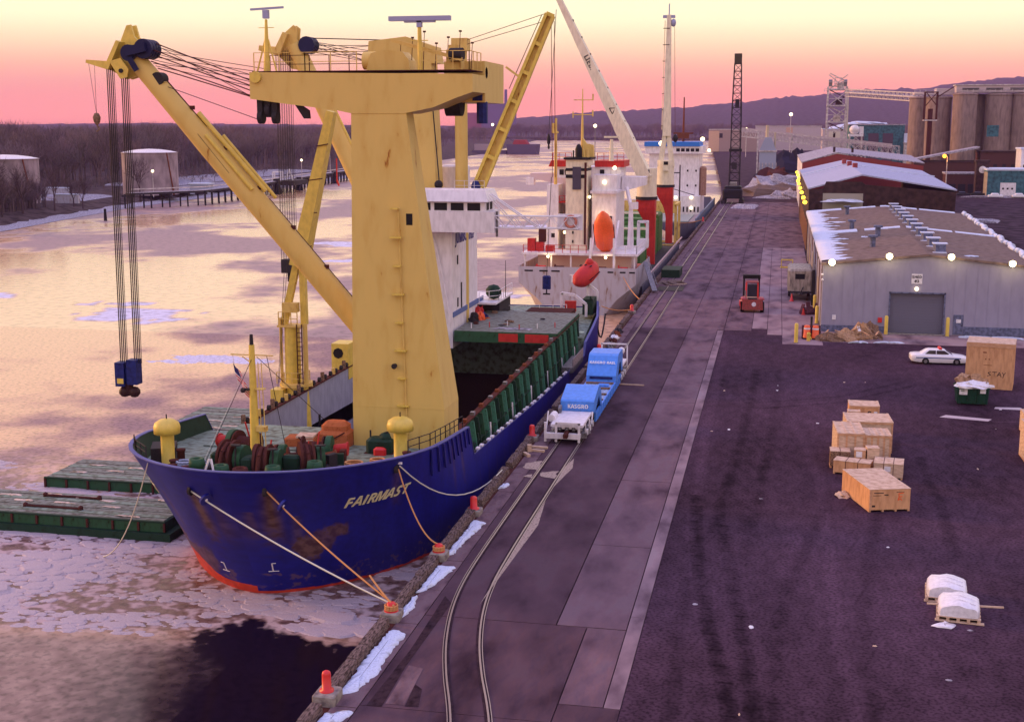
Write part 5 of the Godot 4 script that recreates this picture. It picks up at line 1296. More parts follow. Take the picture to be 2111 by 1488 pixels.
	part(S, "house_ledge", B.new().box(Vector3(-26.2, 13.4, -194), Vector3(-22.3, 13.8, -183.4)), "white")
	for e in [[-30.0, 12.0], [-30.2, 8.4]]:
		part(S, "balcony", B.new().box(Vector3(-30.9, e[1], -187.5), Vector3(-29.2, e[1] + 0.15, -184.2)).rail([Vector3(-30.8, e[1], -184.3), Vector3(-29.3, e[1], -184.3)], 1.0, 0.7, 0.04), "red_paint")
	for e in [[-25.2, 9.0], [-23.6, 9.6], [-31.9, 7.0]]: part(S, "porthole", B.new().box(Vector3(e[0], e[1], -183.99), Vector3(e[0] + 0.5, e[1] + 0.6, -183.94)), "dark")
	var F := group(S, "funnel")
	part(F, "funnel_casing", B.new().box(Vector3(-29.6, 5.3, -187), Vector3(-26.6, 17.3, -182.5)), "cream")
	part(F, "funnel_top", B.new().box(Vector3(-29.9, 18.2, -187.3), Vector3(-26.0, 18.5, -182.2)).box(Vector3(-29.6, 16.6, -187.05), Vector3(-26.55, 17.0, -182.45)).box(Vector3(-29.6, 15.6, -182.5), Vector3(-26.6, 16.1, -182.44)), "black")
	part(F, "funnel_band", B.new().box(Vector3(-29.6, 17.3, -187), Vector3(-26.3, 18.2, -182.5)), "cream")
	part(F, "funnel_grille", B.new().box(Vector3(-28.6, 14.0, -182.5), Vector3(-27.4, 17.2, -182.3)), mat("grille", lin(0.07, 0.06, 0.09), 0.6))
	part(F, "exhaust_pipe", B.new().lathe(Vector3(-28.0, 18.5, -184), [[0.5, 0], [0.5, 1.2], [0.3, 1.7], [0.05, 1.9]], 12).cyl(Vector3(-28.6, 18.5, -183), Vector3(-28.6, 19.5, -183), 0.1, 0.1, 6), "black")
	part(F, "exhaust_pipe", B.new().cyl(Vector3(-27.2, 18.5, -184), Vector3(-27.2, 19.6, -184), 0.22, 0.22, 8).cyl(Vector3(-26.7, 18.5, -184), Vector3(-26.7, 19.7, -184), 0.22, 0.22, 8).prism([Vector3(-27.4, 18.5, -186), Vector3(-26.1, 18.5, -186), Vector3(-26.2, 20.2, -186), Vector3(-27.2, 20.4, -186), Vector3(-27.8, 21.3, -186)], Vector3(0, 0, -0.8)), "yellow_rusty")
	part(F, "funnel_pipe", B.new().cyl(Vector3(-26.75, 6.2, -182.35), Vector3(-26.75, 17.8, -182.35), 0.16, 0.16, 8), "rust_dark")
	for i in 3: part(F, "funnel_lamp", B.new().cbox(Vector3(-28.5, 9.2 - i * 1.3, -182.4), Vector3(0.18, 0.4, 0.15)), "black")
	# bridge with its red parapet
	var Br := group(S, "bridge")
	part(Br, "bridge_cabin", B.new().box(Vector3(-32.0, 15.4, -196), Vector3(-22.6, 17.0, -189)), "white")
	for x in [-31.6, -30.8, -25.6, -24.8, -23.9, -23.1]: part(Br, "window", B.new().box(Vector3(x, 15.8, -189.0), Vector3(x + 0.65, 16.6, -188.95)), "black" if x < -30 or x > -25.7 and x < -25 else "white_clean")
	for e in [[-33.2, -29.8], [-26.3, -22.0]]: part(Br, "red_parapet", B.new().prism([Vector3(e[0], 17.0, -188.6), Vector3(e[1], 17.0, -188.6), Vector3(e[1], 17.9, -188.6), Vector3(e[0] + (0.4 if e[0] < -30 else 0.0), 17.9, -188.6)], Vector3(0, 0, -7)), "red_paint")
	part(Br, "bridge_wing", B.new().prism([Vector3(-22.4, 13.4, -189), Vector3(-22.4, 15.6, -189), Vector3(-18.9, 15.6, -189), Vector3(-18.9, 14.4, -189)], Vector3(0, 0, -3)), "white")
	part(Br, "bridge_wing", B.new().prism([Vector3(-32.4, 14.6, -189), Vector3(-32.4, 16.0, -189), Vector3(-36.0, 16.0, -189), Vector3(-36.0, 15.3, -189)], Vector3(0, 0, -3)), "pink_white")
	part(Br, "wing_box", B.new().box(Vector3(-36.6, 14.3, -190), Vector3(-35.4, 15.4, -188.8)), "white")
	part(Br, "roof_rail", B.new().rail([Vector3(-32.6, 17.9, -189), Vector3(-29.8, 17.9, -189)], 1.1, 0.9, 0.04).rail([Vector3(-26.0, 17.9, -189), Vector3(-22.1, 17.9, -189)], 1.1, 0.9, 0.04), "red_paint")
	# masts
	part(S, "after_mast", B.new().cyl(Vector3(-31.5, 5.3, -185), Vector3(-31.5, 24.0, -185), 0.3, 0.18, 10).cbox(Vector3(-31.9, 22.6, -185), Vector3(0.4, 1.4, 0.4)).cbox(Vector3(-31.5, 22.0, -185), Vector3(0.7, 0.3, 0.6)), "yellow_rusty")
	part(S, "main_mast", B.new().cyl(Vector3(-28.1, 18, -188), Vector3(-28.1, 28.2, -188), 0.26, 0.06, 8).bar(Vector3(-29.4, 26.6, -188), Vector3(-26.6, 26.6, -188), 0.12).bar(Vector3(-29.5, 24.5, -188), Vector3(-26.6, 24.5, -188), 0.12).cbox(Vector3(-26.6, 27.0, -188), Vector3(0.2, 0.9, 0.2)).cbox(Vector3(-26.6, 24.7, -188), Vector3(0.2, 0.9, 0.2)).cbox(Vector3(-29.5, 24.5, -188), Vector3(0.15, 0.9, 0.15)), "yellow_rusty")
	part(S, "radar_post", B.new().cyl(Vector3(-23.8, 17.9, -188), Vector3(-23.8, 21.0, -188), 0.35, 0.22, 10).box(Vector3(-24.9, 21.2, -188.2), Vector3(-22.7, 21.45, -187.8)).bar(Vector3(-24.7, 19.6, -188), Vector3(-22.9, 19.6, -188), 0.2), "cream")
	for e in [[-28.9, 12.4, -183.4], [-29.9, 7.8, -183.6], [-26.3, 12.9, -183.6], [-24.2, 15.0, -183.7], [-24.4, 10.6, -183.5], [-31.4, 4.8, -178.4], [-23.2, 4.8, -178.4], [-29.8, 16.3, -187.6], [-23.3, 16.9, -188.0]]:
		part(S, "deck_lamp", B.new().sphere(Vector3(e[0], e[1], e[2]), 0.22 if e[1] < 14 else 0.3, 8), "lamp_small")
	for e in [[-29.9, 7.8, -183.2], [-31.4, 4.6, -178.0], [-23.2, 4.6, -178.0], [-24.4, 10.4, -183.0]]: lamp_light(Vector3(e[0], e[1], e[2]), Color(1, 0.85, 0.6), 1.2)
	part(S, "stern_crane", B.new().bar(Vector3(-20.6, 5.3, -186), Vector3(-20.6, 12.0, -186), 0.9, 0.8, 0.5, 0.5).bar(Vector3(-20.6, 11.4, -186), Vector3(-21.4, 14.2, -187), 0.4).cbox(Vector3(-20.2, 11.6, -186), Vector3(1.2, 1.0, 0.8)), "white")
	part(S, "gangway_box", B.new().frame(Vector3(-19.9, 5.3, -191), Vector3(-18.6, 9.0, -189.5), 0.3).box(Vector3(-20.0, 5.3, -192), Vector3(-18.5, 6.4, -188.8)), "white")
	part(S, "gangway", B.new().bar(Vector3(-18.4, 3.5, -186), Vector3(-16.2, 0.3, -178), 0.7, 0.15).bar(Vector3(-18.1, 4.4, -186), Vector3(-15.9, 1.2, -178), 0.06), "steel")
	# deck cargo: long green hatch boxes
	for i in 5:
		part(S, "green_hatch", B.new().rbox(Vector3(-34.5, -0.4, -207.0 - i * 11.0), Vector3(-21.6, [3.2, 4.4, 5.4, 6.2, 6.6][i], -198.0 - i * 11.0), 0.3), "green_load")
		part(S, "hatch_edge", B.new().box(Vector3(-34.4, [3.2, 4.4, 5.4, 6.2, 6.6][i], -198.9 - i * 11.0), Vector3(-21.8, [3.5, 4.7, 5.7, 6.5, 6.9][i], -198.1 - i * 11.0)), "green_load" if i % 2 else "cream")
	part(S, "cargo_rack", B.new().frame(Vector3(-34.0, -0.4, -264), Vector3(-19.4, 7.6, -255), 0.5).box(Vector3(-34, 6.0, -256), Vector3(-19.5, 7.4, -254.6)), "yellow_rusty")
	pedestal_crane(S, Vector3(-19.6, 1.0, -207.0), 11.3, Vector3(-35.6, 44.0, -207.0), true, "tall cream crane boom leaning over the lifeboat")
	pedestal_crane(S, Vector3(-19.7, 1.2, -243.0), 11.6, Vector3(-20.5, 42.8, -243.0), false, "cream crane with its boom raised straight up")
	# lifeboat on the stern ramp: a thing of its own
	lifeboat("bright orange free-fall lifeboat hanging bow down at the grey ship's stern", Vector3(-23.7, 8.1, -180.2), Basis(Vector3.RIGHT, deg_to_rad(-58)), 7.2, 1.45, "orange")
	part(S, "lifeboat_ramp", B.new().bar(Vector3(-25.3, 5.2, -178.6), Vector3(-25.3, 9.5, -184.0), 0.25).bar(Vector3(-22.1, 5.2, -178.6), Vector3(-22.1, 9.5, -184.0), 0.25).bar(Vector3(-25.4, 2.4, -177.9), Vector3(-25.3, 7.5, -178.6), 0.28).bar(Vector3(-22.0, 2.4, -177.9), Vector3(-22.1, 7.5, -178.6), 0.28), "white")
	lifeboat("dull red enclosed lifeboat slung at the blue ship's stern", Vector3(-21.3, 5.9, -146.0), Basis(Vector3.UP, deg_to_rad(-24)) * Basis(Vector3.RIGHT, deg_to_rad(20)), 4.6, 1.15, "red_paint")
	# blue hook block hanging between the ships
	var hb := thing("hook_block", "dark blue hook block hanging before the grey stern", "hook block", Vector3(-24.6, 5.0, -139.0))
	part(hb, "block_body", B.new().rbox(Vector3(-0.45, 0.2, -0.3), Vector3(0.45, 1.7, 0.3), 0.12), "blue")
	part(hb, "hook", B.new().bar(Vector3(0, 0.25, 0), Vector3(0, -0.4, 0), 0.14).bar(Vector3(-0.4, -0.35, 0), Vector3(0.4, -0.35, 0), 0.16), "dark")
	part(hb, "wire", B.new().cyl(Vector3(0, 1.7, 0), Vector3(2.9, 13.0, 14.0), 0.03, -1.0, 4, false), "wire")
func lifeboat(label: String, at: Vector3, bs: Basis, L: float, r: float, m: String):
	var t := thing("lifeboat", label, "lifeboat", at)
	t.basis = bs
	var secs := []
	for q in [[-0.5, 0.12, 0.15], [-0.46, 0.55, 0.3], [-0.3, 0.92, 0.1], [0.0, 1.0, 0.0], [0.25, 0.9, 0.0], [0.4, 0.55, 0.05], [0.48, 0.2, 0.1], [0.5, 0.03, 0.12]]:
		var s := []
		for i in 13:
			var a := TAU * i / 12 - PI / 2
			var rx: float = r * q[1]
			var y: float = sin(a) * r * q[1] * (1.05 if sin(a) > 0 else 0.85) + q[2] * r
			s.append(Vector3(cos(a) * rx, y, L * q[0]))
		secs.append(s)
	part(t, "boat_hull", loft(secs), m)
	part(t, "conning_cupola", B.new().sphere(Vector3(0, r * 1.0, -L * 0.28), r * 0.45, 10, 0.9), m)
	for i in 3: part(t, "port_window", B.new().cbox(Vector3(-0.6 * r + i * 0.6 * r, r * 1.08 - absf(i - 1) * 0.12, -L * 0.1), Vector3(0.22, 0.06, 0.3)), "black")
	part(t, "rubbing_strake", B.new().bar(Vector3(-r * 0.98, 0, -L * 0.3), Vector3(-r * 1.0, 0, L * 0.2), 0.1).bar(Vector3(r * 0.98, 0, -L * 0.3), Vector3(r * 1.0, 0, L * 0.2), 0.1), "rust_dark")
func pedestal_crane(S: Node, base: Vector3, top: float, tip: Vector3, leaning: bool, label: String):
	var C := group(S, "pedestal_crane")
	C.set_meta("label", label)
	var bx := base.x; var z := base.z
	# slim stem on the ship's side flaring inboard under the slew ring
	var prof := []
	for q in [[0.62, -0.62, 0.0], [0.62, -0.62, 0.45], [0.62, -0.75, 0.55], [0.62, -1.2, 0.68], [0.62, -1.9, 0.80], [0.62, -2.35, 0.88], [0.62, -2.4, 1.0]]:
		prof.append([bx + q[1], bx + q[0], lerpf(base.y, top, q[2])])
	var b := B.new()
	for k in prof.size() - 1:
		var p0 = prof[k]; var p1 = prof[k + 1]
		var d0: float = clampf((p0[1] - p0[0]) / 2, 0.6, 1.4); var d1: float = clampf((p1[1] - p1[0]) / 2, 0.6, 1.4)
		b.hexa([Vector3(p0[0], p0[2], z - d0), Vector3(p0[1], p0[2], z - d0), Vector3(p0[1], p0[2], z + d0), Vector3(p0[0], p0[2], z + d0), Vector3(p1[0], p1[2], z - d1), Vector3(p1[1], p1[2], z - d1), Vector3(p1[1], p1[2], z + d1), Vector3(p1[0], p1[2], z + d1)])
	part(C, "pedestal", b, "red_paint")
	var c := Vector3(bx - 0.85, top, z)
	part(C, "slew_ring", B.new().cyl(c, c + Vector3(0, 0.5, 0), 1.75, 1.75, 20), "dark")
	part(C, "crane_housing", B.new().cyl(c + Vector3(0, 0.5, 0), c + Vector3(0, 5.0, 0), 1.6, 1.55, 20), "cream")
	part(C, "cab", B.new().cbox(c + Vector3(0.2, 4.0, 1.7), Vector3(1.0, 1.8, 1.0)), "cream")
	part(C, "cab_window", B.new().cbox(c + Vector3(0.2, 4.5, 2.22), Vector3(0.8, 0.6, 0.06)), "black")
	var f := c + Vector3(0.1, 4.6, 0.4)
	if leaning:
		var a := f + Vector3(-0.1, -1.2, 1.0)
		var k := a.lerp(tip, 0.28)
		part(C, "boom_base", B.new().bar(a, k, 2.2, 2.0, 2.4, 2.0), "cream")
		part(C, "boom", B.new().bar(k, tip, 2.3, 1.9, 0.9, 0.7), "cream")
		var ax := (tip - a).normalized()
		var q := a.lerp(tip, 0.58) + Vector3(0, 0, 0.82)
		var up := Vector3(0, 0, 1).cross(ax)
		text(C, "boom_lettering", "LIEBHERR", 0.75, M["black"], Transform3D(Basis(-ax, -up, Vector3(0, 0, 1)), q), 0.05)
		var e := a.lerp(tip, 0.36) + Vector3(0, 0, 1.05)
		part(C, "warning_triangle", B.new().bar(e + Vector3(-0.5, 0.4, 0), e + Vector3(0.5, 0.4, 0), 0.12).bar(e + Vector3(-0.5, 0.4, 0), e + Vector3(0, -0.5, 0), 0.12).bar(e + Vector3(0.5, 0.4, 0), e + Vector3(0, -0.5, 0), 0.12), "black")
		for i in 8: part(C, "boom_lug", B.new().cbox(a.lerp(tip, 0.2 + i * 0.09) + up * -1.0 * (0.9 - i * 0.06), Vector3(0.3, 0.3, 0.3)), "dark")
		part(C, "hoist_wire", B.new().cyl(tip + Vector3(0.3, -3, 0), Vector3(-36.4, 21.5, -207), 0.05, -1.0, 5, false), "wire")
		part(C, "hook", B.new().lathe(Vector3(-36.4, 19.2, -207), [[0.1, 0], [0.2, 0.3], [0.12, 0.7], [0.28, 1.0], [0.28, 1.8], [0.1, 2.4]], 8), "black")
	else:
		for s in [-1.15, 1.15]: part(C, "boom_leg", B.new().bar(f + Vector3(s, -0.8, 0), f + Vector3(s * 0.25, 5.2, 0), 0.8, 0.9), "cream")
		part(C, "boom", B.new().bar(f + Vector3(0, 4.8, 0), tip, 1.5, 1.2, 0.75, 0.7), "cream")
		part(C, "boom_pipe", B.new().cyl(f + Vector3(-0.9, 6, 0.2), tip + Vector3(-0.7, -1, 0.2), 0.08, 0.08, 5), "cream")
		for i in 7: part(C, "boom_lug", B.new().bar(f.lerp(tip, 0.25 + i * 0.11) + Vector3(-1.0, 0, 0.4), f.lerp(tip, 0.25 + i * 0.11) + Vector3(0.2, 0, 0.4), 0.12), "dark")
		part(C, "tip_head", B.new().cbox(tip + Vector3(0, -0.3, 0), Vector3(2.2, 0.5, 0.6)).cyl(tip + Vector3(0, 0, 0), tip + Vector3(0, 2.0, 0), 0.12, 0.1, 6).sphere(tip + Vector3(0.8, -1.4, 0), 0.5, 8, 1.5), "radar_grey")
		part(C, "hoist_wire", B.new().cyl(tip + Vector3(1.0, -1.0, 0), f + Vector3(1.6, 3, 0), 0.035, -1.0, 4, false), "rust")
		part(C, "hook", B.new().sphere(f + Vector3(1.6, 4.4, 0), 0.5, 8, 1.5), "dark")
func make_far_vessels():
	var cx := -26.0
	var S := thing("coaster", "far grey ship with white wheelhouse and blue bridge roof", "ship", Vector3(cx, -3, -345), 0.0, "", true)
	var secs := []
	for q in [[-286.0, 0.5, 1.9, 0.3], [-290.0, 3.4, 1.6, 0.55], [-297, 6.0, 1.2, 0.8], [-306, 7.4, 0.8, 1.0], [-390, 7.5, 0.8, 1.0], [-400, 6.0, 1.5, 0.8]]: secs.append(cargo_section(cx, q[0], q[1], q[2], q[3]))
	part(S, "hull", loft(secs), "hull_grey_dark")
	part(S, "bow_deck", B.new().box(Vector3(-31, 0.9, -324), Vector3(-20, 1.2, -300)), mat("paledeck", lin(0.3, 0.33, 0.30), 0.7))
	part(S, "bulwark", B.new().box(Vector3(-18.7, -2.5, -396), Vector3(-18.4, 1.4, -306)), mat("bluehull", lin(0.12, 0.17, 0.26), 0.5))
	part(S, "lower_house", B.new().box(Vector3(-33, 1.0, -345), Vector3(-18.9, 5.6, -326)), "white")
	part(S, "upper_house", B.new().box(Vector3(-32, 5.6, -342), Vector3(-19.4, 16.0, -329)), "white")
	part(S, "bridge_cabin", B.new().box(Vector3(-33, 16.0, -342), Vector3(-18.6, 17.8, -328)), "white")
	part(S, "blue_roof", B.new().box(Vector3(-33.2, 17.8, -342.2), Vector3(-19.4, 18.9, -327.6)), mat("roof_blue", lin(0.03, 0.18, 0.60), 0.5))
	for i in 5: part(S, "window", B.new().box(Vector3(-25.2 + i * 1.2, 16.5, -328.0), Vector3(-24.3 + i * 1.2, 17.3, -327.95)), "black")
	for e in [[-22.5, 11.5], [-20.4, 11.5], [-22.5, 7.8], [-20.4, 7.8]]: part(S, "porthole", B.new().box(Vector3(e[0], e[1], -329.0), Vector3(e[0] + 0.4, e[1] + 0.5, -328.95)), "black")
	for i in 6: part(S, "doorway", B.new().box(Vector3(-24 + i * 0.9, 1.6, -326.0), Vector3(-23.6 + i * 0.9, 2.9, -325.95)), "dark")
	part(S, "crane_post", B.new().cyl(Vector3(-23.4, 1, -318), Vector3(-23.4, 13.5, -318), 0.2, 0.15, 8).bar(Vector3(-27, 11.6, -318), Vector3(-23.4, 11.6, -318), 0.25).bar(Vector3(-26, 8.0, -318), Vector3(-19.8, 6.2, -318), 0.15), "dark")
	part(S, "side_tower", B.new().rbox(Vector3(-19.4, 5.5, -334), Vector3(-17.8, 12.8, -330), 0.4), mat("rusttower", lin(0.35, 0.2, 0.15), 0.7, 0.0, texs["rust"], Vector3(0.3, 0.3, 0.3)))
	part(S, "roof_mast", B.new().cyl(Vector3(-24, 18.9, -335), Vector3(-24, 30, -335), 0.3, 0.15, 6).bar(Vector3(-26.5, 21, -335), Vector3(-21.5, 21, -335), 0.4).cbox(Vector3(-24, 20.4, -334), Vector3(3.0, 1.5, 1.0)), "rust")
	for e in [[-18.7, 19.6, -327.5, 0.55], [-16.6, 17.0, -320, 0.4], [-24.9, 5.2, -325.8, 0.4], [-21.0, 5.2, -325.8, 0.4], [-25.2, 2.4, -325.8, 0.3], [-21.0, 2.6, -325.8, 0.4], [-26.5, 18.9, -300.0, 0.6]]:
		part(S, "deck_lamp", B.new().sphere(Vector3(e[0], e[1], e[2]), e[3], 8), "lamp_small")
	# distant barge with a crane on the river
	var Bg := thing("barge", "distant dark barge with a red deckhouse on the river", "barge", Vector3(-228, -3, -1165))
	part(Bg, "barge_hull", B.new().hexa([Vector3(-14, 0, -8), Vector3(13, 0, -8), Vector3(13, 0, 8), Vector3(-13, 0, 8), Vector3(-16, 9, -8), Vector3(14, 9, -8), Vector3(14, 9, 8), Vector3(-15, 9, 8)]), mat("barge_dark", lin(0.10, 0.08, 0.14), 0.8))
	part(Bg, "deckhouse", B.new().prism([Vector3(-9, 9, 8), Vector3(5, 9, 8), Vector3(2, 13, 8), Vector3(-7, 13, 8)], Vector3(0, 0, -12)), mat("barge_red", lin(0.3, 0.05, 0.06), 0.8))
	part(Bg, "barge_boom", B.new().bar(Vector3(-8, 10, 0), Vector3(-28, 26, 0), 0.8), "barge_dark")
	part(Bg, "boom_lamp", B.new().sphere(Vector3(-29, 26.5, 0), 1.3, 8), "lamp_small")
	var Tg := thing("work_barge", "low dark work barge lying left of the red deckhouse barge", "barge", Vector3(-262, -3, -1168))
	part(Tg, "barge_hull", B.new().box(Vector3(-14, 0, -5), Vector3(18, 3.4, 5)), "barge_dark")
	part(Tg, "deck_load", B.new().box(Vector3(-12, 3.4, -4), Vector3(8, 9.0, 4)), mat("barge_pale", lin(0.35, 0.27, 0.30), 0.8))
	# lit lamp on a tall mast across the water
	var lp := thing("mast_lamp", "lit white lamp on a thin mast above the distant water", "lamp", Vector3(-120, -3, -860))
	part(lp, "mast", B.new().cyl(Vector3.ZERO, Vector3(0, 25, 0), 0.3, 0.2, 6), "steel")
	part(lp, "lamp", B.new().sphere(Vector3(0, 25.6, 0), 1.2, 8), "lamp_small")
func make_pontoons():
	rng.seed = 91
	var P := func(label: String, x0: float, x1: float, z0: float, z1: float, y: float, h: float, two: bool):
		var t := thing("pontoon_hatch", label, "pontoon", Vector3((x0 + x1) / 2, -3.0, (z0 + z1) / 2), 0.0, "green hatch pontoons afloat beside the ship", true)
		part(t, "pontoon_body", B.new().box(Vector3(x0, y - h, z1), Vector3(x1, y - 0.05, z0)), "green")
		if two: part(t, "pontoon_lower", B.new().box(Vector3(x0 + 0.2, -3.6, z1 + 0.2), Vector3(x1 + 0.5, y - h + 0.02, z0 + 0.35)), "green_dark")
		var n := int((x1 - x0) / 1.7)
		for i in n + 1:
			part(t, "side_stiffener", B.new().box(Vector3(x0 + i * (x1 - x0) / n - 0.07, y - h + 0.05, z0), Vector3(x0 + i * (x1 - x0) / n + 0.07, y - 0.1, z0 + 0.12)), "rust_dark")
		part(t, "top_edge", B.new().box(Vector3(x0 - 0.05, y - 0.1, z0 - 0.05), Vector3(x1 + 0.05, y, z0 + 0.12)), "green_dark")
		# weathered top boards with snow between them
		var m := int(absf(z1 - z0) / 0.55)
		for i in m:
			var za := lerpf(z0 - 0.1, z1, float(i) / m); var zb := lerpf(z0 - 0.1, z1, (i + 0.86) / m)
			part(t, "top_board", B.new().box(Vector3(x0 + 0.1, y - 0.05, zb), Vector3(x1 - 0.1, y + 0.004 + 0.02 * (i % 2), za)), ["hatch_top", "deck_green", "hatch_top", "hatch_top"][i % 4])
		for i in int((x1 - x0) * absf(z1 - z0) / 7.0):
			var px := rng.randf_range(x0 + 0.6, x1 - 2.2); var pz := rng.randf_range(z1 + 0.4, z0 - 0.4)
			part(t, "snow_scrap", snow_pile([[px, pz], [px + rng.randf_range(0.8, 2.0), pz + 0.05], [px + rng.randf_range(0.9, 1.9), pz - 0.22], [px + 0.1, pz - 0.2]], 0.03, y + 0.03), mat("pinksnow", lin(0.62, 0.5, 0.42), 0.85) if not M.has("pinksnow") else "pinksnow")
		if two:
			for zc in [z0 - 1.2, z0 - 3.6]:
				part(t, "lashing_chain", B.new().tube([Vector3(x0 + 5.6, y + 0.1, zc), Vector3(x0 + 7.8, y + 0.06, zc - 0.1), Vector3(x0 + 9.6, y + 0.1, zc + 0.05)], 0.09, 5).sphere(Vector3(x0 + 5.6, y + 0.12, zc), 0.2, 6).sphere(Vector3(x0 + 9.6, y + 0.12, zc), 0.2, 6), "rust_dark")
	P.call("nearest two-tier green hatch pontoon floating before the ship's bow", -53.5, -37.4, -72.4, -77.0, -1.75, 0.75, true)
	P.call("middle green hatch pontoon with snow strips on its boards", -51.6, -38.0, -82.0, -87.2, -2.2, 1.0, false)
	P.call("furthest green hatch pontoon beside the ship's starboard rail", -49.6, -38.0, -92.0, -104.5, -1.75, 1.5, false)
func rope(label: String, a: Vector3, b: Vector3, sag: float, r: float, m: String, grp := "mooring lines of the blue ship", kind := "mooring_rope"):
	var pts := []
	for i in 13:
		var t := i / 12.0
		pts.append(a.lerp(b, t) - Vector3(0, sag * 4.0 * t * (1 - t), 0))
	return one(kind, B.new().tube(pts, r, 6), m, label, "rope", grp)
func make_ropes():
	rope("white mooring line from the starboard hawse to the low bollard", hull_pt(-1, 0.41, 3.85, -0.1), Vector3(-17.2, 0.75, -55.4), 0.25, 0.045, "rope_white")
	rope("tan mooring line from the port hawse to the low bollard", hull_pt(1, 0.37, 4.1, -0.1), Vector3(-17.25, 0.8, -55.5), 0.2, 0.045, "rope_tan")
	rope("second tan part of the bow line beside its low bollard", Vector3(-18.6, 1.65, -56.5), Vector3(-17.0, 0.7, -55.2), 0.05, 0.05, "rope_tan")
	rope("slack tan rope hanging past the ship's name to a bollard", hull_pt(1, 5.3, 4.3, -0.12), Vector3(-17.25, 0.8, -64.2), 0.9, 0.045, "rope_tan")
	rope("pale spring line sagging from the bow towards the kerb", hull_pt(1, 5.35, 4.5, -0.15), Vector3(-17.2, 0.55, -80.6), 1.7, 0.04, "rope_white")
	var t := thing("rat_guard", "round white rat guard on the white mooring line", "rat guard", hull_pt(-1, 0.41, 3.85, -0.1).lerp(Vector3(-17.2, 0.75, -55.4), 0.09), 0.0, "rat guards on the bow lines")
	part(t, "disc", B.new().cyl(Vector3(-0.05, 0.03, -0.03), Vector3(0.05, -0.03, 0.03), 0.36, 0.36, 14), "hull_blue")
	part(t, "hub", B.new().sphere(Vector3.ZERO, 0.12, 8), "white")
	copy(t, hull_pt(1, 0.37, 4.1, -0.1).lerp(Vector3(-17.25, 0.8, -55.5), 0.14), 0.4, "round rat guard on the tan mooring line")
	rope("frayed grey line trailing from the starboard bow into the ice", hull_pt(-1, 1.6, 5.1, -0.05), Vector3(-39.6, -2.95, -68.6), 1.2, 0.035, "rope_white")
	rope("tan mooring rope from the blue ship's stern to the quay", Vector3(-20.0, 1.8, -150.8), Vector3(-17.2, 0.5, -158), 0.3, 0.06, "rope_tan")
	rope("tan stern rope of the grey ship reaching down to the kerb", Vector3(-20.4, 2.4, -176), Vector3(-17.2, 0.6, -167), 0.3, 0.06, "rope_tan", "mooring lines of the grey ship")
	rope("tan bow rope of the far grey ship on its bollard", Vector3(-22.0, 1.8, -287), Vector3(-17.2, 0.8, -312), 0.4, 0.09, "rope_tan", "mooring lines of the far ship")
	rope("double stern wire stretched between the blue ship's winches", Vector3(-29.2, 3.4, -136), Vector3(-24.0, 2.2, -139), 0.15, 0.03, "wire")
	# rope turns on the bollards
	for e in [[-55.4, "rope_tan", "coils of tan rope round the low bollard with two bow lines"], [-64.2, "rope_tan", "coils of tan rope round the low bollard below the ship's name"]]:
		var b := B.new()
		for k in 3:
			var pts := []
			for i in 13:
				var a := TAU * i / 12 + k
				pts.append(Vector3(-17.2 + cos(a) * 0.3, 0.5 + k * 0.08, e[0] + sin(a) * 0.3))
			b.tube(pts, 0.05, 5)
		one("rope_coil", b, e[1], e[2], "rope", "rope turns on the bollards")
	# flag on its halyard
	var f := thing("flag", "striped red and white flag with a blue canton on the halyard", "flag", Vector3(-30.5, 9.4, -68.3))
	var fl := func(u: float, v: float) -> Vector3: return Vector3(u * 0.8 + v * 0.3, -u * 1.35 - v * 1.15 + 0.25, 0.14 * sin(u * 9.0 + v * 3.0))
	for i in 9:
		var b := B.new()
		for k in 8:
			var u0 := k / 8.0; var u1 := (k + 1) / 8.0
			var v0 := i / 9.0; var v1 := (i + 1) / 9.0
			if i < 5 and u1 <= 0.4: continue
			b.quad(fl.call(u0, v0), fl.call(u1, v0), fl.call(u1, v1), fl.call(u0, v1))
		part(f, "stripe", b, "bright_red" if i % 2 == 0 else "white_clean")
	var cb := B.new()
	for k in 3: cb.quad(fl.call(k * 0.125, 0.0), fl.call((k + 1) * 0.125, 0.0), fl.call((k + 1) * 0.125, 5.0 / 9), fl.call(k * 0.125, 5.0 / 9))
	part(f, "canton", cb, "letter_blue")
	part(f, "halyard", B.new().cyl(Vector3(0.0, 0.6, 0), Vector3(0.3, -1.2, 0.0), 0.012, -1.0, 4).cyl(Vector3(0.3, -1.2, 0.0), Vector3(-0.4, -5.2, 4.0), 0.012, -1.0, 4), "rope_white")
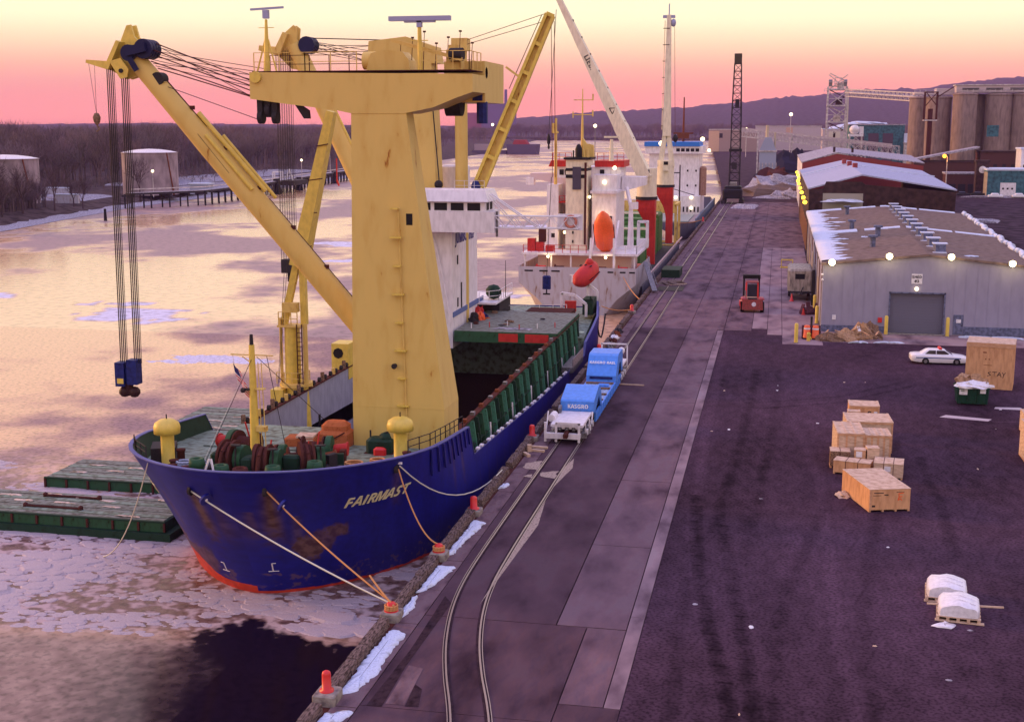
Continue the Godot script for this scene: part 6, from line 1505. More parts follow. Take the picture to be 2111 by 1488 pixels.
func make_deck_cargo():
	rng.seed = 101
	# orange bundles by the tower
	var t := thing("orange_bundle", "stacked orange and brown tarpaulin bundle beside the crane tower", "bundle", Vector3(-26.8, 2.95, -75.2))
	part(t, "tarpaulin", B.new().rbox(Vector3(-1.0, 0, -0.9), Vector3(1.0, 1.2, 0.9), 0.2), mat("bundle", lin(0.42, 0.13, 0.05), 0.8, 0.0, texs["rust"], Vector3(0.7, 0.7, 0.7)))
	part(t, "top_bundle", B.new().rbox(Vector3(-0.8, 1.2, -0.7), Vector3(0.85, 1.7, 0.6), 0.22), "bundle")
	part(t, "lashing", B.new().bar(Vector3(-1.02, 0.1, 0.92), Vector3(0.9, 1.2, 0.92), 0.08), "rust_dark")
	t = thing("crate_of_slings", "low orange-red box with pale lid before the tarpaulin bundle", "box", Vector3(-28.6, 3.05, -73.9), 0.1)
	part(t, "box_body", B.new().rbox(Vector3(-0.95, 0, -0.6), Vector3(0.95, 0.85, 0.6), 0.08), "bundle")
	part(t, "lid_board", B.new().box(Vector3(-0.2, 0.86, -0.5), Vector3(0.9, 0.98, 0.6)), "board_pale")
	part(t, "side_board", B.new().box(Vector3(0.1, 0.2, 0.6), Vector3(0.9, 0.8, 0.66)), "board_pale")
	part(t, "brace", B.new().bar(Vector3(0.0, 0.95, 0.68), Vector3(0.75, 0.0, 0.72), 0.07), "rust_dark")
	# green engine at the tower foot
	t = thing("deck_engine", "dark green deck engine with a red tank before the tower", "engine", Vector3(-23.35, 3.1, -73.5))
	part(t, "engine_block", B.new().rbox(Vector3(-0.8, 0.15, -0.5), Vector3(0.8, 1.1, 0.5), 0.2).sphere(Vector3(0.35, 1.05, 0), 0.4, 8), "green_dark")
	part(t, "exhaust", B.new().cyl(Vector3(-0.6, 1.0, 0), Vector3(-0.6, 1.5, 0), 0.06, 0.06, 6).bar(Vector3(0.0, 1.2, 0), Vector3(0.6, 1.5, 0.1), 0.1), "dark")
	part(t, "red_tank", B.new().rbox(Vector3(-0.15, 0.1, 0.55), Vector3(0.6, 0.65, 1.0), 0.12), "bright_red")
	part(t, "skid", B.new().box(Vector3(-0.9, 0.0, -0.55), Vector3(0.9, 0.15, 0.55)), "rust_dark")
	# coiled ropes on deck
	for e in [["tan rope coil lying on the port forecastle by the bulwark", -22.6, -66.3, 0.55, "rope_tan"], ["brown rope coil beside the chain stoppers at the bow", -27.4, -63.4, 0.5, "rope_tan"], ["blue-white rope coil wound on the left pair of bitts", -32.0, -64.6, 0.45, "blue_rope"], ["blue-white rope coil wound on the right bitt of that pair", -30.9, -64.6, 0.42, "blue_rope"], ["second tan rope coil next to the port bulwark", -21.5, -67.2, 0.45, "rope_tan"]]:
		if not M.has("blue_rope"): mat("blue_rope", lin(0.34, 0.40, 0.52), 0.85)
		var b := B.new()
		for k in 6:
			var pts := []
			for i in 15:
				var a := TAU * i / 14 + k
				var rr: float = e[3] * (1.0 - 0.03 * k + 0.06 * sin(k * 2.1 + i))
				pts.append(Vector3(cos(a) * rr, 0.08 + k * 0.11, sin(a) * rr))
			b.tube(pts, 0.065, 5)
		var o := one("rope_coil", b, e[4], e[0], "rope", "rope coils on the forecastle")
		o.position = Vector3(e[1], fdeck(2.0) - 0.12, e[2])
	# things in the side passage and hold
	for e in [["white tarpaulin heap in the port side passage", -19.6, -92.5, 0.5, "plastic_white"], ["brown bundle of dunnage in the port side passage", -19.6, -95.5, 0.6, "wood_old"], ["yellow bag lying in the port side passage", -19.6, -86.5, 0.45, "yellow_bright"], ["small orange bag further along the side passage", -19.55, -104.0, 0.35, "orange"]]:
		var o := one("passage_heap", lump(e[3] * 0.8, e[3] * 0.5, e[3] * 2.0, int(-e[2] * 7)), e[4], e[0], "heap", "heaps in the side passage")
		o.position = Vector3(e[1], lerpf(0.5, -1.0, (-79 - e[2]) / 52.0), e[2])
	var g := thing("hold_machine", "yellow machine standing on the floor of the open hold", "machine", Vector3(-27.5, -9.0, -112.0))
	part(g, "machine_body", B.new().rbox(Vector3(-1.1, 0.3, -0.8), Vector3(1.1, 2.6, 0.8), 0.2), "yellow_rusty")
	part(g, "machine_base", B.new().box(Vector3(-1.3, 0, -0.9), Vector3(1.3, 0.3, 0.9)), "dark")
	part(g, "leaning_pole", B.new().cyl(Vector3(1.4, 0.2, 0.5), Vector3(-1.0, 4.2, -0.5), 0.08, 0.08, 6), "wood_old")
	part(g, "machine_lamp", B.new().sphere(Vector3(0.6, 2.7, 0.8), 0.08, 6), "lamp_small")
	# light litter on the hatch cover
	for i in 10:
		var o := one("hatch_litter", lump(rng.randf_range(0.15, 0.5), rng.randf_range(0.08, 0.25), rng.randf_range(0.2, 0.5), i + 3), ["rust_dark", "wood_old", "bundle", "dark"][i % 4], "dark scrap of lashing gear lying on the green hatch cover", "scrap", "scraps on the hatch cover")
		o.position = Vector3(rng.randf_range(-29.6, -20.9), 3.38, rng.randf_range(-133, -121))
	for i in 7:
		var o := one("boat_deck_gear", lump(0.5, rng.randf_range(0.5, 1.0), 0.5, i + 33), ["blue", "red_paint", "rust_dark", "dark", "orange"][i % 5], ["blue drum on deck at the foot of the white deckhouse", "red bag beside the blue drum at the deckhouse foot", "brown gear heap at the deckhouse foot", "dark heap on the hatch cover edge beside the deckhouse", "orange bag on the hatch cover edge beside the deckhouse", "second blue bag along the deckhouse wall", "second red bag furthest along the deckhouse wall"][i], "gear", "gear beside the deckhouse")
		o.position = Vector3(-30.4 + rng.randf_range(0, 1.4) , 2.1 if i < 3 else 3.36, -121.2 - i * 1.5)
func lump(rx: float, ry: float, rz: float, seed_: int) -> B:   # an irregular heap resting on y = 0
	var n := FastNoiseLite.new(); n.seed = seed_; n.frequency = 1.1
	var b := B.new()
	var f := func(i: int, k: int) -> Vector3:
		var a := TAU * i / 16.0; var t := PI / 2 * k / 5.0
		var d := Vector3(cos(a) * cos(t), sin(t), sin(a) * cos(t))
		var s := 1.0 + 0.5 * n.get_noise_3dv(d * 2.0) + 0.35 * n.get_noise_3dv(d * 6.0)
		return Vector3(d.x * rx * s, d.y * ry * s, d.z * rz * s)
	for k in 5:
		for i in 16: b.quad(f.call(i, k), f.call((i + 1) % 16, k), f.call((i + 1) % 16, k + 1), f.call(i, k + 1))
	return b

# ---------------------------------------------------------------- things on the quay and yard
func make_railcar():
	rng.seed = 111
	var R := thing("heavy_haul_railcar", "heavy-haul railcar with two light blue hoods and white machinery ends", "railcar", Vector3(-14.55, 0, -105), 0.0, "", true)
	var cx := -14.5
	# bogies and wheels
	for z in [-91.6, -93.2, -94.8, -97.5, -113.0, -115.0, -116.6, -118.2]:
		for x in [cx - 0.75, cx + 0.75]:
			part(R, "wheel", B.new().cyl(Vector3(x - 0.07, 0.46, z), Vector3(x + 0.07, 0.46, z), 0.42, 0.42, 14), "rust_dark")
		part(R, "axle", B.new().cyl(Vector3(cx - 1.1, 0.46, z), Vector3(cx + 1.1, 0.46, z), 0.09, 0.09, 6), "dark")
	for e in [[-95.4, -91.0], [-118.8, -112.4]]:
		for s in [-1.08, 1.08]: part(R, "bogie_frame", B.new().box(Vector3(cx + s - 0.1, 0.4, e[0]), Vector3(cx + s + 0.1, 0.75, e[1])), "steel")
		for k in 6: part(R, "spring_box", B.new().cbox(Vector3(cx + 1.25, 0.5 + 0.1 * (k % 2), e[1] - 0.5 - k * 0.7), Vector3(0.25, 0.4, 0.3)), "white" if k % 2 else "steel")
		for k in 6: part(R, "spring_box", B.new().cbox(Vector3(cx - 1.25, 0.5 + 0.1 * (k % 2), e[1] - 0.5 - k * 0.7), Vector3(0.25, 0.4, 0.3)), "white" if k % 2 else "steel")
	# near machinery platform
	part(R, "end_platform", B.new().box(Vector3(cx - 1.25, 1.15, -95.6), Vector3(cx + 1.15, 1.35, -91.0)), "white")
	part(R, "end_sill", B.new().box(Vector3(-16.15, 0.35, -90.95), Vector3(-13.5, 0.75, -90.6)), "white")
	for x in [-16.1, -15.3, -13.6]: part(R, "end_post", B.new().bar(Vector3(x, 0.1, -90.75), Vector3(x, 1.55, -90.75), 0.16), "white")
	part(R, "end_rail", B.new().bar(Vector3(-15.3, 1.5, -90.75), Vector3(-13.5, 1.5, -90.75), 0.16), "white")
	for k in 7:
		part(R, "brake_gear", B.new().sphere(Vector3(-15.1 + k * 0.26, 0.95 + 0.15 * (k % 2), -91.2), 0.16, 8), "white" if k % 2 else "steel")
	part(R, "grab_pole", B.new().bar(Vector3(-16.1, 0.4, -90.8), Vector3(-16.1, 2.1, -92.0), 0.08), "white")
	part(R, "coupler", B.new().bar(Vector3(cx, 0.75, -91), Vector3(cx, 0.7, -89.9), 0.3, 0.3), "rust_dark")
	part(R, "air_tank", B.new().cyl(Vector3(-15.9, 1.5, -92.2), Vector3(-15.9, 1.5, -93.6), 0.28, 0.28, 10), "white")
	part(R, "hand_wheel", B.new().cyl(Vector3(-15.8, 1.6, -95.0), Vector3(-15.6, 1.6, -95.0), 0.35, 0.35, 12), "steel")
	part(R, "end_ladder", B.new().bar(Vector3(-13.3, 0.2, -92.0), Vector3(-13.3, 1.4, -92.0), 0.08).bar(Vector3(-13.2, 0.2, -93.4), Vector3(-13.2, 1.3, -93.4), 0.1).bar(Vector3(-13.2, 0.5, -94.5), Vector3(-13.2, 1.5, -95.0), 0.1), "white")
	# blue hoods: profiles in the Z-Y plane, extruded across
	var hood := func(z0: float, prof: Array, hole: Array) -> void:
		var g := group(R, "hood")
		var poly := []
		for q in prof: poly.append(Vector3(cx - 1.3, q[1], z0 - q[0]))
		var top := B.new()
		for k in prof.size() - 1:   # roof and ends as plates with thickness
			var a: Vector3 = poly[k]; var b: Vector3 = poly[k + 1]
			var n := Vector3(0, (b - a).z, -(b - a).y).normalized() * 0.06
			if n.y < 0: n = -n
			top.prism([a, b, b - n, a - n], Vector3(2.6, 0, 0))
		part(g, "hood_plate", top, "load_blue")
		for x in [cx - 1.3, cx + 1.24]:
			var side := []
			for q in prof: side.append(Vector3(x, q[1] - 0.02, z0 - q[0]))
			for q in hole: side.append(Vector3(x, q[1], z0 - q[0]))
			part(g, "hood_side", B.new().prism(side, Vector3(0.06, 0, 0)), "load_blue")
	hood.call(-95.8, [[0.0, 1.25], [0.0, 2.1], [0.15, 2.2], [2.75, 2.85], [2.95, 2.85], [4.1, 2.2], [4.6, 0.95]], [[4.0, 0.95], [2.8, 2.1], [1.0, 1.25]])
	hood.call(-109.4, [[0.0, 0.95], [0.05, 1.5], [1.6, 3.0], [2.0, 3.15], [4.6, 3.15], [4.9, 3.0], [5.0, 1.2]], [[4.2, 1.2], [3.6, 2.2], [2.6, 2.2], [1.6, 1.0]])
	text(R, "hood_lettering", "KASGRO", 0.3, M["white_clean"], Transform3D(Basis.IDENTITY, Vector3(cx + 0.05, 1.7, -95.72)), 0.02)
	text(R, "hood_lettering", "KASGRO RAIL", 0.26, M["white_clean"], Transform3D(Basis(Vector3.RIGHT, Vector3(0, 1.5, -1.55).normalized(), Vector3(0, 1.55, 1.5).normalized()), Vector3(cx, 2.5, -110.32)), 0.02)
	part(R, "hood_slot", B.new().box(Vector3(cx - 1.0, 1.2, -109.42), Vector3(cx + 1.0, 1.42, -109.36)), "blue")
	# depressed deck between the hoods
	for x in [cx - 1.3, cx + 1.16]:
		part(R, "side_girder", B.new().box(Vector3(x, 0.28, -113.5), Vector3(x + 0.14, 0.98, -97.0)), "load_blue")
	for i in 14: part(R, "girder_rib", B.new().box(Vector3(cx + 1.3, 0.3, -98.0 - i * 1.1), Vector3(cx + 1.36, 0.95, -97.9 - i * 1.1)), "load_blue")
	part(R, "deck_plate", B.new().box(Vector3(cx - 1.16, 0.86, -109.6), Vector3(cx + 1.16, 0.94, -100.6)), mat("deck_paleblue", lin(0.36, 0.5, 0.75), 0.5, 0.0, texs["grime"], Vector3(0.5, 0.5, 0.5)))
	for z in [-101.8, -104.0, -106.4, -108.6]: part(R, "cross_timber", B.new().box(Vector3(cx - 1.2, 0.94, z - 0.15), Vector3(cx + 1.2, 1.08, z + 0.15)), "wood_old")
	for e in [[-0.5, -105.0], [0.5, -107.4], [0.3, -103.0]]: part(R, "deck_fitting", B.new().cbox(Vector3(cx + e[0], 1.05, e[1]), Vector3(0.9, 0.22, 0.7)), "load_blue" if e[0] > 0.4 else "deck_paleblue")
	# far machinery end
	part(R, "end_platform", B.new().box(Vector3(cx - 1.25, 1.15, -119.0), Vector3(cx + 1.15, 1.35, -114.4)), "white")
	for x in [-15.7, -13.3]: part(R, "end_post", B.new().bar(Vector3(x, 0.6, -118.9), Vector3(x, 2.8, -118.9), 0.12), "white")
	part(R, "end_rail", B.new().bar(Vector3(-15.8, 2.75, -118.9), Vector3(-13.2, 2.75, -118.9), 0.12), "white")
	for e in [[-13.7, 2.35, -117.6, 0.34], [-13.8, 1.75, -116.8, 0.36], [-14.2, 1.6, -116.0, 0.3], [-13.5, 1.4, -115.4, 0.25]]: part(R, "air_tank", B.new().sphere(Vector3(e[0], e[1], e[2]), e[3], 10), "white")
	part(R, "coupler", B.new().bar(Vector3(cx, 0.75, -119), Vector3(cx, 0.7, -120.2), 0.3, 0.3), "rust_dark")
	# dunnage lying by the kerb
	var labels := ["pale plank lying before the railcar's left corner", "second pale plank beside the railcar's left corner", "short upright block of dunnage near the kerb", "grey timber offcut lying on the quay edge", "long plank between the kerb and the railcar", "thin batten on the quay edge behind the railcar"]
	var k := 0
	for e in [[-16.4, -89.0, 1.6, 0.25, 0.14, 1.45], [-16.3, -88.0, 1.3, 0.22, 0.14, 1.4], [-16.75, -87.9, 0.35, 0.3, 0.5, 0.3], [-16.7, -86.6, 0.8, 0.25, 0.2, 0.6], [-16.5, -104, 3.0, 0.2, 0.12, 0.15], [-12.2, -113.2, 2.2, 0.14, 0.1, 1.5]]:
		var o := one("dunnage_timber", B.new().cbox(Vector3.ZERO, Vector3(e[3], e[4], e[2])), "board_pale", labels[k], "timber", "loose timbers by the railcar")
		o.position = Vector3(e[0], e[4] / 2 + 0.005, e[1]); o.rotation.y = e[5]; k += 1
func crate(label: String, at: Vector3, turn: float, s: Vector3, m := "plywood", boards := 0, straps := 0, skids := true) -> Node3D:
	var t := thing("wooden_crate", label, "crate", at, turn, "wooden crates standing in the yard")
	var y0 := 0.12 if skids else 0.0
	part(t, "crate_body", B.new().box(Vector3(-s.x / 2, y0, -s.z / 2), Vector3(s.x / 2, s.y - 0.03, s.z / 2)), m)
	part(t, "crate_lid", B.new().box(Vector3(-s.x / 2 - 0.02, s.y - 0.03, -s.z / 2 - 0.02), Vector3(s.x / 2 + 0.02, s.y, s.z / 2 + 0.02)), "board_pale")
	if skids:
		for i in 4: part(t, "skid", B.new().box(Vector3(-s.x / 2 + i * (s.x - 0.12) / 3, 0.0, -s.z / 2), Vector3(-s.x / 2 + i * (s.x - 0.12) / 3 + 0.12, 0.12, s.z / 2)), "board")
	for i in boards:   # framing boards on front and sides
		var x := -s.x / 2 + (i + 0.0) * (s.x - 0.12) / maxi(boards - 1, 1)
		part(t, "batten", B.new().box(Vector3(x, y0, s.z / 2), Vector3(x + 0.12, s.y - 0.03, s.z / 2 + 0.03)), "board")
		part(t, "lid_board", B.new().box(Vector3(x, s.y, -s.z / 2), Vector3(x + 0.14, s.y + 0.025, s.z / 2)), "board_pale")
	for i in (2 if boards > 0 else 0):
		part(t, "rail_board", B.new().box(Vector3(-s.x / 2, y0 + i * (s.y - y0 - 0.16), s.z / 2 + 0.03), Vector3(s.x / 2, y0 + 0.12 + i * (s.y - y0 - 0.16), s.z / 2 + 0.05)), "board")
	for i in straps:
		var x := -s.x / 2 + (i + 1.0) * s.x / (straps + 1)
		part(t, "strap", B.new().box(Vector3(x - 0.02, y0, s.z / 2), Vector3(x + 0.02, s.y, s.z / 2 + 0.006)).box(Vector3(x - 0.02, s.y, -s.z / 2), Vector3(x + 0.02, s.y + 0.006, s.z / 2)), "rust_dark")
	return t
func scrawl(t: Node, called: String, strokes: Array, at: Vector3, w: float, m):   # hand-painted marks built of short brush strokes on the crate face
	var b := B.new()
	for s in strokes:
		for i in s.size() - 1:
			var p := at + Vector3(s[i][0], s[i][1], 0); var q := at + Vector3(s[i + 1][0], s[i + 1][1], 0)
			b.bar(p, q, 0.012, w)
	part(t, called, b, m)
func make_crates():
	rng.seed = 121
	var t := crate("long plywood crate with an orange letter painted on its end, nearest the camera", Vector3(6.65, 0, -80.2), 0.3, Vector3(2.55, 1.42, 4.7), "plywood", 0, 0)
	scrawl(t, "painted_letter", [[[0.3, 0.45], [0.0, 0.42], [0.02, 0.2], [0.22, 0.24]], [[0.02, 0.2], [-0.04, 0.0], [0.12, 0.1], [0.2, -0.02]]], Vector3(0.55, 0.7, 2.36), 0.05, "orange")
	part(t, "stencil_mark", B.new().box(Vector3(-1.0, 1.15, 2.35), Vector3(-0.4, 1.2, 2.36)).box(Vector3(-1.05, 1.0, 2.35), Vector3(-0.55, 1.03, 2.36)).box(Vector3(-0.35, 1.02, 2.35), Vector3(-0.1, 1.08, 2.36)).box(Vector3(-1.1, 0.3, 2.35), Vector3(-0.9, 0.42, 2.36)).box(Vector3(0.4, 1.2, 2.35), Vector3(0.9, 1.23, 2.36)), "dark")
	part(t, "corner_post", B.new().box(Vector3(-1.28, 0.1, 2.35), Vector3(-1.14, 1.4, 2.38)), "board")
	crate("tall boarded crate at the left front of the stack", Vector3(5.5, 0, -90.6), 0.05, Vector3(1.85, 2.2, 3.6), "board_pale", 4, 2)
	crate("slatted crate at the right front of the stack", Vector3(7.35, 0, -90.1), 0.05, Vector3(1.75, 2.1, 2.2), "board_pale", 5, 1)
	crate("broad pale crate behind the slatted crates of the stack", Vector3(7.0, 0, -93.9), 0.05, Vector3(3.2, 2.25, 2.9), "board_pale", 2, 0)
	crate("low grey-brown box at the left foot of the stack", Vector3(4.85, 0, -88.2), 0.0, Vector3(1.3, 1.2, 1.2), "wood_old", 0, 1)
	t = crate("rear crate with a round dark mark, furthest back in the stack", Vector3(7.0, 0, -98.6), 0.0, Vector3(2.2, 2.3, 2.0), "plywood", 2, 0)
	scrawl(t, "painted_mark", [[[0.2, 0.3], [0.05, 0.34], [-0.05, 0.2], [0.0, 0.05], [0.1, 0.0]]], Vector3(0.3, 1.55, 1.04), 0.08, "dark")
	part(t, "paper_label", B.new().box(Vector3(0.7, 1.4, 1.035), Vector3(0.95, 1.9, 1.04)), "plastic_white")
	crate("small pale crate tucked against the rear crate", Vector3(6.2, 0, -97.0), 0.0, Vector3(0.9, 2.05, 0.8), "board_pale", 2, 0)
	crate("long bright orange-brown box lying across before the stack", Vector3(5.65, 0, -86.4), -0.25, Vector3(2.4, 0.95, 1.1), "plywood", 0, 2)
	t = crate("small box with a white label on top of the low boxes", Vector3(6.15, 0.0, -87.6), -0.1, Vector3(0.75, 1.45, 0.8), "board", 0, 0)
	part(t, "paper_label", B.new().box(Vector3(-0.25, 0.95, 0.4), Vector3(0.15, 1.35, 0.41)), "plastic_white")
	crate("grey box standing next to the small labelled box", Vector3(6.95, 0, -87.7), 0.1, Vector3(0.8, 1.6, 0.8), "board_pale", 0, 0)
	t = crate("square strapped box with a white label right of the stack", Vector3(7.95, 0, -86.3), -0.12, Vector3(1.85, 1.05, 1.7), "board_pale", 0, 2)
	part(t, "paper_label", B.new().box(Vector3(-0.25, 0.5, 0.85), Vector3(0.15, 0.85, 0.86)), "plastic_white")
	one("broken_board", lump(0.5, 0.25, 0.6, 6), "board_pale", "broken board end leaning beside the long lettered crate", "board").position = Vector3(4.75, 0, -80.9)
	# big crate by the police car
	t = crate("very large tall plywood crate behind the green dumpster", Vector3(19.3, 0, -119.6), -0.2, Vector3(4.0, 4.1, 3.4), "plywood", 0, 0, false)
	part(t, "top_board", B.new().box(Vector3(-2.02, 3.7, 1.7), Vector3(2.02, 4.0, 1.74)), "board")
	scrawl(t, "painted_word", [[[-0.62, 0.38], [-0.85, 0.3], [-0.6, 0.12], [-0.88, 0.0]], [[-0.5, 0.4], [-0.1, 0.4]], [[-0.3, 0.4], [-0.3, 0.0]], [[-0.08, 0.0], [0.1, 0.4], [0.28, 0.0]], [[0.0, 0.15], [0.2, 0.15]], [[0.34, 0.4], [0.48, 0.2], [0.62, 0.4]], [[0.48, 0.2], [0.42, -0.1]]], Vector3(0.75, 1.15, 1.71), 0.05, "dark")
	part(t, "stencil_mark", B.new().box(Vector3(-0.6, 3.2, 1.7), Vector3(-0.3, 3.3, 1.71)).box(Vector3(-0.4, 2.6, 1.7), Vector3(-0.3, 2.7, 1.71)).box(Vector3(-0.1, 2.6, 1.7), Vector3(0.0, 2.7, 1.71)).box(Vector3(-0.5, 2.1, 1.7), Vector3(0.2, 2.14, 1.71)), "rust")
	crate("plywood crate cut by the right edge of the picture, further one", Vector3(19.9, 0, -101.2), 0.0, Vector3(2.0, 1.6, 2.0), "board_pale", 0, 0)
	crate("plywood crate cut by the right edge of the picture, nearer one", Vector3(18.6, 0, -92.6), 0.0, Vector3(2.2, 2.6, 3.0), "board_pale", 0, 0)
	# dumpster
	t = thing("dumpster", "dark green dumpster heaped with white plastic and cardboard", "dumpster", Vector3(16.6, 0, -111.3))
	part(t, "bin_body", B.new().hexa([Vector3(-1.15, 0.1, -0.8), Vector3(1.15, 0.1, -0.8), Vector3(1.15, 0.1, 0.7), Vector3(-1.15, 0.1, 0.7), Vector3(-1.3, 1.45, -1.0), Vector3(1.3, 1.45, -1.0), Vector3(1.3, 1.45, 0.9), Vector3(-1.3, 1.45, 0.9)]), mat("bin_green", lin(0.012, 0.055, 0.036), 0.5, 0.0, texs["rust"], Vector3(0.6, 0.3, 0.6)))
	part(t, "bin_rim", B.new().box(Vector3(-1.36, 1.42, 0.86), Vector3(1.36, 1.52, 0.96)).box(Vector3(-1.36, 1.42, -1.06), Vector3(1.36, 1.52, -0.98)), "bin_green")
	for x in [-1.22, -0.4, 0.4, 1.22]: part(t, "bin_rib", B.new().bar(Vector3(x * 0.94, 0.1, 0.74), Vector3(x, 1.42, 0.93), 0.09), "bin_green")
	part(t, "bin_sign", B.new().box(Vector3(-1.1, 0.9, 0.93), Vector3(-0.45, 1.36, 0.95)), "plastic_white")
	part(t, "sign_print", B.new().box(Vector3(-1.0, 1.2, 0.95), Vector3(-0.7, 1.28, 0.956)), "green")
	part(t, "bin_sign", B.new().box(Vector3(0.55, 1.05, 0.93), Vector3(1.0, 1.4, 0.95)), "plastic_white")
	for x in [-0.9, 0.9]: part(t, "caster", B.new().cyl(Vector3(x - 0.05, 0.08, 0.5), Vector3(x + 0.05, 0.08, 0.5), 0.08, 0.08, 8), "dark")
	var o := one("plastic_sheet", lump(1.55, 0.5, 1.0, 9), "plastic_white", "crumpled white plastic sheet spilling over the dumpster", "plastic sheet")
	o.position = Vector3(16.6, 1.48, -111.0)
	for i in 7:
		var c := one("cardboard_box", B.new().cbox(Vector3(0, 0.25, 0), Vector3(rng.randf_range(0.5, 0.9), rng.randf_range(0.4, 0.7), 0.5)), "cardboard", ["flattened cardboard box on the left of the dumpster heap", "cardboard box with a dark hole in the dumpster heap", "tall cardboard flap at the back of the dumpster heap", "pale cardboard box in the middle of the dumpster heap", "cardboard box sliding off the right of the dumpster", "torn cardboard lid on top of the dumpster heap", "small cardboard box on the dumpster's right corner"][i], "cardboard box", "cardboard in the dumpster")
		c.position = Vector3(15.75 + i * 0.27, 1.75 + 0.18 * sin(i * 1.9), -111.35 - 0.3 * (i % 2)); c.rotation = Vector3(rng.randf_range(-0.4, 0.4), rng.randf_range(-0.8, 0.8), rng.randf_range(-0.5, 0.5))
	# pallets of white bags
	var pal := func(label: String, at: Vector3, turn: float, extra: bool):
		var p := thing("bag_pallet", label, "pallet", at, turn, "pallets of white wrapped bags")
		for i in 5: part(p, "deck_board", B.new().box(Vector3(-1.0, 0.2, -1.05 + i * 0.47), Vector3(1.0, 0.24, -0.83 + i * 0.47)), "board_pale")
		for i in 5: part(p, "block", B.new().box(Vector3(-1.0 + i * 0.46, 0.04, -1.05), Vector3(-0.86 + i * 0.46, 0.2, 1.05)), "board_pale")
		part(p, "bottom_board", B.new().box(Vector3(-1.05, 0.0, 0.85), Vector3(1.15, 0.05, 1.1)), "board_pale")
		for layer in 2:   # wrapped bags: soft arched load
			var secs := []
			for kz in 7:
				var zz := lerpf(-1.0, 1.0, kz / 6.0); var e := 1.0 - pow(absf(zz), 6) * 0.12
				var s := []
				for q in [[-1.0, 0.26], [-1.0, 0.5], [-0.97, 0.66], [-0.85, 0.76], [-0.4, 0.85], [0.0, 0.92], [0.4, 0.85], [0.85, 0.76], [0.97, 0.66], [1.0, 0.5], [1.0, 0.26]]:
					s.append(Vector3(q[0] * 0.95 * e, 0.24 + (q[1] - 0.26) * (0.5 + 0.5 * layer) * e + 0.03 * sin(kz * 2.6 + q[0] * 5.0), zz))
				secs.append(s)
			if layer == 1: part(p, "wrapped_bags", loft(secs), "plastic_white")
		for i in 2: part(p, "wrap_fold", B.new().bar(Vector3(-0.7, 0.76, -0.3 + i * 0.6), Vector3(0.05, 0.91, -0.25 + i * 0.6), 0.05, 0.03).bar(Vector3(0.05, 0.91, -0.25 + i * 0.6), Vector3(0.75, 0.76, -0.1 + i * 0.6), 0.05, 0.03), "plastic_white")
	pal.call("pallet of white wrapped bags, the one nearer the camera", Vector3(9.2, 0, -61.3), -0.12, true)
	pal.call("pallet of white wrapped bags standing behind the other", Vector3(8.95, 0, -63.8), -0.1, false)
	o = one("long_batten", B.new().bar(Vector3(-1.75, 0.0, 0.12), Vector3(1.75, -0.02, -0.1), 0.09, 0.07), "board_pale", "long pale batten stuck across the nearer bag pallet", "batten")
	o.position = Vector3(9.45, 0.62, -61.0)
	o = one("plastic_scrap", snow_pile([[7.8, -59.7], [8.5, -60.1], [9.0, -59.8], [8.6, -59.4], [8.1, -59.4]], 0.1), "plastic_white", "crumpled white plastic lying before the bag pallet", "plastic scrap")
	# small litter
	for i in 26:
		var s := one("litter_scrap", lump(rng.randf_range(0.04, 0.14), 0.04, rng.randf_range(0.05, 0.2), i), ["plastic_white", "board_pale", "snow_dirty"][i % 3], "small pale scrap lying on the dark asphalt", "litter", "litter on the asphalt")
		s.position = Vector3(rng.randf_range(-4.5, 20), -0.02, rng.randf_range(-135, -48))
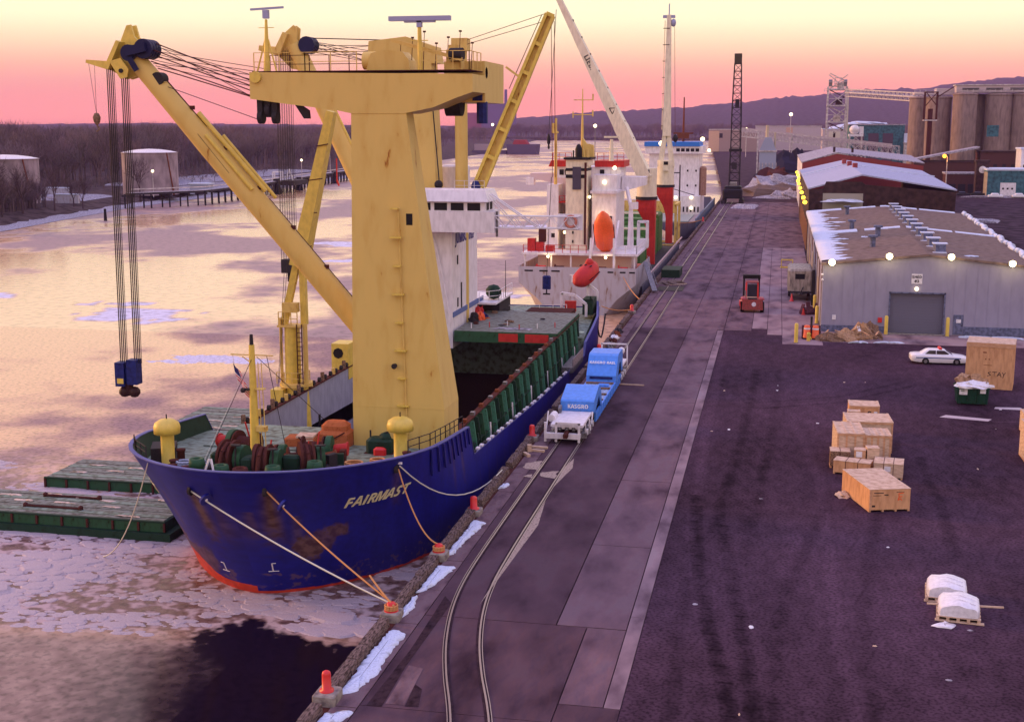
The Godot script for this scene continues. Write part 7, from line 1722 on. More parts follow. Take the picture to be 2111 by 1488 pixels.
func make_vehicles():
	rng.seed = 131
	# police car, facing left
	var c := thing("police_car", "white police sedan with a red light bar parked before the shed", "car", Vector3(16.1, -0.02, -130.2), PI / 2 + 0.02)
	var half := [[-2.65, 0.35], [-2.62, 0.62], [-2.45, 0.78], [-1.35, 0.92], [-1.05, 0.98], [1.45, 1.02], [2.4, 0.96], [2.62, 0.85], [2.68, 0.4], [2.55, 0.3], [-2.5, 0.25]]
	# body loft along z (car length), front at -z ... profile in local x = width
	var secs := []
	for q in [[2.68, 0.62, 0.40, 0.62], [2.6, 0.80, 0.28, 0.74], [2.3, 0.90, 0.22, 0.82], [1.2, 0.96, 0.2, 0.95], [0.6, 0.97, 0.2, 0.98], [-1.5, 0.97, 0.2, 1.0], [-2.2, 0.93, 0.24, 0.99], [-2.6, 0.84, 0.32, 0.94], [-2.7, 0.70, 0.42, 0.85]]:
		var s := []
		for p in [[-0.92, 0.0], [-1.0, 0.3], [-1.0, 0.72], [-0.93, 0.95], [-0.8, 1.0], [0.8, 1.0], [0.93, 0.95], [1.0, 0.72], [1.0, 0.3], [0.92, 0.0]]:
			s.append(Vector3(p[0] * q[1], lerpf(q[2], q[3], p[1]), q[0]))
		secs.append(s)
	part(c, "car_body", loft(secs), "car_white")
	var cab := []
	for q in [[1.25, 0.78, 0.97], [0.55, 0.70, 1.40], [0.3, 0.68, 1.45], [-0.9, 0.68, 1.45], [-1.2, 0.70, 1.38], [-1.75, 0.78, 1.0]]:
		cab.append([Vector3(-q[1] - 0.12 * (1.45 - q[2]) , 0.95, q[0]), Vector3(-q[1] + 0.08, q[2] - 0.03, q[0]), Vector3(-q[1] + 0.16, q[2], q[0]), Vector3(q[1] - 0.16, q[2], q[0]), Vector3(q[1] - 0.08, q[2] - 0.03, q[0]), Vector3(q[1] + 0.12 * (1.45 - q[2]), 0.95, q[0])])
	part(c, "car_roof", loft(cab), "car_white")
	for sx in [-1.0, 1.0]:
		part(c, "side_window", B.new().prism([Vector3(sx * 0.70, 1.03, 0.98), Vector3(sx * 0.63, 1.37, 0.45), Vector3(sx * 0.63, 1.37, -0.25), Vector3(sx * 0.70, 1.03, -0.25)], Vector3(sx * 0.05, 0, 0)), "glass")
		part(c, "side_window", B.new().prism([Vector3(sx * 0.70, 1.03, -0.35), Vector3(sx * 0.63, 1.37, -0.35), Vector3(sx * 0.63, 1.36, -0.95), Vector3(sx * 0.70, 1.03, -1.35)], Vector3(sx * 0.05, 0, 0)), "glass")
		part(c, "body_stripe", B.new().box(Vector3(sx * 0.972 - 0.004, 0.62, -2.2), Vector3(sx * 0.972 + 0.004, 0.72, 2.0)), "stripe_blue")
		for z in [1.62, -1.3]:
			var w := group(c, "wheel")
			part(w, "tyre", B.new().cyl(Vector3(sx * 0.78, 0.33, z), Vector3(sx * 0.985, 0.33, z), 0.33, 0.33, 18), "rubber")
			part(w, "rim", B.new().cyl(Vector3(sx * 0.97, 0.33, z), Vector3(sx * 0.995, 0.33, z), 0.19, 0.17, 12), "steel")
		part(c, "headlight", B.new().cbox(Vector3(sx * 0.6, 0.62, 2.63), Vector3(0.32, 0.14, 0.1)), "plastic_white")
	part(c, "windscreen", B.new().quad3([Vector3(-0.68, 1.0, 1.19), Vector3(0.68, 1.0, 1.19), Vector3(0.6, 1.38, 0.6), Vector3(-0.6, 1.38, 0.6)], Vector3(0, 0.02, 0.03)), "glass")
	part(c, "grille", B.new().cbox(Vector3(0, 0.55, 2.66), Vector3(0.7, 0.2, 0.06)), "dark")
	part(c, "light_bar", B.new().rbox(Vector3(-0.6, 1.47, -0.05), Vector3(0.6, 1.62, 0.25), 0.05), "bright_red")
	part(c, "bumper", B.new().box(Vector3(-0.85, 0.25, 2.6), Vector3(0.85, 0.42, 2.74)), "car_white")
	# big red forklift seen from behind
	var f := thing("forklift_truck", "big red forklift truck seen from its counterweight end", "forklift", Vector3(-2.6, 0, -163.2), 0.06)
	part(f, "counterweight", B.new().hexa([Vector3(-1.3, 0.35, 0.2), Vector3(1.3, 0.35, 0.2), Vector3(1.3, 0.35, 1.7), Vector3(-1.3, 0.35, 1.7), Vector3(-1.25, 1.65, 0.0), Vector3(1.25, 1.65, 0.0), Vector3(1.2, 1.6, 1.5), Vector3(-1.2, 1.6, 1.5)]), "machine_red")
	part(f, "chassis", B.new().box(Vector3(-1.0, 0.5, -3.0), Vector3(1.0, 1.5, 0.3)), "machine_red")
	part(f, "engine_grille", B.new().box(Vector3(-0.55, 1.66, 0.3), Vector3(0.55, 1.72, 1.3)), "dark")
	part(f, "emblem", B.new().cyl(Vector3(0.15, 1.05, 1.6), Vector3(0.15, 1.05, 1.66), 0.28, 0.28, 12), "plastic_white")
	for s in [-1.0, 1.0]:
		part(f, "mudguard", B.new().rbox(Vector3(s * 1.1 - 0.35, 1.55, 0.1), Vector3(s * 1.1 + 0.35, 1.85, 1.35), 0.15), mat("pinkred", lin(0.36, 0.05, 0.06), 0.45))
		for z in [0.9, -2.4]:
			var w := group(f, "wheel")
			part(w, "tyre", B.new().cyl(Vector3(s * 1.0, 0.65, z), Vector3(s * 1.45, 0.65, z), 0.65, 0.65, 18), "rubber")
			part(w, "rim", B.new().cyl(Vector3(s * 1.42, 0.65, z), Vector3(s * 1.47, 0.65, z), 0.34, 0.34, 12), "bright_red")
		part(f, "cab_post", B.new().bar(Vector3(s * 0.75, 1.5, -0.3), Vector3(s * 0.7, 3.5, -0.6), 0.12).bar(Vector3(s * 0.75, 1.5, -2.0), Vector3(s * 0.7, 3.5, -1.9), 0.12), "bright_red")
		part(f, "mast_rail", B.new().box(Vector3(s * 0.95 - 0.12, 0.3, -3.6), Vector3(s * 0.95 + 0.12, 4.1, -3.25)), "dark")
	part(f, "cab_roof", B.new().box(Vector3(-0.8, 3.5, -2.0), Vector3(0.8, 3.6, -0.5)), "machine_red")
	part(f, "cab_back", B.new().box(Vector3(-0.6, 1.75, -0.45), Vector3(0.6, 3.3, -0.38)), "glass")
	part(f, "mast_head", B.new().box(Vector3(-1.1, 3.7, -3.7), Vector3(1.1, 4.2, -3.1)), "black")
	part(f, "exhaust", B.new().cyl(Vector3(-0.85, 1.6, 0.1), Vector3(-0.85, 2.6, 0.1), 0.07, 0.07, 8), "steel")
	part(f, "side_tank", B.new().cbox(Vector3(-1.35, 0.9, -0.7), Vector3(0.4, 0.6, 1.4)), "bright_red")
	# beige site trailer
	var t := thing("site_trailer", "beige box trailer with a dark window beside the shed", "trailer", Vector3(3.4, 0, -178.0))
	part(t, "trailer_body", B.new().rbox(Vector3(-1.6, 1.3, -4.0), Vector3(1.6, 4.2, 4.0), 0.25), "beige")
	part(t, "window", B.new().box(Vector3(-0.65, 2.9, 4.0), Vector3(0.6, 3.6, 4.03)), "black")
	part(t, "drawbar", B.new().bar(Vector3(-1.2, 1.15, 4.0), Vector3(0, 1.1, 6.0), 0.14).bar(Vector3(1.2, 1.15, 4.0), Vector3(0, 1.1, 6.0), 0.14).bar(Vector3(0.0, 1.1, 6.0), Vector3(0.4, 2.0, 5.4), 0.1).box(Vector3(-1.5, 1.05, 3.8), Vector3(1.5, 1.25, 4.2)), "dark")
	for s in [-1.3, 1.3]: part(t, "wheel", B.new().cyl(Vector3(s - 0.15, 0.5, -1.0), Vector3(s + 0.15, 0.5, -1.0), 0.5, 0.5, 14), "rubber")
	for s in [-1.0, 1.0]: part(t, "jack_leg", B.new().bar(Vector3(s, 0, 3.6), Vector3(s, 1.2, 3.6), 0.12), "rust_dark")
	one("traffic_cone", B.new().lathe(Vector3(0, 0, 0), [[0.35, 0], [0.3, 0.06], [0.22, 0.08], [0.05, 1.0]], 10), "bright_red", "red cone standing under the beige trailer", "cone").position = Vector3(2.4, 0, -173.6)
	one("standing_post", B.new().bar(Vector3(0, 0, 0), Vector3(0, 4.6, 0), 0.4, 0.35), "dark", "tall dark post between the trailer and the shed wall", "post").position = Vector3(5.0, 0, -170)
	# maroon machine part and barrels
	t = thing("scrap_machine", "maroon machine part lying by the shed corner", "machine", Vector3(4.2, 0, -161.8))
	part(t, "casting", lump(1.0, 0.9, 0.7, 61), mat("maroon", lin(0.09, 0.03, 0.045), 0.7))
	part(t, "leaning_plate", B.new().bar(Vector3(0.2, 0.1, 0.3), Vector3(0.0, 1.5, -0.1), 0.5, 0.12).bar(Vector3(0.9, 0.1, 0.3), Vector3(1.1, 1.4, -0.1), 0.35, 0.15).bar(Vector3(-0.8, 0.1, 0.3), Vector3(-0.5, 1.2, -0.1), 0.4, 0.15), "maroon")
	part(t, "red_cone", B.new().lathe(Vector3(-0.5, 0.0, 0.75), [[0.3, 0], [0.2, 0.1], [0.05, 0.8]], 8), "red_paint")
	var bar := thing("traffic_barrel", "orange-red traffic barrel with white bands by the shed corner, the left one", "barrel", Vector3(3.75, 0, -142.6), 0.0, "traffic barrels at the shed corner")
	part(bar, "barrel_body", B.new().lathe(Vector3.ZERO, [[0.42, 0.12], [0.40, 0.5], [0.37, 0.52], [0.36, 1.0], [0.33, 1.02], [0.31, 1.45], [0.2, 1.5], [0.001, 1.52]], 14), "orange")
	part(bar, "barrel_base", B.new().lathe(Vector3.ZERO, [[0.001, 0.0], [0.55, 0.0], [0.55, 0.12], [0.4, 0.14]], 12), "rubber")
	for y in [0.72, 1.15]: part(bar, "white_band", B.new().lathe(Vector3(0, y, 0), [[0.375 - y * 0.02, -0.09], [0.37 - y * 0.02, 0.09]], 14), "plastic_white")
	copy(bar, Vector3(4.65, 0, -142.5), 0.0, "orange-red traffic barrel with white bands by the shed corner, the right one")
	one("barrel_lamp", B.new().cyl(Vector3(0, 0, 0), Vector3(0, 0.8, 0), 0.12, 0.12, 8).sphere(Vector3(0, 0.9, 0), 0.14, 8), "dark", "dark lamp standing between the two traffic barrels", "lamp").position = Vector3(4.2, 1.4, -143.1)
	one("barrel_stand", B.new().box(Vector3(-1, 0, -0.2), Vector3(1, 1.4, 0.2)), "maroon", "maroon stand behind the two traffic barrels", "stand").position = Vector3(4.2, 0, -143.2)
	one("yellow_pump", B.new().lathe(Vector3.ZERO, [[0.2, 0], [0.2, 0.7], [0.25, 0.75], [0.1, 0.95]], 10).bar(Vector3(0, 0.8, 0), Vector3(0.3, 0.2, 0.1), 0.1), "yellow_bright", "small yellow pipe fitting before the traffic barrels", "pipe").position = Vector3(3.9, 0, -141.2)
	# guard posts at the shed
	var post := thing("guard_post", "yellow guard post at the shed's left front corner", "post", Vector3(2.55, 0, -139.6), 0.0, "yellow guard posts by the shed")
	part(post, "pipe", B.new().lathe(Vector3.ZERO, [[0.2, 0], [0.2, 2.0], [0.15, 2.12], [0.001, 2.16]], 12), "yellow_bright")
	part(post, "foot_ring", B.new().lathe(Vector3.ZERO, [[0.3, 0], [0.3, 0.05], [0.2, 0.06]], 12), "concrete_pale")
	for e in [[12.45, -147.2, "yellow guard post at the left side of the roller door"], [19.0, -147.2, "yellow guard post at the right side of the roller door"], [5.1, -154, "yellow guard post by the shed's long wall, first from the corner"], [5.1, -164, "yellow guard post by the shed's long wall, second from the corner"], [4.9, -198, "yellow guard post by the shed's long wall, furthest one"]]:
		copy(post, Vector3(e[0], 0, e[1]), 0.0, e[2])
	one("yellow_barrier", B.new().frame(Vector3(-0.9, 0.1, -0.4), Vector3(0.9, 1.3, 0.4), 0.14).box(Vector3(-1.1, 0, -0.5), Vector3(1.1, 0.1, 0.5)), "yellow_bright", "low yellow barrier frame standing near the far shed wall", "barrier").position = Vector3(2.0, 0, -215)
	# heaps of debris before the shed
	for e in [[6.4, -142.0, 1.7, 0.75, 0.9, "wood_old", "flat brown heap of splintered boards before the shed, leftmost"], [8.0, -142.4, 1.4, 1.15, 0.9, "cardboard", "brown heap of torn tarpaulin beside the board heap"], [9.6, -144.0, 1.3, 1.5, 1.0, "cardboard", "tall tan heap against the shed wall"], [10.8, -144.6, 1.0, 1.6, 0.9, "wood_old", "dark tan bundle at the right end of the debris"], [9.2, -143.6, 0.45, 1.3, 0.4, "plastic_white", "white plastic bag stuck between the debris heaps"]]:
		var o := one("debris_heap", lump(e[2], e[3], e[4], int(e[0] * 9)), e[5], e[6], "debris", "debris heaps before the shed")
		o.position = Vector3(e[0], 0, e[1])
	for i in 14:
		var o := one("loose_board", B.new().cbox(Vector3.ZERO, Vector3(rng.randf_range(0.8, 2.0), 0.06, 0.18)), "board" if i % 2 else "wood_old", "loose board sticking out of the debris heaps", "board", "loose boards in the debris")
		o.position = Vector3(rng.randf_range(5.6, 11.2), rng.randf_range(0.2, 1.0), rng.randf_range(-143.6, -141.4)); o.rotation = Vector3(rng.randf_range(-0.4, 0.4), rng.randf() * 3.0, rng.randf_range(-0.5, 0.5))
	for e in [["thin snow strip before the debris heaps", [[8.0, -140.6], [10.2, -140.9], [10.0, -141.6], [8.4, -141.2]]], ["long snow strip before the roller door", [[10.6, -141.0], [14.0, -141.4], [13.8, -142.0], [11.0, -141.7]]], ["snow drift lying along the shed foot right of the door", [[20.2, -146.6], [27.0, -146.6], [27.0, -147.6], [20.2, -147.6]]]]:
		one("snow_strip", snow_pile(e[1], 0.12), "snow", e[0], "snow", "snow strips before the shed", "stuff")
	for e in [["slushy grey patch beside the dumpster", [[18.2, -109.5], [20.6, -109.4], [20.4, -110.4], [18.4, -110.2]]], ["grey slush streak in front of the dumpster", [[13.4, -105.4], [17.0, -104.6], [17.4, -105.4], [14, -106.3]]]]:
		one("slush_patch", sheet(e[1], -0.012), "slush", e[0], "slush", "slush patches in the yard", "stuff")
	# pit in the apron beside the grey ship
	one("excavated_pit", B.new().box(Vector3(-16.3, 0.0, -186), Vector3(-12.6, 0.05, -181)), "black", "dark open pit in the quay beside the grey ship's stern", "pit")
	one("earth_bank", lump(2.0, 0.5, 2.2, 77), mat("earthbank", lin(0.22, 0.16, 0.14), 0.9, 0.0, texs["earth"], Vector3(0.4, 0.4, 0.4)), "low bank of dug earth behind the pit on the quay", "earth").position = Vector3(-14.6, 0, -189.5)
	one("pit_board", B.new().bar(Vector3(-1.2, 0.1, 0), Vector3(1.2, 0.4, 0.4), 0.3, 0.05), "board_pale", "pale board lying over the edge of the pit", "board").position = Vector3(-13.6, 0, -187.2)
	one("green_skip", B.new().box(Vector3(-1.4, 0, -3), Vector3(1.4, 1.2, 3)), "green_dark", "dark green skip lying on the quay edge by the grey ship", "skip").position = Vector3(-15.6, 0, -200)
	for i in 5: one("kerb_scrap", lump(0.5, 0.5, 0.8, 90 + i), ["steel", "rust_dark", "plastic_white", "rust", "dark"][i], ["grey scrap coil on the kerb beside the blue ship's stern", "rusty scrap on the kerb beside the blue ship's stern", "white bag on the kerb beside the blue ship's stern", "brown hose heap on the kerb behind the railcar", "dark tyre heap on the kerb behind the railcar"][i], "scrap", "scraps along the kerb").position = Vector3(-16.6 - 0.1 * i, 0.0, -133.0 - i * 2.4)

# ---------------------------------------------------------------- sheds and port buildings
func gable_roof(xl0: float, xr0: float, xl1: float, xr1: float, z0: float, z1: float, eave: float, ridge: float, rx: float, th := 0.25) -> B:
	var b := B.new()
	var p := func(x: float, y: float, z: float) -> Vector3: return Vector3(x, y, z)
	var rx1 := xl1 + (rx - xl0) / (xr0 - xl0) * (xr1 - xl1)
	for e in [[xl0, rx, xl1, rx1, eave, ridge], [rx, xr0, rx1, xr1, ridge, eave]]:
		b.hexa([p.call(e[0], e[4], z0), p.call(e[1], e[5], z0), p.call(e[3], e[5], z1), p.call(e[2], e[4], z1), p.call(e[0], e[4] + th, z0), p.call(e[1], e[5] + th, z0), p.call(e[3], e[5] + th, z1), p.call(e[2], e[4] + th, z1)])
	return b
func make_sheds():
	rng.seed = 141
	# the nearest shed
	var S := thing("warehouse_shed", "lavender-grey shed with a roller door and four lit floodlights", "shed", Vector3(16, 0, -190), 0.0, "", true)
	var gab := [Vector3(5.4, 0, -148.3), Vector3(5.4, 7.55, -148.3), Vector3(16.6, 8.75, -148.3), Vector3(28.2, 7.55, -148.3), Vector3(28.2, 0, -148.3)]
	# gable wall with the door opening left out: built as pieces round it
	part(S, "gable_wall", B.new().prism([Vector3(5.4, 0, -148.3), Vector3(12.85, 0, -148.3), Vector3(12.85, 8.35, -148.3), Vector3(5.4, 7.55, -148.3)], Vector3(0, 0, -0.3)), "shed_wall")
	part(S, "gable_wall", B.new().prism([Vector3(18.6, 0, -148.3), Vector3(28.2, 0, -148.3), Vector3(28.2, 7.55, -148.3), Vector3(18.6, 8.55, -148.3)], Vector3(0, 0, -0.3)), "shed_wall")
	part(S, "gable_wall", B.new().prism([Vector3(12.85, 4.55, -148.3), Vector3(18.6, 4.55, -148.3), Vector3(18.6, 8.55, -148.3), Vector3(16.6, 8.75, -148.3), Vector3(12.85, 8.35, -148.3)], Vector3(0, 0, -0.3)), "shed_wall")
	var D := part(S, "roller_door", B.new().box(Vector3(12.85, 0.02, -148.75), Vector3(18.6, 4.55, -148.65)), "shed_door")
	for i in 14: part(D, "door_slat", B.new().box(Vector3(12.9, 0.05 + i * 0.32, -148.65), Vector3(18.55, 0.31 + i * 0.32, -148.62)), "shed_door")
	part(S, "door_frame", B.new().box(Vector3(12.7, 0, -148.3), Vector3(12.85, 4.7, -148.2)).box(Vector3(18.6, 0, -148.3), Vector3(18.75, 4.7, -148.2)).box(Vector3(12.7, 4.55, -148.3), Vector3(18.75, 4.7, -148.2)), "shed_base")
	var dr := part(S, "door", B.new().box(Vector3(19.7, 0.1, -148.3), Vector3(20.75, 2.3, -148.24)), "shed_base")
	part(dr, "door_window", B.new().box(Vector3(20.0, 1.4, -148.24), Vector3(20.5, 1.8, -148.22)), "plastic_white")
	part(dr, "door_handle", B.new().cbox(Vector3(20.6, 1.1, -148.2), Vector3(0.1, 0.1, 0.06)), "dark")
	part(S, "base_course", B.new().box(Vector3(5.4, 0, -148.3), Vector3(12.7, 0.75, -148.25)).box(Vector3(20.8, 0, -148.3), Vector3(28.2, 1.0, -148.25)), "shed_base")
	part(S, "door_sill", B.new().box(Vector3(12.7, 0.0, -148.3), Vector3(18.75, 0.06, -147.5)), "concrete_pale")
	for i in 19:   # sheet joints on the gable
		var x := 6.4 + i * 1.2
		if x > 12.6 and x < 18.9: continue
		part(S, "sheet_joint", B.new().box(Vector3(x - 0.02, 0.8, -148.3), Vector3(x + 0.02, 7.5, -148.28)), "shed_wall")
	part(S, "sign_plate", B.new().box(Vector3(15.0, 5.65, -148.3), Vector3(16.15, 6.75, -148.24)), "plastic_white")
	text(S, "sign_lettering", "SHED", 0.3, M["black"], Transform3D(Basis.IDENTITY, Vector3(15.57, 6.42, -148.22)), 0.02)
	text(S, "sign_lettering", "#3", 0.3, M["black"], Transform3D(Basis.IDENTITY, Vector3(15.57, 5.95, -148.22)), 0.02)
	part(S, "alarm_box", B.new().box(Vector3(11.6, 1.2, -148.3), Vector3(12.05, 1.75, -148.18)), "bright_red")
	part(S, "meter_box", B.new().box(Vector3(6.6, 1.4, -148.3), Vector3(7.0, 1.9, -148.2)), "plastic_white")
	# walls and roof
	part(S, "long_wall", B.new().hexa([Vector3(5.4, 0, -148.6), Vector3(5.7, 0, -148.6), Vector3(5.9, 0, -236), Vector3(5.6, 0, -236), Vector3(5.4, 7.55, -148.6), Vector3(5.7, 7.55, -148.6), Vector3(5.9, 7.55, -236), Vector3(5.6, 7.55, -236)]), "shed_wall")
	part(S, "long_wall", B.new().hexa([Vector3(27.9, 0, -148.6), Vector3(28.2, 0, -148.6), Vector3(32, 0, -236), Vector3(31.7, 0, -236), Vector3(27.9, 7.55, -148.6), Vector3(28.2, 7.55, -148.6), Vector3(32, 7.55, -236), Vector3(31.7, 7.55, -236)]), "shed_wall")
	part(S, "end_wall", B.new().box(Vector3(5.9, 0, -236.3), Vector3(31.7, 7.5, -236)), "shed_wall")
	part(S, "roof", gable_roof(5.2, 28.4, 5.4, 32.2, -148.0, -236.5, 7.55, 8.75, 16.6), "shed_roof")
	var ry := func(x: float, z: float) -> float:   # roof height
		var t := (-148.0 - z) / 88.5
		var xl := lerpf(5.2, 5.4, t); var xr := lerpf(28.4, 32.2, t); var rx := lerpf(16.6, 18.56, t)
		return 7.8 + 1.2 * ((x - xl) / (rx - xl) if x < rx else (xr - x) / (xr - rx))
	for i in 11:   # roof ventilators in a row
		var z := -152.0 - i * 7.6
		var x := 18.3 + i * 0.12
		var v := group(S, "roof_ventilator")
		part(v, "ventilator_box", B.new().box(Vector3(x - 0.55, ry.call(x, z) - 0.2, z - 2.2), Vector3(x + 0.55, ry.call(x, z) + 0.95, z + 0.6)), "shed_base")
		part(v, "ventilator_lid", B.new().box(Vector3(x - 0.8, ry.call(x, z) + 0.95, z - 1.2), Vector3(x + 0.8, ry.call(x, z) + 1.05, z + 0.2)), "snow")
		part(v, "ventilator_snow", B.new().box(Vector3(x - 0.9, ry.call(x, z), z + 0.6), Vector3(x + 0.6, ry.call(x, z) + 0.12, z + 1.2)), "snow")
	for e in [[11.6, -162.0], [10.6, -190.0], [13.2, -176.0], [11.5, -222.0]]:
		part(S, "roof_stack", B.new().cyl(Vector3(e[0], ry.call(e[0], e[1]) - 0.2, e[1]), Vector3(e[0], ry.call(e[0], e[1]) + 1.2, e[1]), 0.35, 0.35, 10).cbox(Vector3(e[0], ry.call(e[0], e[1]) + 1.3, e[1]), Vector3(1.1, 0.25, 1.1)), "shed_base")
	# snow on the roof: the ragged band along the river eave, two ribs across and the far eave
	var sn := B.new(); sn.smooth()
	var n := 150
	var prevw := 0.0
	for i in n:
		var za := -149.5 - i * 87.0 / n; var zb := -149.5 - (i + 1) * 87.0 / n
		var wa: float = 1.4 + 2.0 * absf(sin(i * 0.55)) * (0.4 + 0.6 * absf(sin(i * 0.173 + 1.0))) + 0.4 * sin(i * 2.3)
		var wb: float = 1.4 + 2.0 * absf(sin((i + 1) * 0.55)) * (0.4 + 0.6 * absf(sin((i + 1) * 0.173 + 1.0))) + 0.4 * sin((i + 1) * 2.3)
		var p := func(x: float, z: float, h: float) -> Vector3: return Vector3(x, ry.call(x, z) + h, z)
		sn.quad(p.call(5.2, za, 0.12), p.call(5.2 + wa * 0.5, za, 0.16), p.call(5.2 + wb * 0.5, zb, 0.16), p.call(5.2, zb, 0.12))
		sn.quad(p.call(5.2 + wa * 0.5, za, 0.16), p.call(5.2 + wa, za, 0.005), p.call(5.2 + wb, zb, 0.005), p.call(5.2 + wb * 0.5, zb, 0.16))
		sn.quad(p.call(5.2, za, 0.12), p.call(5.2, zb, 0.12), p.call(5.18, zb, -0.25), p.call(5.18, za, -0.25))
	part(S, "eave_snow", sn, "snow")
	for zz in [-187.5, -235.5]:
		for e in [[5.3, 11.2], [12.2, 17.0], [17.8, 24.0], [24.4, 30.4]]:
			var b := B.new()
			var m := 6
			for i in m:
				var x0 := lerpf(e[0], e[1], float(i) / m); var x1 := lerpf(e[0], e[1], (i + 1.0) / m)
				var w := 0.35 + 0.25 * absf(sin(i * 1.7 + e[0])) + (0.6 if e[0] < 6 else 0.0)
				b.quad(Vector3(x0, ry.call(x0, zz) + 0.1, zz + w), Vector3(x1, ry.call(x1, zz) + 0.1, zz + w), Vector3(x1, ry.call(x1, zz) + 0.18, zz - w), Vector3(x0, ry.call(x0, zz) + 0.18, zz - w))
				b.quad(Vector3(x0, ry.call(x0, zz) - 0.05, zz + w + 0.1), Vector3(x1, ry.call(x1, zz) - 0.05, zz + w + 0.1), Vector3(x1, ry.call(x1, zz) + 0.1, zz + w), Vector3(x0, ry.call(x0, zz) + 0.1, zz + w))
			part(S, "roof_snow", b, "snow")
	for e in [[9.5, -206.0, 3.4, 0.8], [8.6, -176.0, 2.4, 0.7], [11.6, -176.5, 0.9, 0.7], [9.0, -216, 3.0, 0.6], [8.4, -199, 3.5, 0.5], [8.2, -169, 2.6, 0.4], [21.5, -151.5, 1.9, 0.6]]:
		var b: B = lump(e[2] / 2, 0.12, e[3], int(e[0] * 3))
		var o := part(S, "roof_snow", b, "snow")
		o.position += Vector3(e[0], ry.call(e[0], e[1]) - 0.02, e[1])
	for i in 40:   # snow roll along the far eave
		var z := -149.0 - i * 2.2
		var t := (-148.0 - z) / 88.5
		var x := lerpf(28.2, 32.0, t) + 0.25 * sin(i * 1.3)
		part(S, "eave_snow_roll", B.new().cyl(Vector3(x, 7.95, z), Vector3(x + 0.1, 7.95, z - 2.3), 0.3 + 0.12 * sin(i * 2.1), 0.32, 7), "snow")
	# floodlights at the gable eave, each with its own light
	for e in [[6.3, 7.7], [12.45, 8.5], [19.0, 8.55], [25.4, 7.95]]:
		var f := group(S, "floodlight")
		part(f, "arm", B.new().bar(Vector3(e[0], e[1] - 0.2, -148.2), Vector3(e[0], e[1] + 0.2, -147.7), 0.08), "dark")
		part(f, "housing", B.new().cbox(Vector3(e[0], e[1] + 0.25, -147.75), Vector3(0.75, 0.5, 0.3)), "steel")
		part(f, "lamp_glass", B.new().sphere(Vector3(e[0], e[1] + 0.22, -147.5), 0.36, 12), "lamp")
		lamp_light(Vector3(e[0], e[1] + 0.2, -147.0), Color(1, 0.9, 0.65), 2.5, 0.4)
	part(S, "door_lamp", B.new().sphere(Vector3(15.6, 5.1, -148.15), 0.22, 10), "lamp_small")
	part(S, "corner_lamp", B.new().sphere(Vector3(5.3, 6.5, -147.9), 0.16, 8).sphere(Vector3(5.35, 5.9, -148.0), 0.14, 8), "plastic_white")
	for i in 12: part(S, "wall_fixture", B.new().cbox(Vector3(5.42 + 0.0022 * i * 7.0, 6.6, -152.0 - i * 7.0), Vector3(0.16, 0.25, 0.3)), "dark")
	for i in 9: part(S, "downpipe", B.new().bar(Vector3(5.38 + 0.0022 * i * 9.5, 0, -150.5 - i * 9.5), Vector3(5.38 + 0.0022 * i * 9.5, 7.4, -150.5 - i * 9.5), 0.14), "rust" if i % 2 else "beige")
	for i in 5: part(S, "side_door", B.new().box(Vector3(5.36 + 0.0022 * i * 16.0, 0, -166.0 - i * 16.0), Vector3(5.5 + 0.0022 * i * 16.0, 4.4, -161.5 - i * 16.0)), "beige")
	# the brown shed behind it
	S = thing("warehouse_shed", "dark brown shed with snow-covered roof and a row of yellow lamps", "shed", Vector3(18, 0, -290), 0.0, "", true)
	part(S, "gable_wall", B.new().prism([Vector3(5.7, 0, -243), Vector3(5.7, 11.4, -243), Vector3(8.2, 11.6, -243), Vector3(8.7, 12.9, -243), Vector3(15.0, 12.9, -243), Vector3(15.6, 12.4, -243), Vector3(31.4, 11.2, -243), Vector3(31.4, 0, -243)], Vector3(0, 0, -0.4)), "brown_wall")
	for i in 21: part(S, "cladding_rib", B.new().box(Vector3(6.0 + i * 1.22, 0, -243), Vector3(6.08 + i * 1.22, 11.1, -242.95)), "brown_wall")
	part(S, "loading_door", B.new().box(Vector3(8.2, 0.2, -242.99), Vector3(15.3, 10.8, -242.9)), mat("pale_door", lin(0.34, 0.31, 0.26), 0.7))
	part(S, "door_snow", lump(3.4, 0.5, 0.8, 55), "snow").position += Vector3(11.8, 9.3, -242.0)
	part(S, "long_wall", B.new().box(Vector3(5.7, 0, -346), Vector3(6.0, 11.4, -243.4)), "brown_wall")
	part(S, "long_wall", B.new().box(Vector3(31.1, 0, -346), Vector3(31.4, 11.2, -243.4)), "brown_wall")
	part(S, "roof", gable_roof(5.5, 31.6, 5.5, 36.0, -243.4, -346, 11.4, 14.0, 15.0), "snow_roof")
	for e in [[16.0, -285], [15.6, -300], [15.2, -316]]: part(S, "ridge_vent", B.new().cbox(Vector3(e[0], 14.6, e[1]), Vector3(0.9, 1.0, 3)), "red_trim")
	part(S, "roof_seam", B.new().bar(Vector3(5.6, 12.0, -300), Vector3(15.0, 14.45, -300), 0.4, 0.25).bar(Vector3(15.0, 14.45, -300), Vector3(34, 11.9, -300), 0.4, 0.25), "snow")
	for z in [-245.0, -261.0, -281.0, -301.0, -323.0, -340.0]:
		var f := group(S, "wall_lamp")
		part(f, "lamp_arm", B.new().bar(Vector3(5.7, 9.3, z), Vector3(5.15, 9.5, z), 0.12), "dark")
		part(f, "lamp_globe", B.new().sphere(Vector3(5.1, 9.0, z), 0.4, 10), "lamp_yellow")
		lamp_light(Vector3(4.5, 8.9, z), Color(1, 0.75, 0.3), 3.0, 0.4)
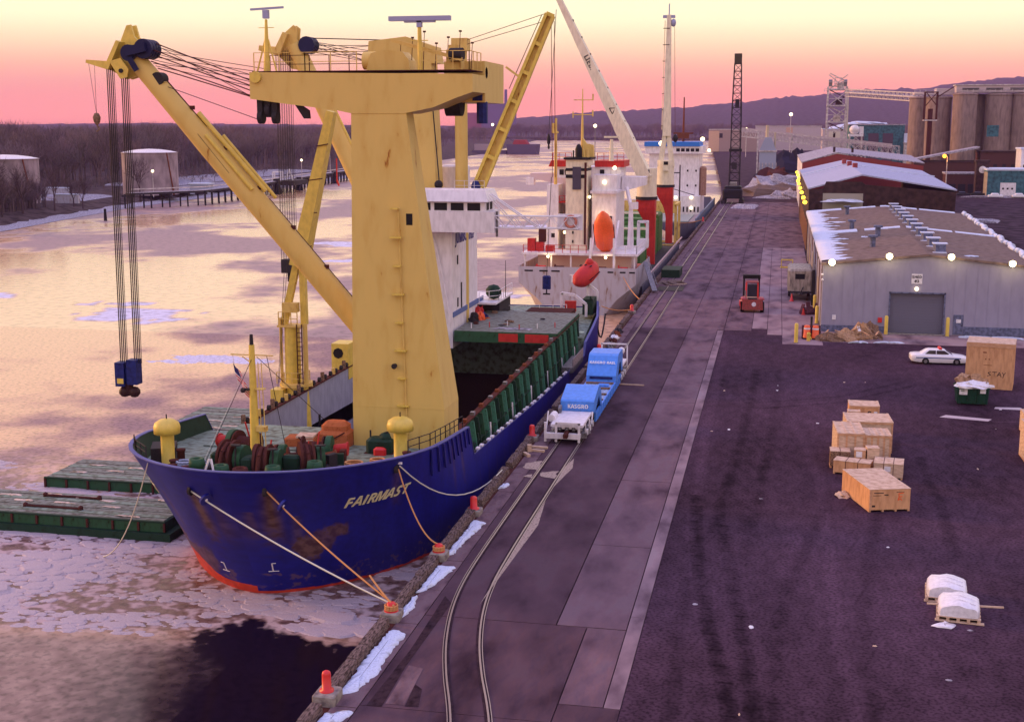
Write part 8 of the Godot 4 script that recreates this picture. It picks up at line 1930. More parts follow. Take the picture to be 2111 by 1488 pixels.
	for i in 10: part(S, "side_door", B.new().box(Vector3(5.6, 0, -252.0 - i * 9.5), Vector3(5.69, 5.0, -246.0 - i * 9.5)), mat("rusty_door", lin(0.22, 0.10, 0.05), 0.7) if i == 0 else "rusty_door")
	# third shed with the red front
	S = thing("warehouse_shed", "furthest shed with a dark red front showing over the snowy roof", "shed", Vector3(20, 0, -400), 0.0, "", true)
	part(S, "gable_wall", B.new().prism([Vector3(6.2, 0, -352), Vector3(6.2, 13.2, -352), Vector3(15, 15.6, -352), Vector3(37, 12.6, -352), Vector3(37, 0, -352)], Vector3(0, 0, -0.4)), "red_trim")
	part(S, "long_wall", B.new().box(Vector3(6.2, 0, -440), Vector3(6.5, 13, -352.4)), "white")
	part(S, "roof", gable_roof(6.0, 37.2, 6.0, 42.0, -351.8, -440, 13.2, 15.8, 15.0), "snow_dirty")
	for z in [-358.0, -380.0, -403.0]:
		part(S, "wall_lamp", B.new().sphere(Vector3(5.6, 9.0, z), 0.42, 10), "lamp_yellow")
	part(S, "ridge_pole", B.new().cbox(Vector3(14.6, 16.6, -360), Vector3(0.6, 1.4, 0.6)).cbox(Vector3(20, 16.0, -372), Vector3(0.6, 1.6, 0.6)), "brown_wall")
func make_grain_terminal():
	rng.seed = 151
	# concrete silos
	var k := 0
	var labs := ["leftmost grain silo half hidden by the conveyor leg", "wide concrete silo right of the conveyor leg", "silo with the orange-lit edge at the left of the tall group", "second silo of the tall group", "third silo of the tall group, wide and grey", "silo cut by the picture's right edge"]
	for e in [[54.6, -538, 4.8, 33.6], [59.2, -522, 4.7, 33.4], [67.6, -514, 4.4, 34.4], [72.4, -524, 4.2, 34.2], [80.2, -518, 4.9, 34.3], [89.4, -518, 4.8, 34.3]]:
		var s := thing("grain_silo", labs[k], "silo", Vector3(e[0], 0, e[1]), 0.0, "concrete grain silos")
		part(s, "silo_shaft", B.new().lathe(Vector3.ZERO, [[e[2], 0.0], [e[2], e[3]], [e[2] * 0.98, e[3] + 0.3], [0.01, e[3] + 0.8]], 28), "silo")
		part(s, "silo_rim", B.new().lathe(Vector3(0, e[3] - 0.4, 0), [[e[2] + 0.01, 0.0], [e[2] + 0.18, 0.05], [e[2] + 0.18, 0.4], [e[2], 0.45]], 28), "silo")
		k += 1
	var h := thing("silo_gallery", "long pale gallery running along the silo tops", "gallery", Vector3(78, 35, -518))
	part(h, "gallery_wall", B.new().box(Vector3(-13.6, 0, -4), Vector3(22, 2.6, 3.0)), mat("gal", lin(0.5, 0.42, 0.45), 0.7))
	part(h, "gallery_roof", B.new().box(Vector3(-14, 2.6, -4.4), Vector3(22, 3.0, 3.4)), "galv")
	for i in 4: part(h, "window_band", B.new().box(Vector3(-11.5 + i * 8.5, 0.9, 3.0), Vector3(-5.5 + i * 8.5, 1.7, 3.06)), "dark")
	part(h, "gallery_rail", B.new().rail([Vector3(-13.6, 0.0, 3.6), Vector3(18, 0.0, 3.6)], 1.2, 2.0, 0.08), "galv")
	h = thing("silo_deck", "low flat deck over the two left silos", "gallery", Vector3(57, 33.6, -524))
	part(h, "deck", B.new().box(Vector3(-7, 0.8, -5), Vector3(7, 1.4, 3)), "gal")
	part(h, "deck_wall", B.new().box(Vector3(1, 1.4, -5), Vector3(7.5, 3.2, 3)), "gal")
	part(h, "deck_rail", B.new().rail([Vector3(-7, 1.4, 3), Vector3(7, 1.4, 3)], 1.2, 2.0, 0.08), "galv")
	# marine leg standing before the silos
	h = thing("conveyor_leg", "dark steel conveyor leg standing before the silos", "tower", Vector3(54.4, 0, -505))
	part(h, "leg_column", B.new().bar(Vector3(0, 0, 0), Vector3(0, 29, 0), 1.6, 1.6), "rust_dark")
	part(h, "leg_head", B.new().frame(Vector3(-2.2, 25, -1.6), Vector3(2.2, 35, 1.6), 0.35).bar(Vector3(-2, 30, 1.6), Vector3(2, 35, 1.6), 0.3).bar(Vector3(2, 30, 1.6), Vector3(-2, 35, 1.6), 0.3).bar(Vector3(2, 33, 0), Vector3(8, 37, 0), 0.35), "rust_dark")
	part(h, "leg_platform", B.new().box(Vector3(-2.4, 24.6, -1.8), Vector3(2.4, 25.0, 1.8)), "galv")
	# elevator scaffold tower
	var t := thing("elevator_tower", "tall white lattice elevator tower left of the silos", "tower", Vector3(26.5, 0, -640))
	for x in [-4.6, 4.0]:
		for z in [-3.5, 3.5]: part(t, "tower_post", B.new().bar(Vector3(x, 0, z), Vector3(x, 41, z), 0.7), "galv")
	for i in 5:
		var y := 9.0 + i * 7.6
		part(t, "tower_floor", B.new().box(Vector3(-5, y, -3.9), Vector3(4.4, y + 0.6, 3.9)), "galv")
		part(t, "tower_brace", B.new().bar(Vector3(-4.6, y, 3.5), Vector3(4.0, y + 7.0, 3.5), 0.35).bar(Vector3(4.0, y, 3.5), Vector3(-4.6, y + 7.0, 3.5), 0.35).bar(Vector3(-4.6, y + 3.6, 3.6), Vector3(4.0, y + 3.6, 3.6), 0.25), "galv")
		part(t, "stair_flight", B.new().bar(Vector3(-4.0, y + 0.6, 2.0), Vector3(3.0, y + 4.2, 2.0), 0.9, 0.4).bar(Vector3(3.0, y + 4.2, 2.0), Vector3(-4.0, y + 7.6, 2.0), 0.9, 0.4).cbox(Vector3(-1.0 + i * 0.5, y + 2.0, 1.0), Vector3(3.0, 2.6, 2.0)), "brown_wall" if i % 2 else "galv")
	for e in [[-3.6, 1.1], [3.2, 1.1]]: part(t, "head_pulley", B.new().cyl(Vector3(e[0] - 0.8, 43.2, 0), Vector3(e[0] + 0.8, 43.2, 0), e[1], e[1], 12).bar(Vector3(e[0], 41, 0), Vector3(e[0], 43, 0), 1.6), "steel")
	part(t, "top_frame", B.new().frame(Vector3(-1.6, 41, -1), Vector3(1.6, 45, 1), 0.25).rail([Vector3(-6.5, 38.5, 3.5), Vector3(5.0, 38.5, 3.5)], 1.3, 2.0, 0.08), "galv")
	part(t, "tower_duct", B.new().bar(Vector3(-2.6, 0, 4.0), Vector3(-2.6, 20, 4.0), 2.0, 1.4).bar(Vector3(0.6, 0, 4.0), Vector3(0.6, 20, 4.0), 2.2, 1.4).bar(Vector3(4.6, 20, 3), Vector3(4.6, 40, 3), 0.8), mat("duct", lin(0.62, 0.56, 0.48), 0.6))
	t = thing("transfer_tower", "small white transfer tower crossing the lower conveyor", "tower", Vector3(34.0, 0, -612))
	for x in [-2.6, 2.6]:
		for z in [-2, 2]: part(t, "tower_post", B.new().bar(Vector3(x * 1.25, 0, z), Vector3(x, 19, z), 0.5), "galv")
	for i in 4: part(t, "tower_brace", B.new().bar(Vector3(-2.8, 2.0 + i * 4.4, 2), Vector3(2.8, 6.2 + i * 4.4, 2), 0.3).bar(Vector3(2.8, 2.0 + i * 4.4, 2), Vector3(-2.8, 6.2 + i * 4.4, 2), 0.3).bar(Vector3(-3, 2.0 + i * 4.4, 2.1), Vector3(3, 2.0 + i * 4.4, 2.1), 0.4), "galv")
	part(t, "tower_head", B.new().box(Vector3(-3.2, 18, -2.4), Vector3(3.2, 19, 2.4)).sphere(Vector3(-0.6, 21, 0), 2.4, 10, 0.9).cyl(Vector3(2.4, 18, 0), Vector3(2.4, 22.5, 0), 1.0, 1.0, 10), "white")
	# conveyors
	t = thing("upper_conveyor", "high white conveyor bridge sloping from the tower to the silos", "conveyor", Vector3(26.5, 40, -630))
	part(t, "conveyor_truss", conveyor(Vector3(4, -0.5, 0), Vector3(34, -5.5, 108), 2.4, 3.2, 22), "galv")
	part(t, "conveyor_floor", B.new().bar(Vector3(4, -2.0, 0), Vector3(34, -7.0, 108), 2.6, 0.5), "galv")
	t = thing("lower_conveyor", "long low white conveyor gallery crossing before the tower", "conveyor", Vector3(18, 15, -640))
	part(t, "conveyor_truss", conveyor(Vector3(-36, 6.3, 0), Vector3(36.0, -1.5, 20), 3.0, 3.6, 30), "galv")
	part(t, "conveyor_wall", B.new().bar(Vector3(-36, 5.9, -1.3), Vector3(33.0, -1.4, 18), 0.3, 2.0), mat("convwall", lin(0.45, 0.38, 0.42), 0.6))
	for x in [-28.0, -12.0, 22.0]: part(t, "conveyor_leg", B.new().bar(Vector3(x, -15, 6), Vector3(x, 6.0 - (x + 36) * 0.11, 6), 0.7), "galv")
	# large teal and other buildings behind
	var bl := func(called: String, label: String, at: Vector3, s: Vector3, m, roofm, extra: Callable):
		var q := thing(called, label, "building", at)
		part(q, "wall", B.new().box(Vector3(-s.x / 2, 0, -s.z / 2), Vector3(s.x / 2, s.y, s.z / 2)), m)
		part(q, "roof", B.new().box(Vector3(-s.x / 2 - 0.3, s.y, -s.z / 2 - 0.3), Vector3(s.x / 2 + 0.3, s.y + 0.6, s.z / 2 + 0.3)), roofm)
		extra.call(q)
	bl.call("storage_building", "large dark teal storage building behind the conveyors", Vector3(48, 0, -690), Vector3(27, 23, 20), "teal", "snow_dirty", func(q): 
		part(q, "snow_cap", lump(9, 1.4, 6, 4), "snow").position = Vector3(-6, 23.5, 0)
		for i in 3: part(q, "wall_panel", B.new().box(Vector3(-11 + i * 7, 3, 10), Vector3(-6 + i * 7, 19, 10.1)), mat("teal_rust", lin(0.10, 0.07, 0.10), 0.8) if i == 0 else "teal_rust"))
	bl.call("annex_building", "pale annex with a lit snowy roof between teal building and silos", Vector3(65, 0, -680), Vector3(7.5, 14, 12), "galv", "galv", func(q): part(q, "roof_panel", B.new().box(Vector3(-3.8, 14.6, -6), Vector3(3.8, 19, 4)), "snow"))
	bl.call("brick_mill", "dark brick mill at the foot of the silos", Vector3(80, 0, -490), Vector3(20, 13.5, 12), "brick", "brown_wall", func(q):
		for i in 6: part(q, "window", B.new().box(Vector3(-8.5 + i * 3.0, 7, 6), Vector3(-7.3 + i * 3.0, 9.5, 6.06)), "dark")
		part(q, "wall_lamp", B.new().sphere(Vector3(4, 11.5, 6.4), 0.4, 8), "lamp_small")
		part(q, "green_sign", B.new().box(Vector3(-8, 19, 3), Vector3(-4, 23, 3.2)), "teal"))
	bl.call("white_block", "pale office block cut by the right edge below the silos", Vector3(83.5, 0, -465), Vector3(8, 15, 10), "white", "snow", func(q): part(q, "window", B.new().box(Vector3(-3.2, 8, 5), Vector3(-1.8, 10, 5.05)), "dark"))
	bl.call("teal_workshop", "low teal workshop with a white roller door at the right", Vector3(74.5, 0, -452), Vector3(15, 8.5, 14), "teal", "snow", func(q):
		part(q, "roller_door", B.new().box(Vector3(-3.4, 0, 7), Vector3(1.4, 4.6, 7.06)), "white")
		for i in 3: part(q, "door_window", B.new().box(Vector3(-2.8 + i * 1.4, 2.4, 7.06), Vector3(-2.2 + i * 1.4, 3.0, 7.1)), "dark")
		part(q, "side_wall", B.new().box(Vector3(-7.55, 0, -7), Vector3(-7.5, 8, 7)), "beige"))
	bl.call("dark_shed", "low dark shed with snow on its roof before the silos", Vector3(63.5, 0, -470), Vector3(14, 6.5, 8), "brick", "snow_dirty", func(q): 
		for i in 4: part(q, "bay_door", B.new().box(Vector3(-6 + i * 3.2, 0, 4), Vector3(-3.6 + i * 3.2, 3.2, 4.06)), "dark"))
	bl.call("tin_building", "low rusty building with a sloping snowy roof under the silos", Vector3(58.5, 0, -488), Vector3(22, 10, 10), "brick", "brown_wall", func(q): part(q, "lean_roof", B.new().prism([Vector3(-11, 10.6, 5), Vector3(11, 15, 5), Vector3(11, 15.6, 5), Vector3(-11, 11.2, 5)], Vector3(0, 0, -10)), "snow_dirty"))
	bl.call("round_vent_house", "dark little house with a round white vent in its front", Vector3(66.5, 0, -455), Vector3(4, 11, 4), "brown_wall", "brown_wall", func(q): part(q, "round_vent", B.new().cyl(Vector3(0, 8.5, 2), Vector3(0, 8.5, 2.1), 1.2, 1.2, 16), "white"))
	bl.call("tan_warehouse", "long tan warehouse near the water beyond the cranes", Vector3(-40, 0, -1180), Vector3(42, 19, 30), mat("tan_wall", lin(0.36, 0.26, 0.24), 0.8), "galv", func(q): 
		part(q, "painted_lit_end", B.new().box(Vector3(-21.2, 0, -15), Vector3(-12, 18, 15.2)), mat("tan_light", lin(0.6, 0.4, 0.28), 0.8))  # sunlit look of this end is put into a paler tan
		part(q, "window", B.new().box(Vector3(-12, 12, 15), Vector3(-9, 16, 15.1)), "dark"))
	bl.call("pale_warehouse", "pale long warehouse behind the tan one", Vector3(8, 0, -1250), Vector3(60, 22, 30), "gal", "galv", func(q): part(q, "painted_lit_bay", B.new().box(Vector3(-2, 15, 15), Vector3(4, 21, 15.2)), mat("painted_lit_pink", lin(0.6, 0.38, 0.3), 0.8)))  # lit look of the bay is painted as a pink panel
	bl.call("white_roof_hall", "hall with a curved white roof behind the conveyor", Vector3(58, 0, -1030), Vector3(52, 20, 30), "gal", "snow", func(q): part(q, "roof_curve", lump(24, 5, 14, 3), "snow").position = Vector3(4, 20, 0))
	bl.call("hopper_house", "blue-grey hopper house on legs beside the crawler crane", Vector3(-4.5, 0, -560), Vector3(7, 12, 6), mat("hopper", lin(0.32, 0.36, 0.48), 0.7), "galv", func(q): 
		part(q, "hopper_top", B.new().prism([Vector3(-3.5, 12.6, 3), Vector3(3.5, 12.6, 3), Vector3(1.2, 18, 3), Vector3(-1.2, 18, 3)], Vector3(0, 0, -6)), "hopper")
		part(q, "hopper_stack", B.new().cyl(Vector3(-0.5, 16, 0), Vector3(-0.5, 23, 0), 0.8, 0.6, 8).cyl(Vector3(2.8, 12, 0), Vector3(2.8, 20, 0), 0.4, 0.4, 6), mat("stack_tan", lin(0.5, 0.42, 0.3), 0.7))
		for i in 6: part(q, "hopper_leg", B.new().bar(Vector3(-3.4 + i * 1.4, 0, 3.3), Vector3(-3.4 + i * 1.4, 7.5, 3.3), 0.35), "galv"))
	# stockpiles
	for e in [["dark blue coal heap left of the sheds", 8.0, -600, 16, 11, 14, "coal"], ["brown earth heap beside the coal heap", -1.0, -520, 9, 6, 8, "rust_dark"], ["pale grey gravel heap behind the crawler crane", 0.0, -470, 11, 5.5, 9, "snow_dirty"], ["tan gravel heap near the far end of the quay", -2.0, -440, 13, 3.6, 6, "earthbank"], ["low snow-topped heap beside the sheds", 4.0, -428, 6, 2.4, 4, "snow_dirty"]]:
		one("stockpile", lump(e[3], e[4], e[5], int(e[3] * 5)), e[6], e[0], "stockpile", "stockpiles beyond the quay").position = Vector3(e[1], -0.1, e[2])
	for i in 16:
		var e: Array = [rng.randf_range(-10, 45), rng.randf_range(-760, -450)]
		var o := thing("freight_container", "small far freight box among the stockpiles", "container", Vector3(e[0], -0.1, e[1]), rng.randf() * 0.5, "far freight boxes")
		part(o, "box", B.new().box(Vector3(-3, 0, -1.3), Vector3(3, 2.7, 1.3)), ["rust_dark", "galv", "teal", "brick", "snow_dirty"][i % 5])
	for e in [["long snow bank behind the crawler crane", [[-8, -424], [4, -420], [5, -430], [-4, -436]]], ["snow field between the sheds and the stockpiles", [[-9, -446], [3, -440], [6, -460], [-6, -470]]], ["snow strip before the teal workshop", [[58, -442], [86, -440], [86, -444], [60, -445]]], ["snow patch on the quay before the crawler crane", [[-13, -368], [-6, -366], [-5, -384], [-12, -386]]], ["thin snow streaks right of the brown shed", [[38, -330], [52, -326], [54, -334], [40, -338]]]]:
		one("snow_field", snow_pile(e[1], 0.5, -0.1), "snow_dirty", e[0], "snow", "far snow patches", "stuff")
	for i in 5:
		var v := thing("parked_car", ["white parked car before the teal workshop, left one", "white parked car before the teal workshop, right one", "dark parked car near the brick mill", "dark parked van near the brick mill", "small dark parked car behind the brown shed"][i], "car", Vector3([69.0, 76.5, 60.0, 65.0, 44.0][i], 0, [-440, -441, -448, -449, -360][i]), PI / 2, "far parked cars")
		part(v, "car_body", B.new().rbox(Vector3(-0.9, 0.3, -2.3), Vector3(0.9, 0.95, 2.3), 0.2), "car_white" if i < 2 else "dark")
		part(v, "car_cabin", B.new().rbox(Vector3(-0.8, 0.95, -1.4), Vector3(0.8, 1.5, 1.0), 0.25), "glass" if i > 1 else "car_white")
	# lamp post with an orange lamp
	t = thing("street_lamp", "street lamp with a lit orange lamp before the silos", "lamp", Vector3(53.5, 0, -440))
	part(t, "lamp_post", B.new().cyl(Vector3.ZERO, Vector3(0, 13.2, 0), 0.18, 0.12, 8), "galv")
	part(t, "lamp_head", B.new().sphere(Vector3(-0.9, 13.2, 0), 0.65, 10), "lamp_orange")
	part(t, "lamp_arm", B.new().bar(Vector3(0, 13.2, 0), Vector3(-0.9, 13.3, 0), 0.12), "galv")
	lamp_light(Vector3(-0.9 + 53.5, 12.3, -439.0), Color(1, 0.65, 0.25), 6.0, 0.5)
	for e in [[8.0, -1000, 31.0, "lit lamp above the pale warehouse roof"], [-24, -980, 20.0, "lit lamp near the tan warehouse"]]:
		t = thing("street_lamp", e[3], "lamp", Vector3(e[0], 0, e[1]))
		part(t, "lamp_post", B.new().cyl(Vector3.ZERO, Vector3(0, e[2], 0), 0.3, 0.2, 6), "galv")
		part(t, "lamp_head", B.new().sphere(Vector3(0, e[2], 0), 1.3, 8), "lamp_small")
func conveyor(a: Vector3, b: Vector3, w: float, h: float, n: int) -> B:
	var o := B.new()
	var s := (b - a).cross(Vector3.UP).normalized() * w / 2
	for sg in [-1.0, 1.0]:
		for y in [0.0, -h]: o.bar(a + s * sg + Vector3(0, y, 0), b + s * sg + Vector3(0, y, 0), 0.35)
		for i in n + 1:
			var p: Vector3 = a.lerp(b, float(i) / n) + s * sg
			o.bar(p, p - Vector3(0, h, 0), 0.22)
			if i < n: o.bar(p, a.lerp(b, float(i + 1) / n) + s * sg - Vector3(0, h, 0), 0.16)
	return o
func make_crawler():
	var t := thing("crawler_crane", "black crawler crane with a tall upright lattice boom", "crane", Vector3(-13.0, 0, -393.0))
	for x in [-2.6, 2.6]: part(t, "crawler_track", B.new().rbox(Vector3(x - 0.7, 0, -4), Vector3(x + 0.7, 1.5, 4), 0.3), "dark")
	part(t, "crane_body", B.new().rbox(Vector3(-2.5, 1.5, -4.5), Vector3(2.5, 5.2, 3.0), 0.3), "black")
	part(t, "counterweight", B.new().rbox(Vector3(-2.9, 1.6, 1.5), Vector3(2.9, 4.4, 4.2), 0.3), "black")
	part(t, "body_roof", B.new().box(Vector3(-1.0, 5.2, -3), Vector3(1.0, 6.2, 2)), "steel")
	var b := B.new()
	var w := [[4.0, 3.0], [26.0, 2.8], [41.0, 2.0]]
	for k in 2: b.lattice(Vector3(0.2, w[k][0], -5.5), Vector3(0.2, w[k + 1][0], -5.5 - 0.3 * k), w[k][1], w[k + 1][1], 9 if k == 0 else 7, 0.13)
	part(t, "lattice_boom", b, "black")
	part(t, "boom_head", B.new().box(Vector3(-0.9, 41, -6.4), Vector3(1.3, 44, -4.8)), mat("olive", lin(0.06, 0.05, 0.03), 0.7))
	part(t, "boom_collar", B.new().box(Vector3(-1.7, 15.2, -7.0), Vector3(2.1, 16.0, -4.0)), "black")
	part(t, "pendant", B.new().cyl(Vector3(-1.4, 5, 2), Vector3(-0.8, 41, -5), 0.06, -1.0, 4).cyl(Vector3(1.6, 5, 2), Vector3(1.2, 41, -5), 0.06, -1.0, 4), "black")
	part(t, "gantry_block", B.new().cbox(Vector3(0, 11, -4), Vector3(1.6, 2.0, 0.8)).cbox(Vector3(0.3, 29.5, -5.4), Vector3(1.2, 2.4, 0.8)), "dark")
	one("quay_ramp", B.new().prism([Vector3(-3.5, 0, 0), Vector3(3, 0, 0), Vector3(3, 3, -24), Vector3(-3.5, 1.2, -24)], Vector3(0, 0.1, -0.1)), mat("ramp", lin(0.12, 0.08, 0.08), 0.9), "dark sloping earth ramp behind the crawler crane", "ramp").position = Vector3(-14, -0.1, -400)

# ---------------------------------------------------------------- far shore, woods and hills
func bare_tree(seed_: int, h: float, levels: int, lean := 0.0) -> ArrayMesh:
	var r := RandomNumberGenerator.new(); r.seed = seed_
	var b := B.new()
	var todo := [[Vector3.ZERO, Vector3(lean, 1, lean * 0.5).normalized(), h * 0.34, h * 0.016, 0]]
	while todo.size() > 0:
		var e: Array = todo.pop_back()
		var p: Vector3 = e[0]; var d: Vector3 = e[1]; var L: float = e[2]; var rad: float = e[3]; var lv: int = e[4]
		var q := p + d * L
		if lv < 3: b.cyl(p, q, rad, rad * 0.7, 4 if lv < 2 else 3, false)
		else:   # twigs as thin blades
			var s := d.cross(Vector3(r.randf() - 0.5, r.randf() - 0.5, r.randf() - 0.5)).normalized() * rad
			b.tri(p - s, p + s, q)
		if lv >= levels: continue
		var n := 3 if lv == 0 else (4 if lv < 3 else 3)
		for i in n:
			var a := TAU * (i + r.randf() * 0.8) / n
			var side := d.cross(Vector3(0.31, 0.2, 0.93)).normalized()
			var nd := (d * r.randf_range(0.9, 1.6) + side.rotated(d, a) * r.randf_range(0.5, 0.95) + Vector3(0, 0.25, 0)).normalized()
			todo.append([p + d * L * r.randf_range(0.55, 1.0), nd, L * r.randf_range(0.55, 0.85), rad * 0.6, lv + 1])
		todo.append([q, (d + Vector3(r.randf_range(-0.2, 0.2), 0.2, r.randf_range(-0.2, 0.2))).normalized(), L * 0.75, rad * 0.68, lv + 1])
	return b.mesh()
func wood(called: String, label: String, mesh: Mesh, xfs: Array, m):
	var mm := MultiMesh.new()
	mm.transform_format = MultiMesh.TRANSFORM_3D
	mm.use_colors = true
	mm.mesh = mesh
	mm.instance_count = xfs.size()
	for i in xfs.size():
		mm.set_instance_transform(i, xfs[i])
		var v := rng.randf_range(0.6, 1.35)
		mm.set_instance_color(i, Color(v * rng.randf_range(0.9, 1.12), v, v * rng.randf_range(0.9, 1.2)))
	var mi := MultiMeshInstance3D.new()
	mi.multimesh = mm
	mi.material_override = M[m]
	mi.name = numbered(self, called)
	add_child(mi, true)
	tag(mi, label, "wood", "", "stuff")
func shore_x(z: float) -> float:
	var t := [[0.0, -190.0], [-290.0, -192.0], [-320.0, -197.0], [-382.0, -206.0], [-640.0, -214.0], [-790.0, -238.0], [-1150.0, -268.0], [-1650.0, -335.0], [-2250.0, -420.0]]
	for i in t.size() - 1:
		if z >= t[i + 1][0]: return lerpf(t[i][1], t[i + 1][1], (t[i][0] - z) / (t[i][0] - t[i + 1][0]))
	return -420.0
func make_far_shore():
	rng.seed = 161
	# left bank: sloping snow edge, then flat ground
	var b := B.new(); var edge := B.new()
	var zs := [60, -150, -250, -290, -320, -350, -382, -450, -540, -640, -790, -950, -1150, -1650, -2250]
	for i in zs.size() - 1:
		var z0: float = zs[i]; var z1: float = zs[i + 1]
		var a := shore_x(z0); var c := shore_x(z1)
		b.quad(Vector3(a - 9, -0.6, z0), Vector3(c - 9, -0.6, z1), Vector3(c - 1500, 2.0, z1), Vector3(a - 1500, 2.0, z0))
		edge.quad(Vector3(a + 3, -3.2, z0), Vector3(c + 3, -3.2, z1), Vector3(c - 9, -0.55, z1), Vector3(a - 9, -0.55, z0))
	structure("far_bank", b, "earth")
	structure("far_bank_edge", edge, "earth")
	var sb := B.new()
	for i in 60:
		var z0 := -270.0 - i * 6.0; var z1 := z0 - 6.0
		var w0 := 1.2 + 1.6 * absf(sin(i * 0.9)); var w1 := 1.2 + 1.6 * absf(sin((i + 1) * 0.9))
		sb.quad(Vector3(shore_x(z0) + 3.3, -2.95, z0), Vector3(shore_x(z1) + 3.3, -2.95, z1), Vector3(shore_x(z1) + 2.0 - w1 * 2.0, -2.5 + 0.2 * w1, z1), Vector3(shore_x(z0) + 2.0 - w0 * 2.0, -2.5 + 0.2 * w0, z0))
	one("shore_snow", sb, "snow_dirty", "thin snow line along the far left shore", "snow", "snow on the far bank", "stuff")
	structure("far_end_bank", B.new().box(Vector3(-1600, -3.5, -2700), Vector3(600, 2.0, -2240)), "earth")
	# hills: ridge mesh with a fuzzy wooded skyline
	var hn := FastNoiseLite.new(); hn.seed = 7; hn.frequency = 0.02; hn.fractal_octaves = 5
	var hp := [[-3500, 20], [-2200, 26], [-1300, 20], [-1020, 18], [-915, 46], [-590, 66], [-340, 80], [-177, 95], [63, 118], [298, 137], [452, 141], [602, 162], [767, 175], [1043, 188], [2000, 200], [3200, 170]]
	var hh := func(x: float) -> float:
		for i in hp.size() - 1:
			if x <= hp[i + 1][0]: return lerpf(hp[i][1], hp[i + 1][1], smoothstep(0.0, 1.0, (x - hp[i][0]) / (hp[i + 1][0] - hp[i][0])))
		return 170.0
	var hb := B.new(); hb.smooth()
	var nx := 620; var nz := 9
	var hpt := func(i: int, k: int) -> Vector3:
		var x := lerpf(-3400, 3000, float(i) / nx)
		var f := float(k) / (nz - 1)
		var z := lerpf(-2700, -4500, f)
		var base: float = hh.call(x * 4500.0 / -z) * pow(sin(f * PI / 2), 0.8) * (-z / 4500.0)
		var rough: float = (absf(hn.get_noise_2d(x * 1.5, z)) * 9.0 + hn.get_noise_2d(x * 9.0, z) * 6.0) * (0.25 + 0.75 * f)
		return Vector3(x, base + rough, z)
	for k in nz - 1:
		for i in nx: hb.quad(hpt.call(i, k), hpt.call(i + 1, k), hpt.call(i + 1, k + 1), hpt.call(i, k + 1))
	structure("hills", hb, "hill")
	# wooded skyline
	var v := [bare_tree(3, 20.0, 4), bare_tree(4, 22.0, 4), bare_tree(5, 18.0, 4)]
	for k in 3:
		var xfs := []
		for i in 900:
			var z := -rng.randf_range(300.0, 1150.0) if rng.randf() < 0.78 else -rng.randf_range(1150.0, 2200.0)
			var depth := rng.randf_range(0.0, 1.0)
			var x := shore_x(z) - 55.0 - depth * 260.0
			if z > -360.0 and x > -300.0: x -= 60.0
			if Vector2(x + 213, z + 416).length() < 22.0 or Vector2(x + 232, z + 358).length() < 20.0: continue
			var s := rng.randf_range(0.72, 1.22) * (1.0 + 0.14 * depth)
			xfs.append(Transform3D(Basis(Vector3.UP, rng.randf() * TAU).scaled(Vector3(s * 1.15, s * (0.82 if z > -430.0 else 0.92), s * 1.15)), Vector3(x, -0.6, z)))
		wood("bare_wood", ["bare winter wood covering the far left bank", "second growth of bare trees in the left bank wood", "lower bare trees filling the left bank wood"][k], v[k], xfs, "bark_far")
	var bush := bare_tree(9, 5.0, 3)
	var xb := []
	for i in 1700:
		var z := -rng.randf_range(282.0, 1100.0) if i < 900 else -rng.randf_range(284.0, 350.0)
		var x := shore_x(z) - rng.randf_range(9.0, 40.0) * (1.0 if z > -345.0 else 1.6)
		if z < -350 and x > shore_x(z) - 30.0 and rng.randf() < 0.85: continue
		var s := rng.randf_range(0.6, 1.6) * (1.5 if z > -345.0 else 0.9)
		xb.append(Transform3D(Basis(Vector3.UP, rng.randf() * TAU).scaled(Vector3(s, s * 0.9, s)), Vector3(x, -0.6, z)))
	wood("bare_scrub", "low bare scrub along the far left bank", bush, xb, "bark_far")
	# brown wooded strip at the far end and below the right-hand hills
	var xr := []
	for i in 1300:
		var z := -rng.randf_range(2240.0, 2420.0) if rng.randf() < 0.45 else -rng.randf_range(900.0, 2200.0)
		var x := rng.randf_range(-520.0, 420.0) if z < -2235.0 else rng.randf_range(60.0, 700.0)
		var s := rng.randf_range(0.6, 0.9) if z > -2235.0 else rng.randf_range(0.8, 1.3)
		xr.append(Transform3D(Basis(Vector3.UP, rng.randf() * TAU).scaled(Vector3(s * 1.3, s, s * 1.3)), Vector3(x, 0, z)))
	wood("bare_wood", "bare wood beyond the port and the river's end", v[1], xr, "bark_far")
	# trees one can tell apart
	var tree_meshes := [bare_tree(21, 15.0, 5), bare_tree(22, 13.0, 5), bare_tree(23, 16.0, 5)]
	var k := 0
	for e in [[-199.5, -381.0, 13.0, "lone spreading bare tree standing before the large tank"], [-204.0, -322.0, 15.0, "tall bare tree on the bank before the left tank"], [-211.0, -320.0, 14.0, "bare tree at the picture's left edge before the left tank"], [-201.5, -334.0, 12.0, "bare tree right of the left tank by the shore"], [-199.0, -345.0, 10.0, "small bare tree on the shore between the tanks"], [-207.0, -307.0, 13.0, "bare tree nearest the left end of the shore"], [-202.0, -309.0, 9.0, "low bare tree leaning over the snowy shore"], [-206.0, -352.0, 9.0, "thin bare tree left of the crane's hoisting wires"]]:
		var t := thing("bare_tree", e[3], "tree", Vector3(e[0], -1.0, e[1]), k * 1.1, "bare trees on the far bank")
		part(t, "trunk", B.new().cyl(Vector3.ZERO, Vector3(0, e[2] * 0.3, 0), e[2] * 0.025, e[2] * 0.018, 6), "bark")
		var cr := part(t, "crown", tree_meshes[k % 3], "bark")
		cr.scale = Vector3.ONE * e[2] / 15.0
		k += 1
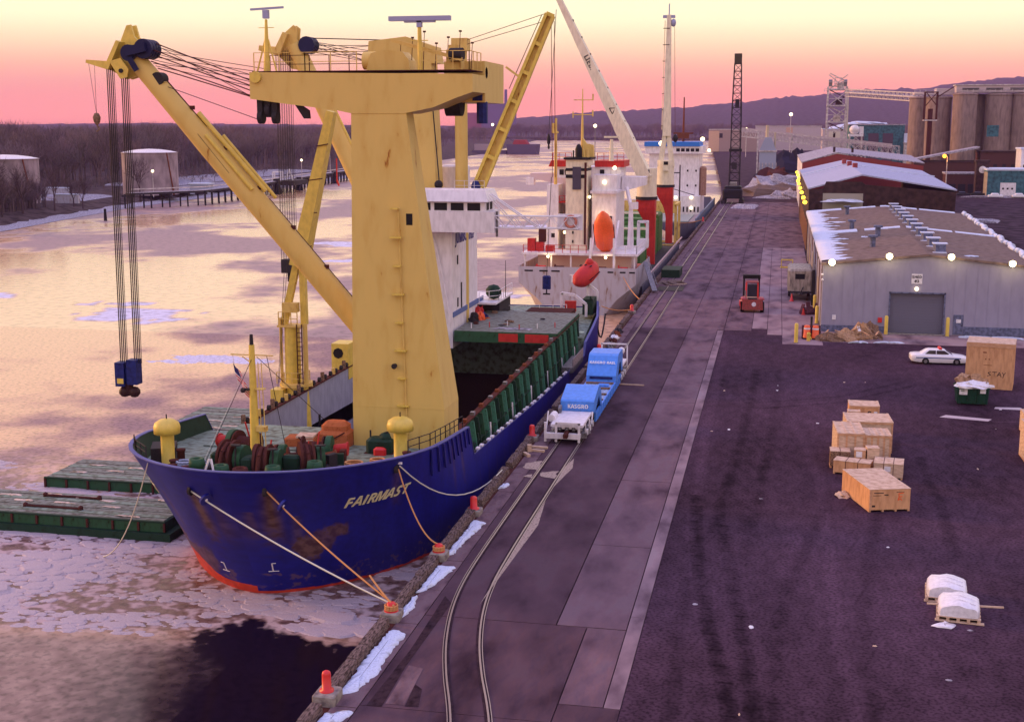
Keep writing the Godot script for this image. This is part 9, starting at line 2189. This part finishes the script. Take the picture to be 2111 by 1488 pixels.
	# storage tanks
	var T := func(label: String, at: Vector3, r: float, h: float):
		var t := thing("storage_tank", label, "tank", at, 0.0, "white storage tanks on the far bank")
		part(t, "tank_shell", B.new().lathe(Vector3.ZERO, [[r, 0], [r, h]], 40), "tank")
		part(t, "tank_roof", B.new().lathe(Vector3(0, h, 0), [[r, 0.0], [r * 0.75, 0.55], [r * 0.4, 1.0], [0.01, 1.2]], 40), "white")
		part(t, "rim_ring", B.new().lathe(Vector3(0, h - 0.3, 0), [[r + 0.02, 0], [r + 0.2, 0.05], [r + 0.2, 0.3], [r, 0.35]], 40), "tank")
		part(t, "stair", B.new().bar(Vector3(r + 0.1, 0, 2), Vector3(r * 0.9, h, r * 0.45), 0.5, 0.3), "rust")
	T.call("large white storage tank right of the crane's hoisting wires", Vector3(-213.5, -0.6, -416.0), 9.4, 14.4)
	T.call("white storage tank half hidden by trees at the left edge", Vector3(-232.0, -0.6, -358.0), 10.0, 13.6)
	# snowy road bank, sheds and pier on the far shore
	for e in [["snow-covered road bank behind the pier, upper", [[-262, -470], [-232, -470], [-236, -640], [-262, -640]], 1.2], ["snow-covered ground between the tanks", [[-246, -372], [-214, -372], [-218, -398], [-248, -398]], 0.8], ["snow strip along the pier approach", [[-224, -428], [-207, -428], [-214, -600], [-226, -600]], 0.8]]:
		one("snow_field", snow_pile(e[1], e[2], -0.5), "snow_dirty", e[0], "snow", "snow on the far bank", "stuff")
	var sh := thing("bank_shed", "small pale blue shed right of the large tank", "shed", Vector3(-196.5, -0.6, -420.0))
	part(sh, "wall", B.new().box(Vector3(-3.5, 0, -2), Vector3(3.5, 3.4, 2)), "hopper")
	part(sh, "roof", B.new().box(Vector3(-3.8, 3.4, -2.4), Vector3(3.8, 3.9, 2.4)), "snow")
	for e in [[-240, -392, 18, 3.0, "long low grey wall left of the large tank"], [-214, -362, 9, 2.6, "low pale wall between the tanks"]]:
		sh = thing("bank_wall", e[4], "wall", Vector3(e[0], -0.6, e[1]))
		part(sh, "wall", B.new().box(Vector3(-e[2] / 2, 0, -0.5), Vector3(e[2] / 2, e[3], 0.5)), "hull_grey")
		part(sh, "coping", B.new().box(Vector3(-e[2] / 2 - 0.1, e[3], -0.7), Vector3(e[2] / 2 + 0.1, e[3] + 0.3, 0.7)), "snow")
	var P := thing("river_pier", "long pier on piles along the far bank with snow on its deck", "pier", Vector3(-193, -3, -500), 0.0, "", true)
	var pts := [Vector3(-201, 1.6, -376), Vector3(-186, 1.6, -397), Vector3(-187, 1.6, -447), Vector3(-195, 1.6, -520), Vector3(-203, 1.6, -607), Vector3(-214, 1.6, -720)]
	for i in pts.size() - 1:
		part(P, "deck", B.new().bar(pts[i], pts[i + 1], 3.6, 0.6), "dark")
		part(P, "deck_snow", B.new().bar(pts[i] + Vector3(0, 0.36, 0), pts[i + 1] + Vector3(0, 0.36, 0), 3.0, 0.1), "snow_dirty")
		part(P, "pipe_rack", B.new().bar(pts[i] + Vector3(1.2, 1.5, 0), pts[i + 1] + Vector3(1.2, 1.5, 0), 0.3, 0.3), "galv")
		var n := int(pts[i].distance_to(pts[i + 1]) / 5.5)
		for q in n:
			var p: Vector3 = pts[i].lerp(pts[i + 1], float(q) / n)
			part(P, "pile", B.new().cyl(p + Vector3(-1.2, -5, 0), p + Vector3(-1.2, 0, 0), 0.28, 0.28, 6).cyl(p + Vector3(1.4, -5, 0), p + Vector3(1.4, 0, 0), 0.28, 0.28, 6), "black")
			if q % 2 == 0: part(P, "pile_cap", B.new().cbox(p + Vector3(0, -0.6, 0), Vector3(4.2, 0.7, 0.7)), "dark")
	# dolphins
	k = 0
	for e in [[-185.0, -435.0, 1.9, 7.0, "tall dark mooring dolphin at the pier's near corner"], [-188.0, -468.0, 2.0, 6.0, "stout dark dolphin behind the second hoisting wires"], [-197.0, -560.0, 1.9, 5.5, "dark dolphin standing alone right of the deck crane jib"], [-190.0, -497.0, 1.7, 5.5, "dark dolphin beside the pier platform"], [-182.0, -327.0, 0.5, 3.4, "thin marker pile with a bird-like top near the shore"]]:
		var t := thing("mooring_dolphin", e[4], "dolphin", Vector3(e[0], -3.1, e[1]), 0.0, "mooring dolphins off the far bank")
		for q in 7:
			var a := TAU * q / 6.0
			var o: Vector3 = Vector3(cos(a), 0, sin(a)) * (e[2] * 0.55 if q < 6 else 0.0)
			part(t, "pile", B.new().cyl(o * 1.3, o * 0.8 + Vector3(0, e[3] * (0.9 + 0.1 * (q % 2)), 0), e[2] * 0.3, e[2] * 0.25, 7), "black")
		k += 1
	var pl := thing("pier_platform", "white equipment on the dark pier platform behind the hoisting wires", "platform", Vector3(-189, 1.6, -483))
	part(pl, "platform_deck", B.new().box(Vector3(-7, -1.6, -8), Vector3(5, 0.2, 8)), "dark")
	part(pl, "loading_arm", B.new().frame(Vector3(-5, 0.2, 2), Vector3(-1.6, 3.4, 4), 0.4).bar(Vector3(0, 0.2, 3), Vector3(1.5, 4.5, 3), 0.4).bar(Vector3(1.5, 4.5, 3), Vector3(3, 0.2, 3), 0.4), "white")
	for e in [[-204.0, -0.6, -399.0, 8.6, "lit lamp on a post before the large tank"], [-188.0, 1.6, -495.0, 7.6, "lit lamp on the pier by the platform"], [-206.0, 1.6, -640.0, 6.0, "lit lamp on the far pier behind the mast crane"], [-199, 1.6, -560, 12.0, "thin white lamp mast on the pier"]]:
		var t := thing("pier_lamp", e[4], "lamp", Vector3(e[0], e[1], e[2]), 0.0, "lamps on the far bank")
		part(t, "lamp_post", B.new().cyl(Vector3.ZERO, Vector3(0, e[3], 0), 0.14, 0.1, 6), "galv")
		part(t, "lamp_head", B.new().sphere(Vector3(0, e[3], 0), 0.5, 8), "lamp_small")
	# stacks of a distant plant
	var ps := thing("power_plant", "distant hazy plant with tall stacks behind the blue ship's cranes", "building", Vector3(-560, 0, -2600))
	part(ps, "boiler_house", B.new().box(Vector3(-30, 0, -30), Vector3(30, 66, 30)), mat("plant", lin(0.16, 0.12, 0.26), 0.9))
	part(ps, "low_hall", B.new().box(Vector3(-70, 0, -20), Vector3(-30, 48, 20)), mat("plant_red", lin(0.30, 0.10, 0.16), 0.9))
	for x in [-22.0, -4.0, 14.0]: part(ps, "stack", B.new().cyl(Vector3(x, 66, 0), Vector3(x, 94, 0), 3.2, 2.8, 10), "plant")

func _ready():
	setup()
	make_materials()
	mat("smear", lin(0.42, 0.33, 0.27), 0.6, 0.0, texs["conc"], Vector3(0.8, 0.8, 0.8))
	make_river()
	make_quay()
	make_ship()
	make_ship_two()
	make_far_vessels()
	make_pontoons()
	make_ropes()
	make_deck_cargo()
	make_railcar()
	make_crates()
	make_vehicles()
	make_sheds()
	make_grain_terminal()
	make_crawler()
	make_far_shore()
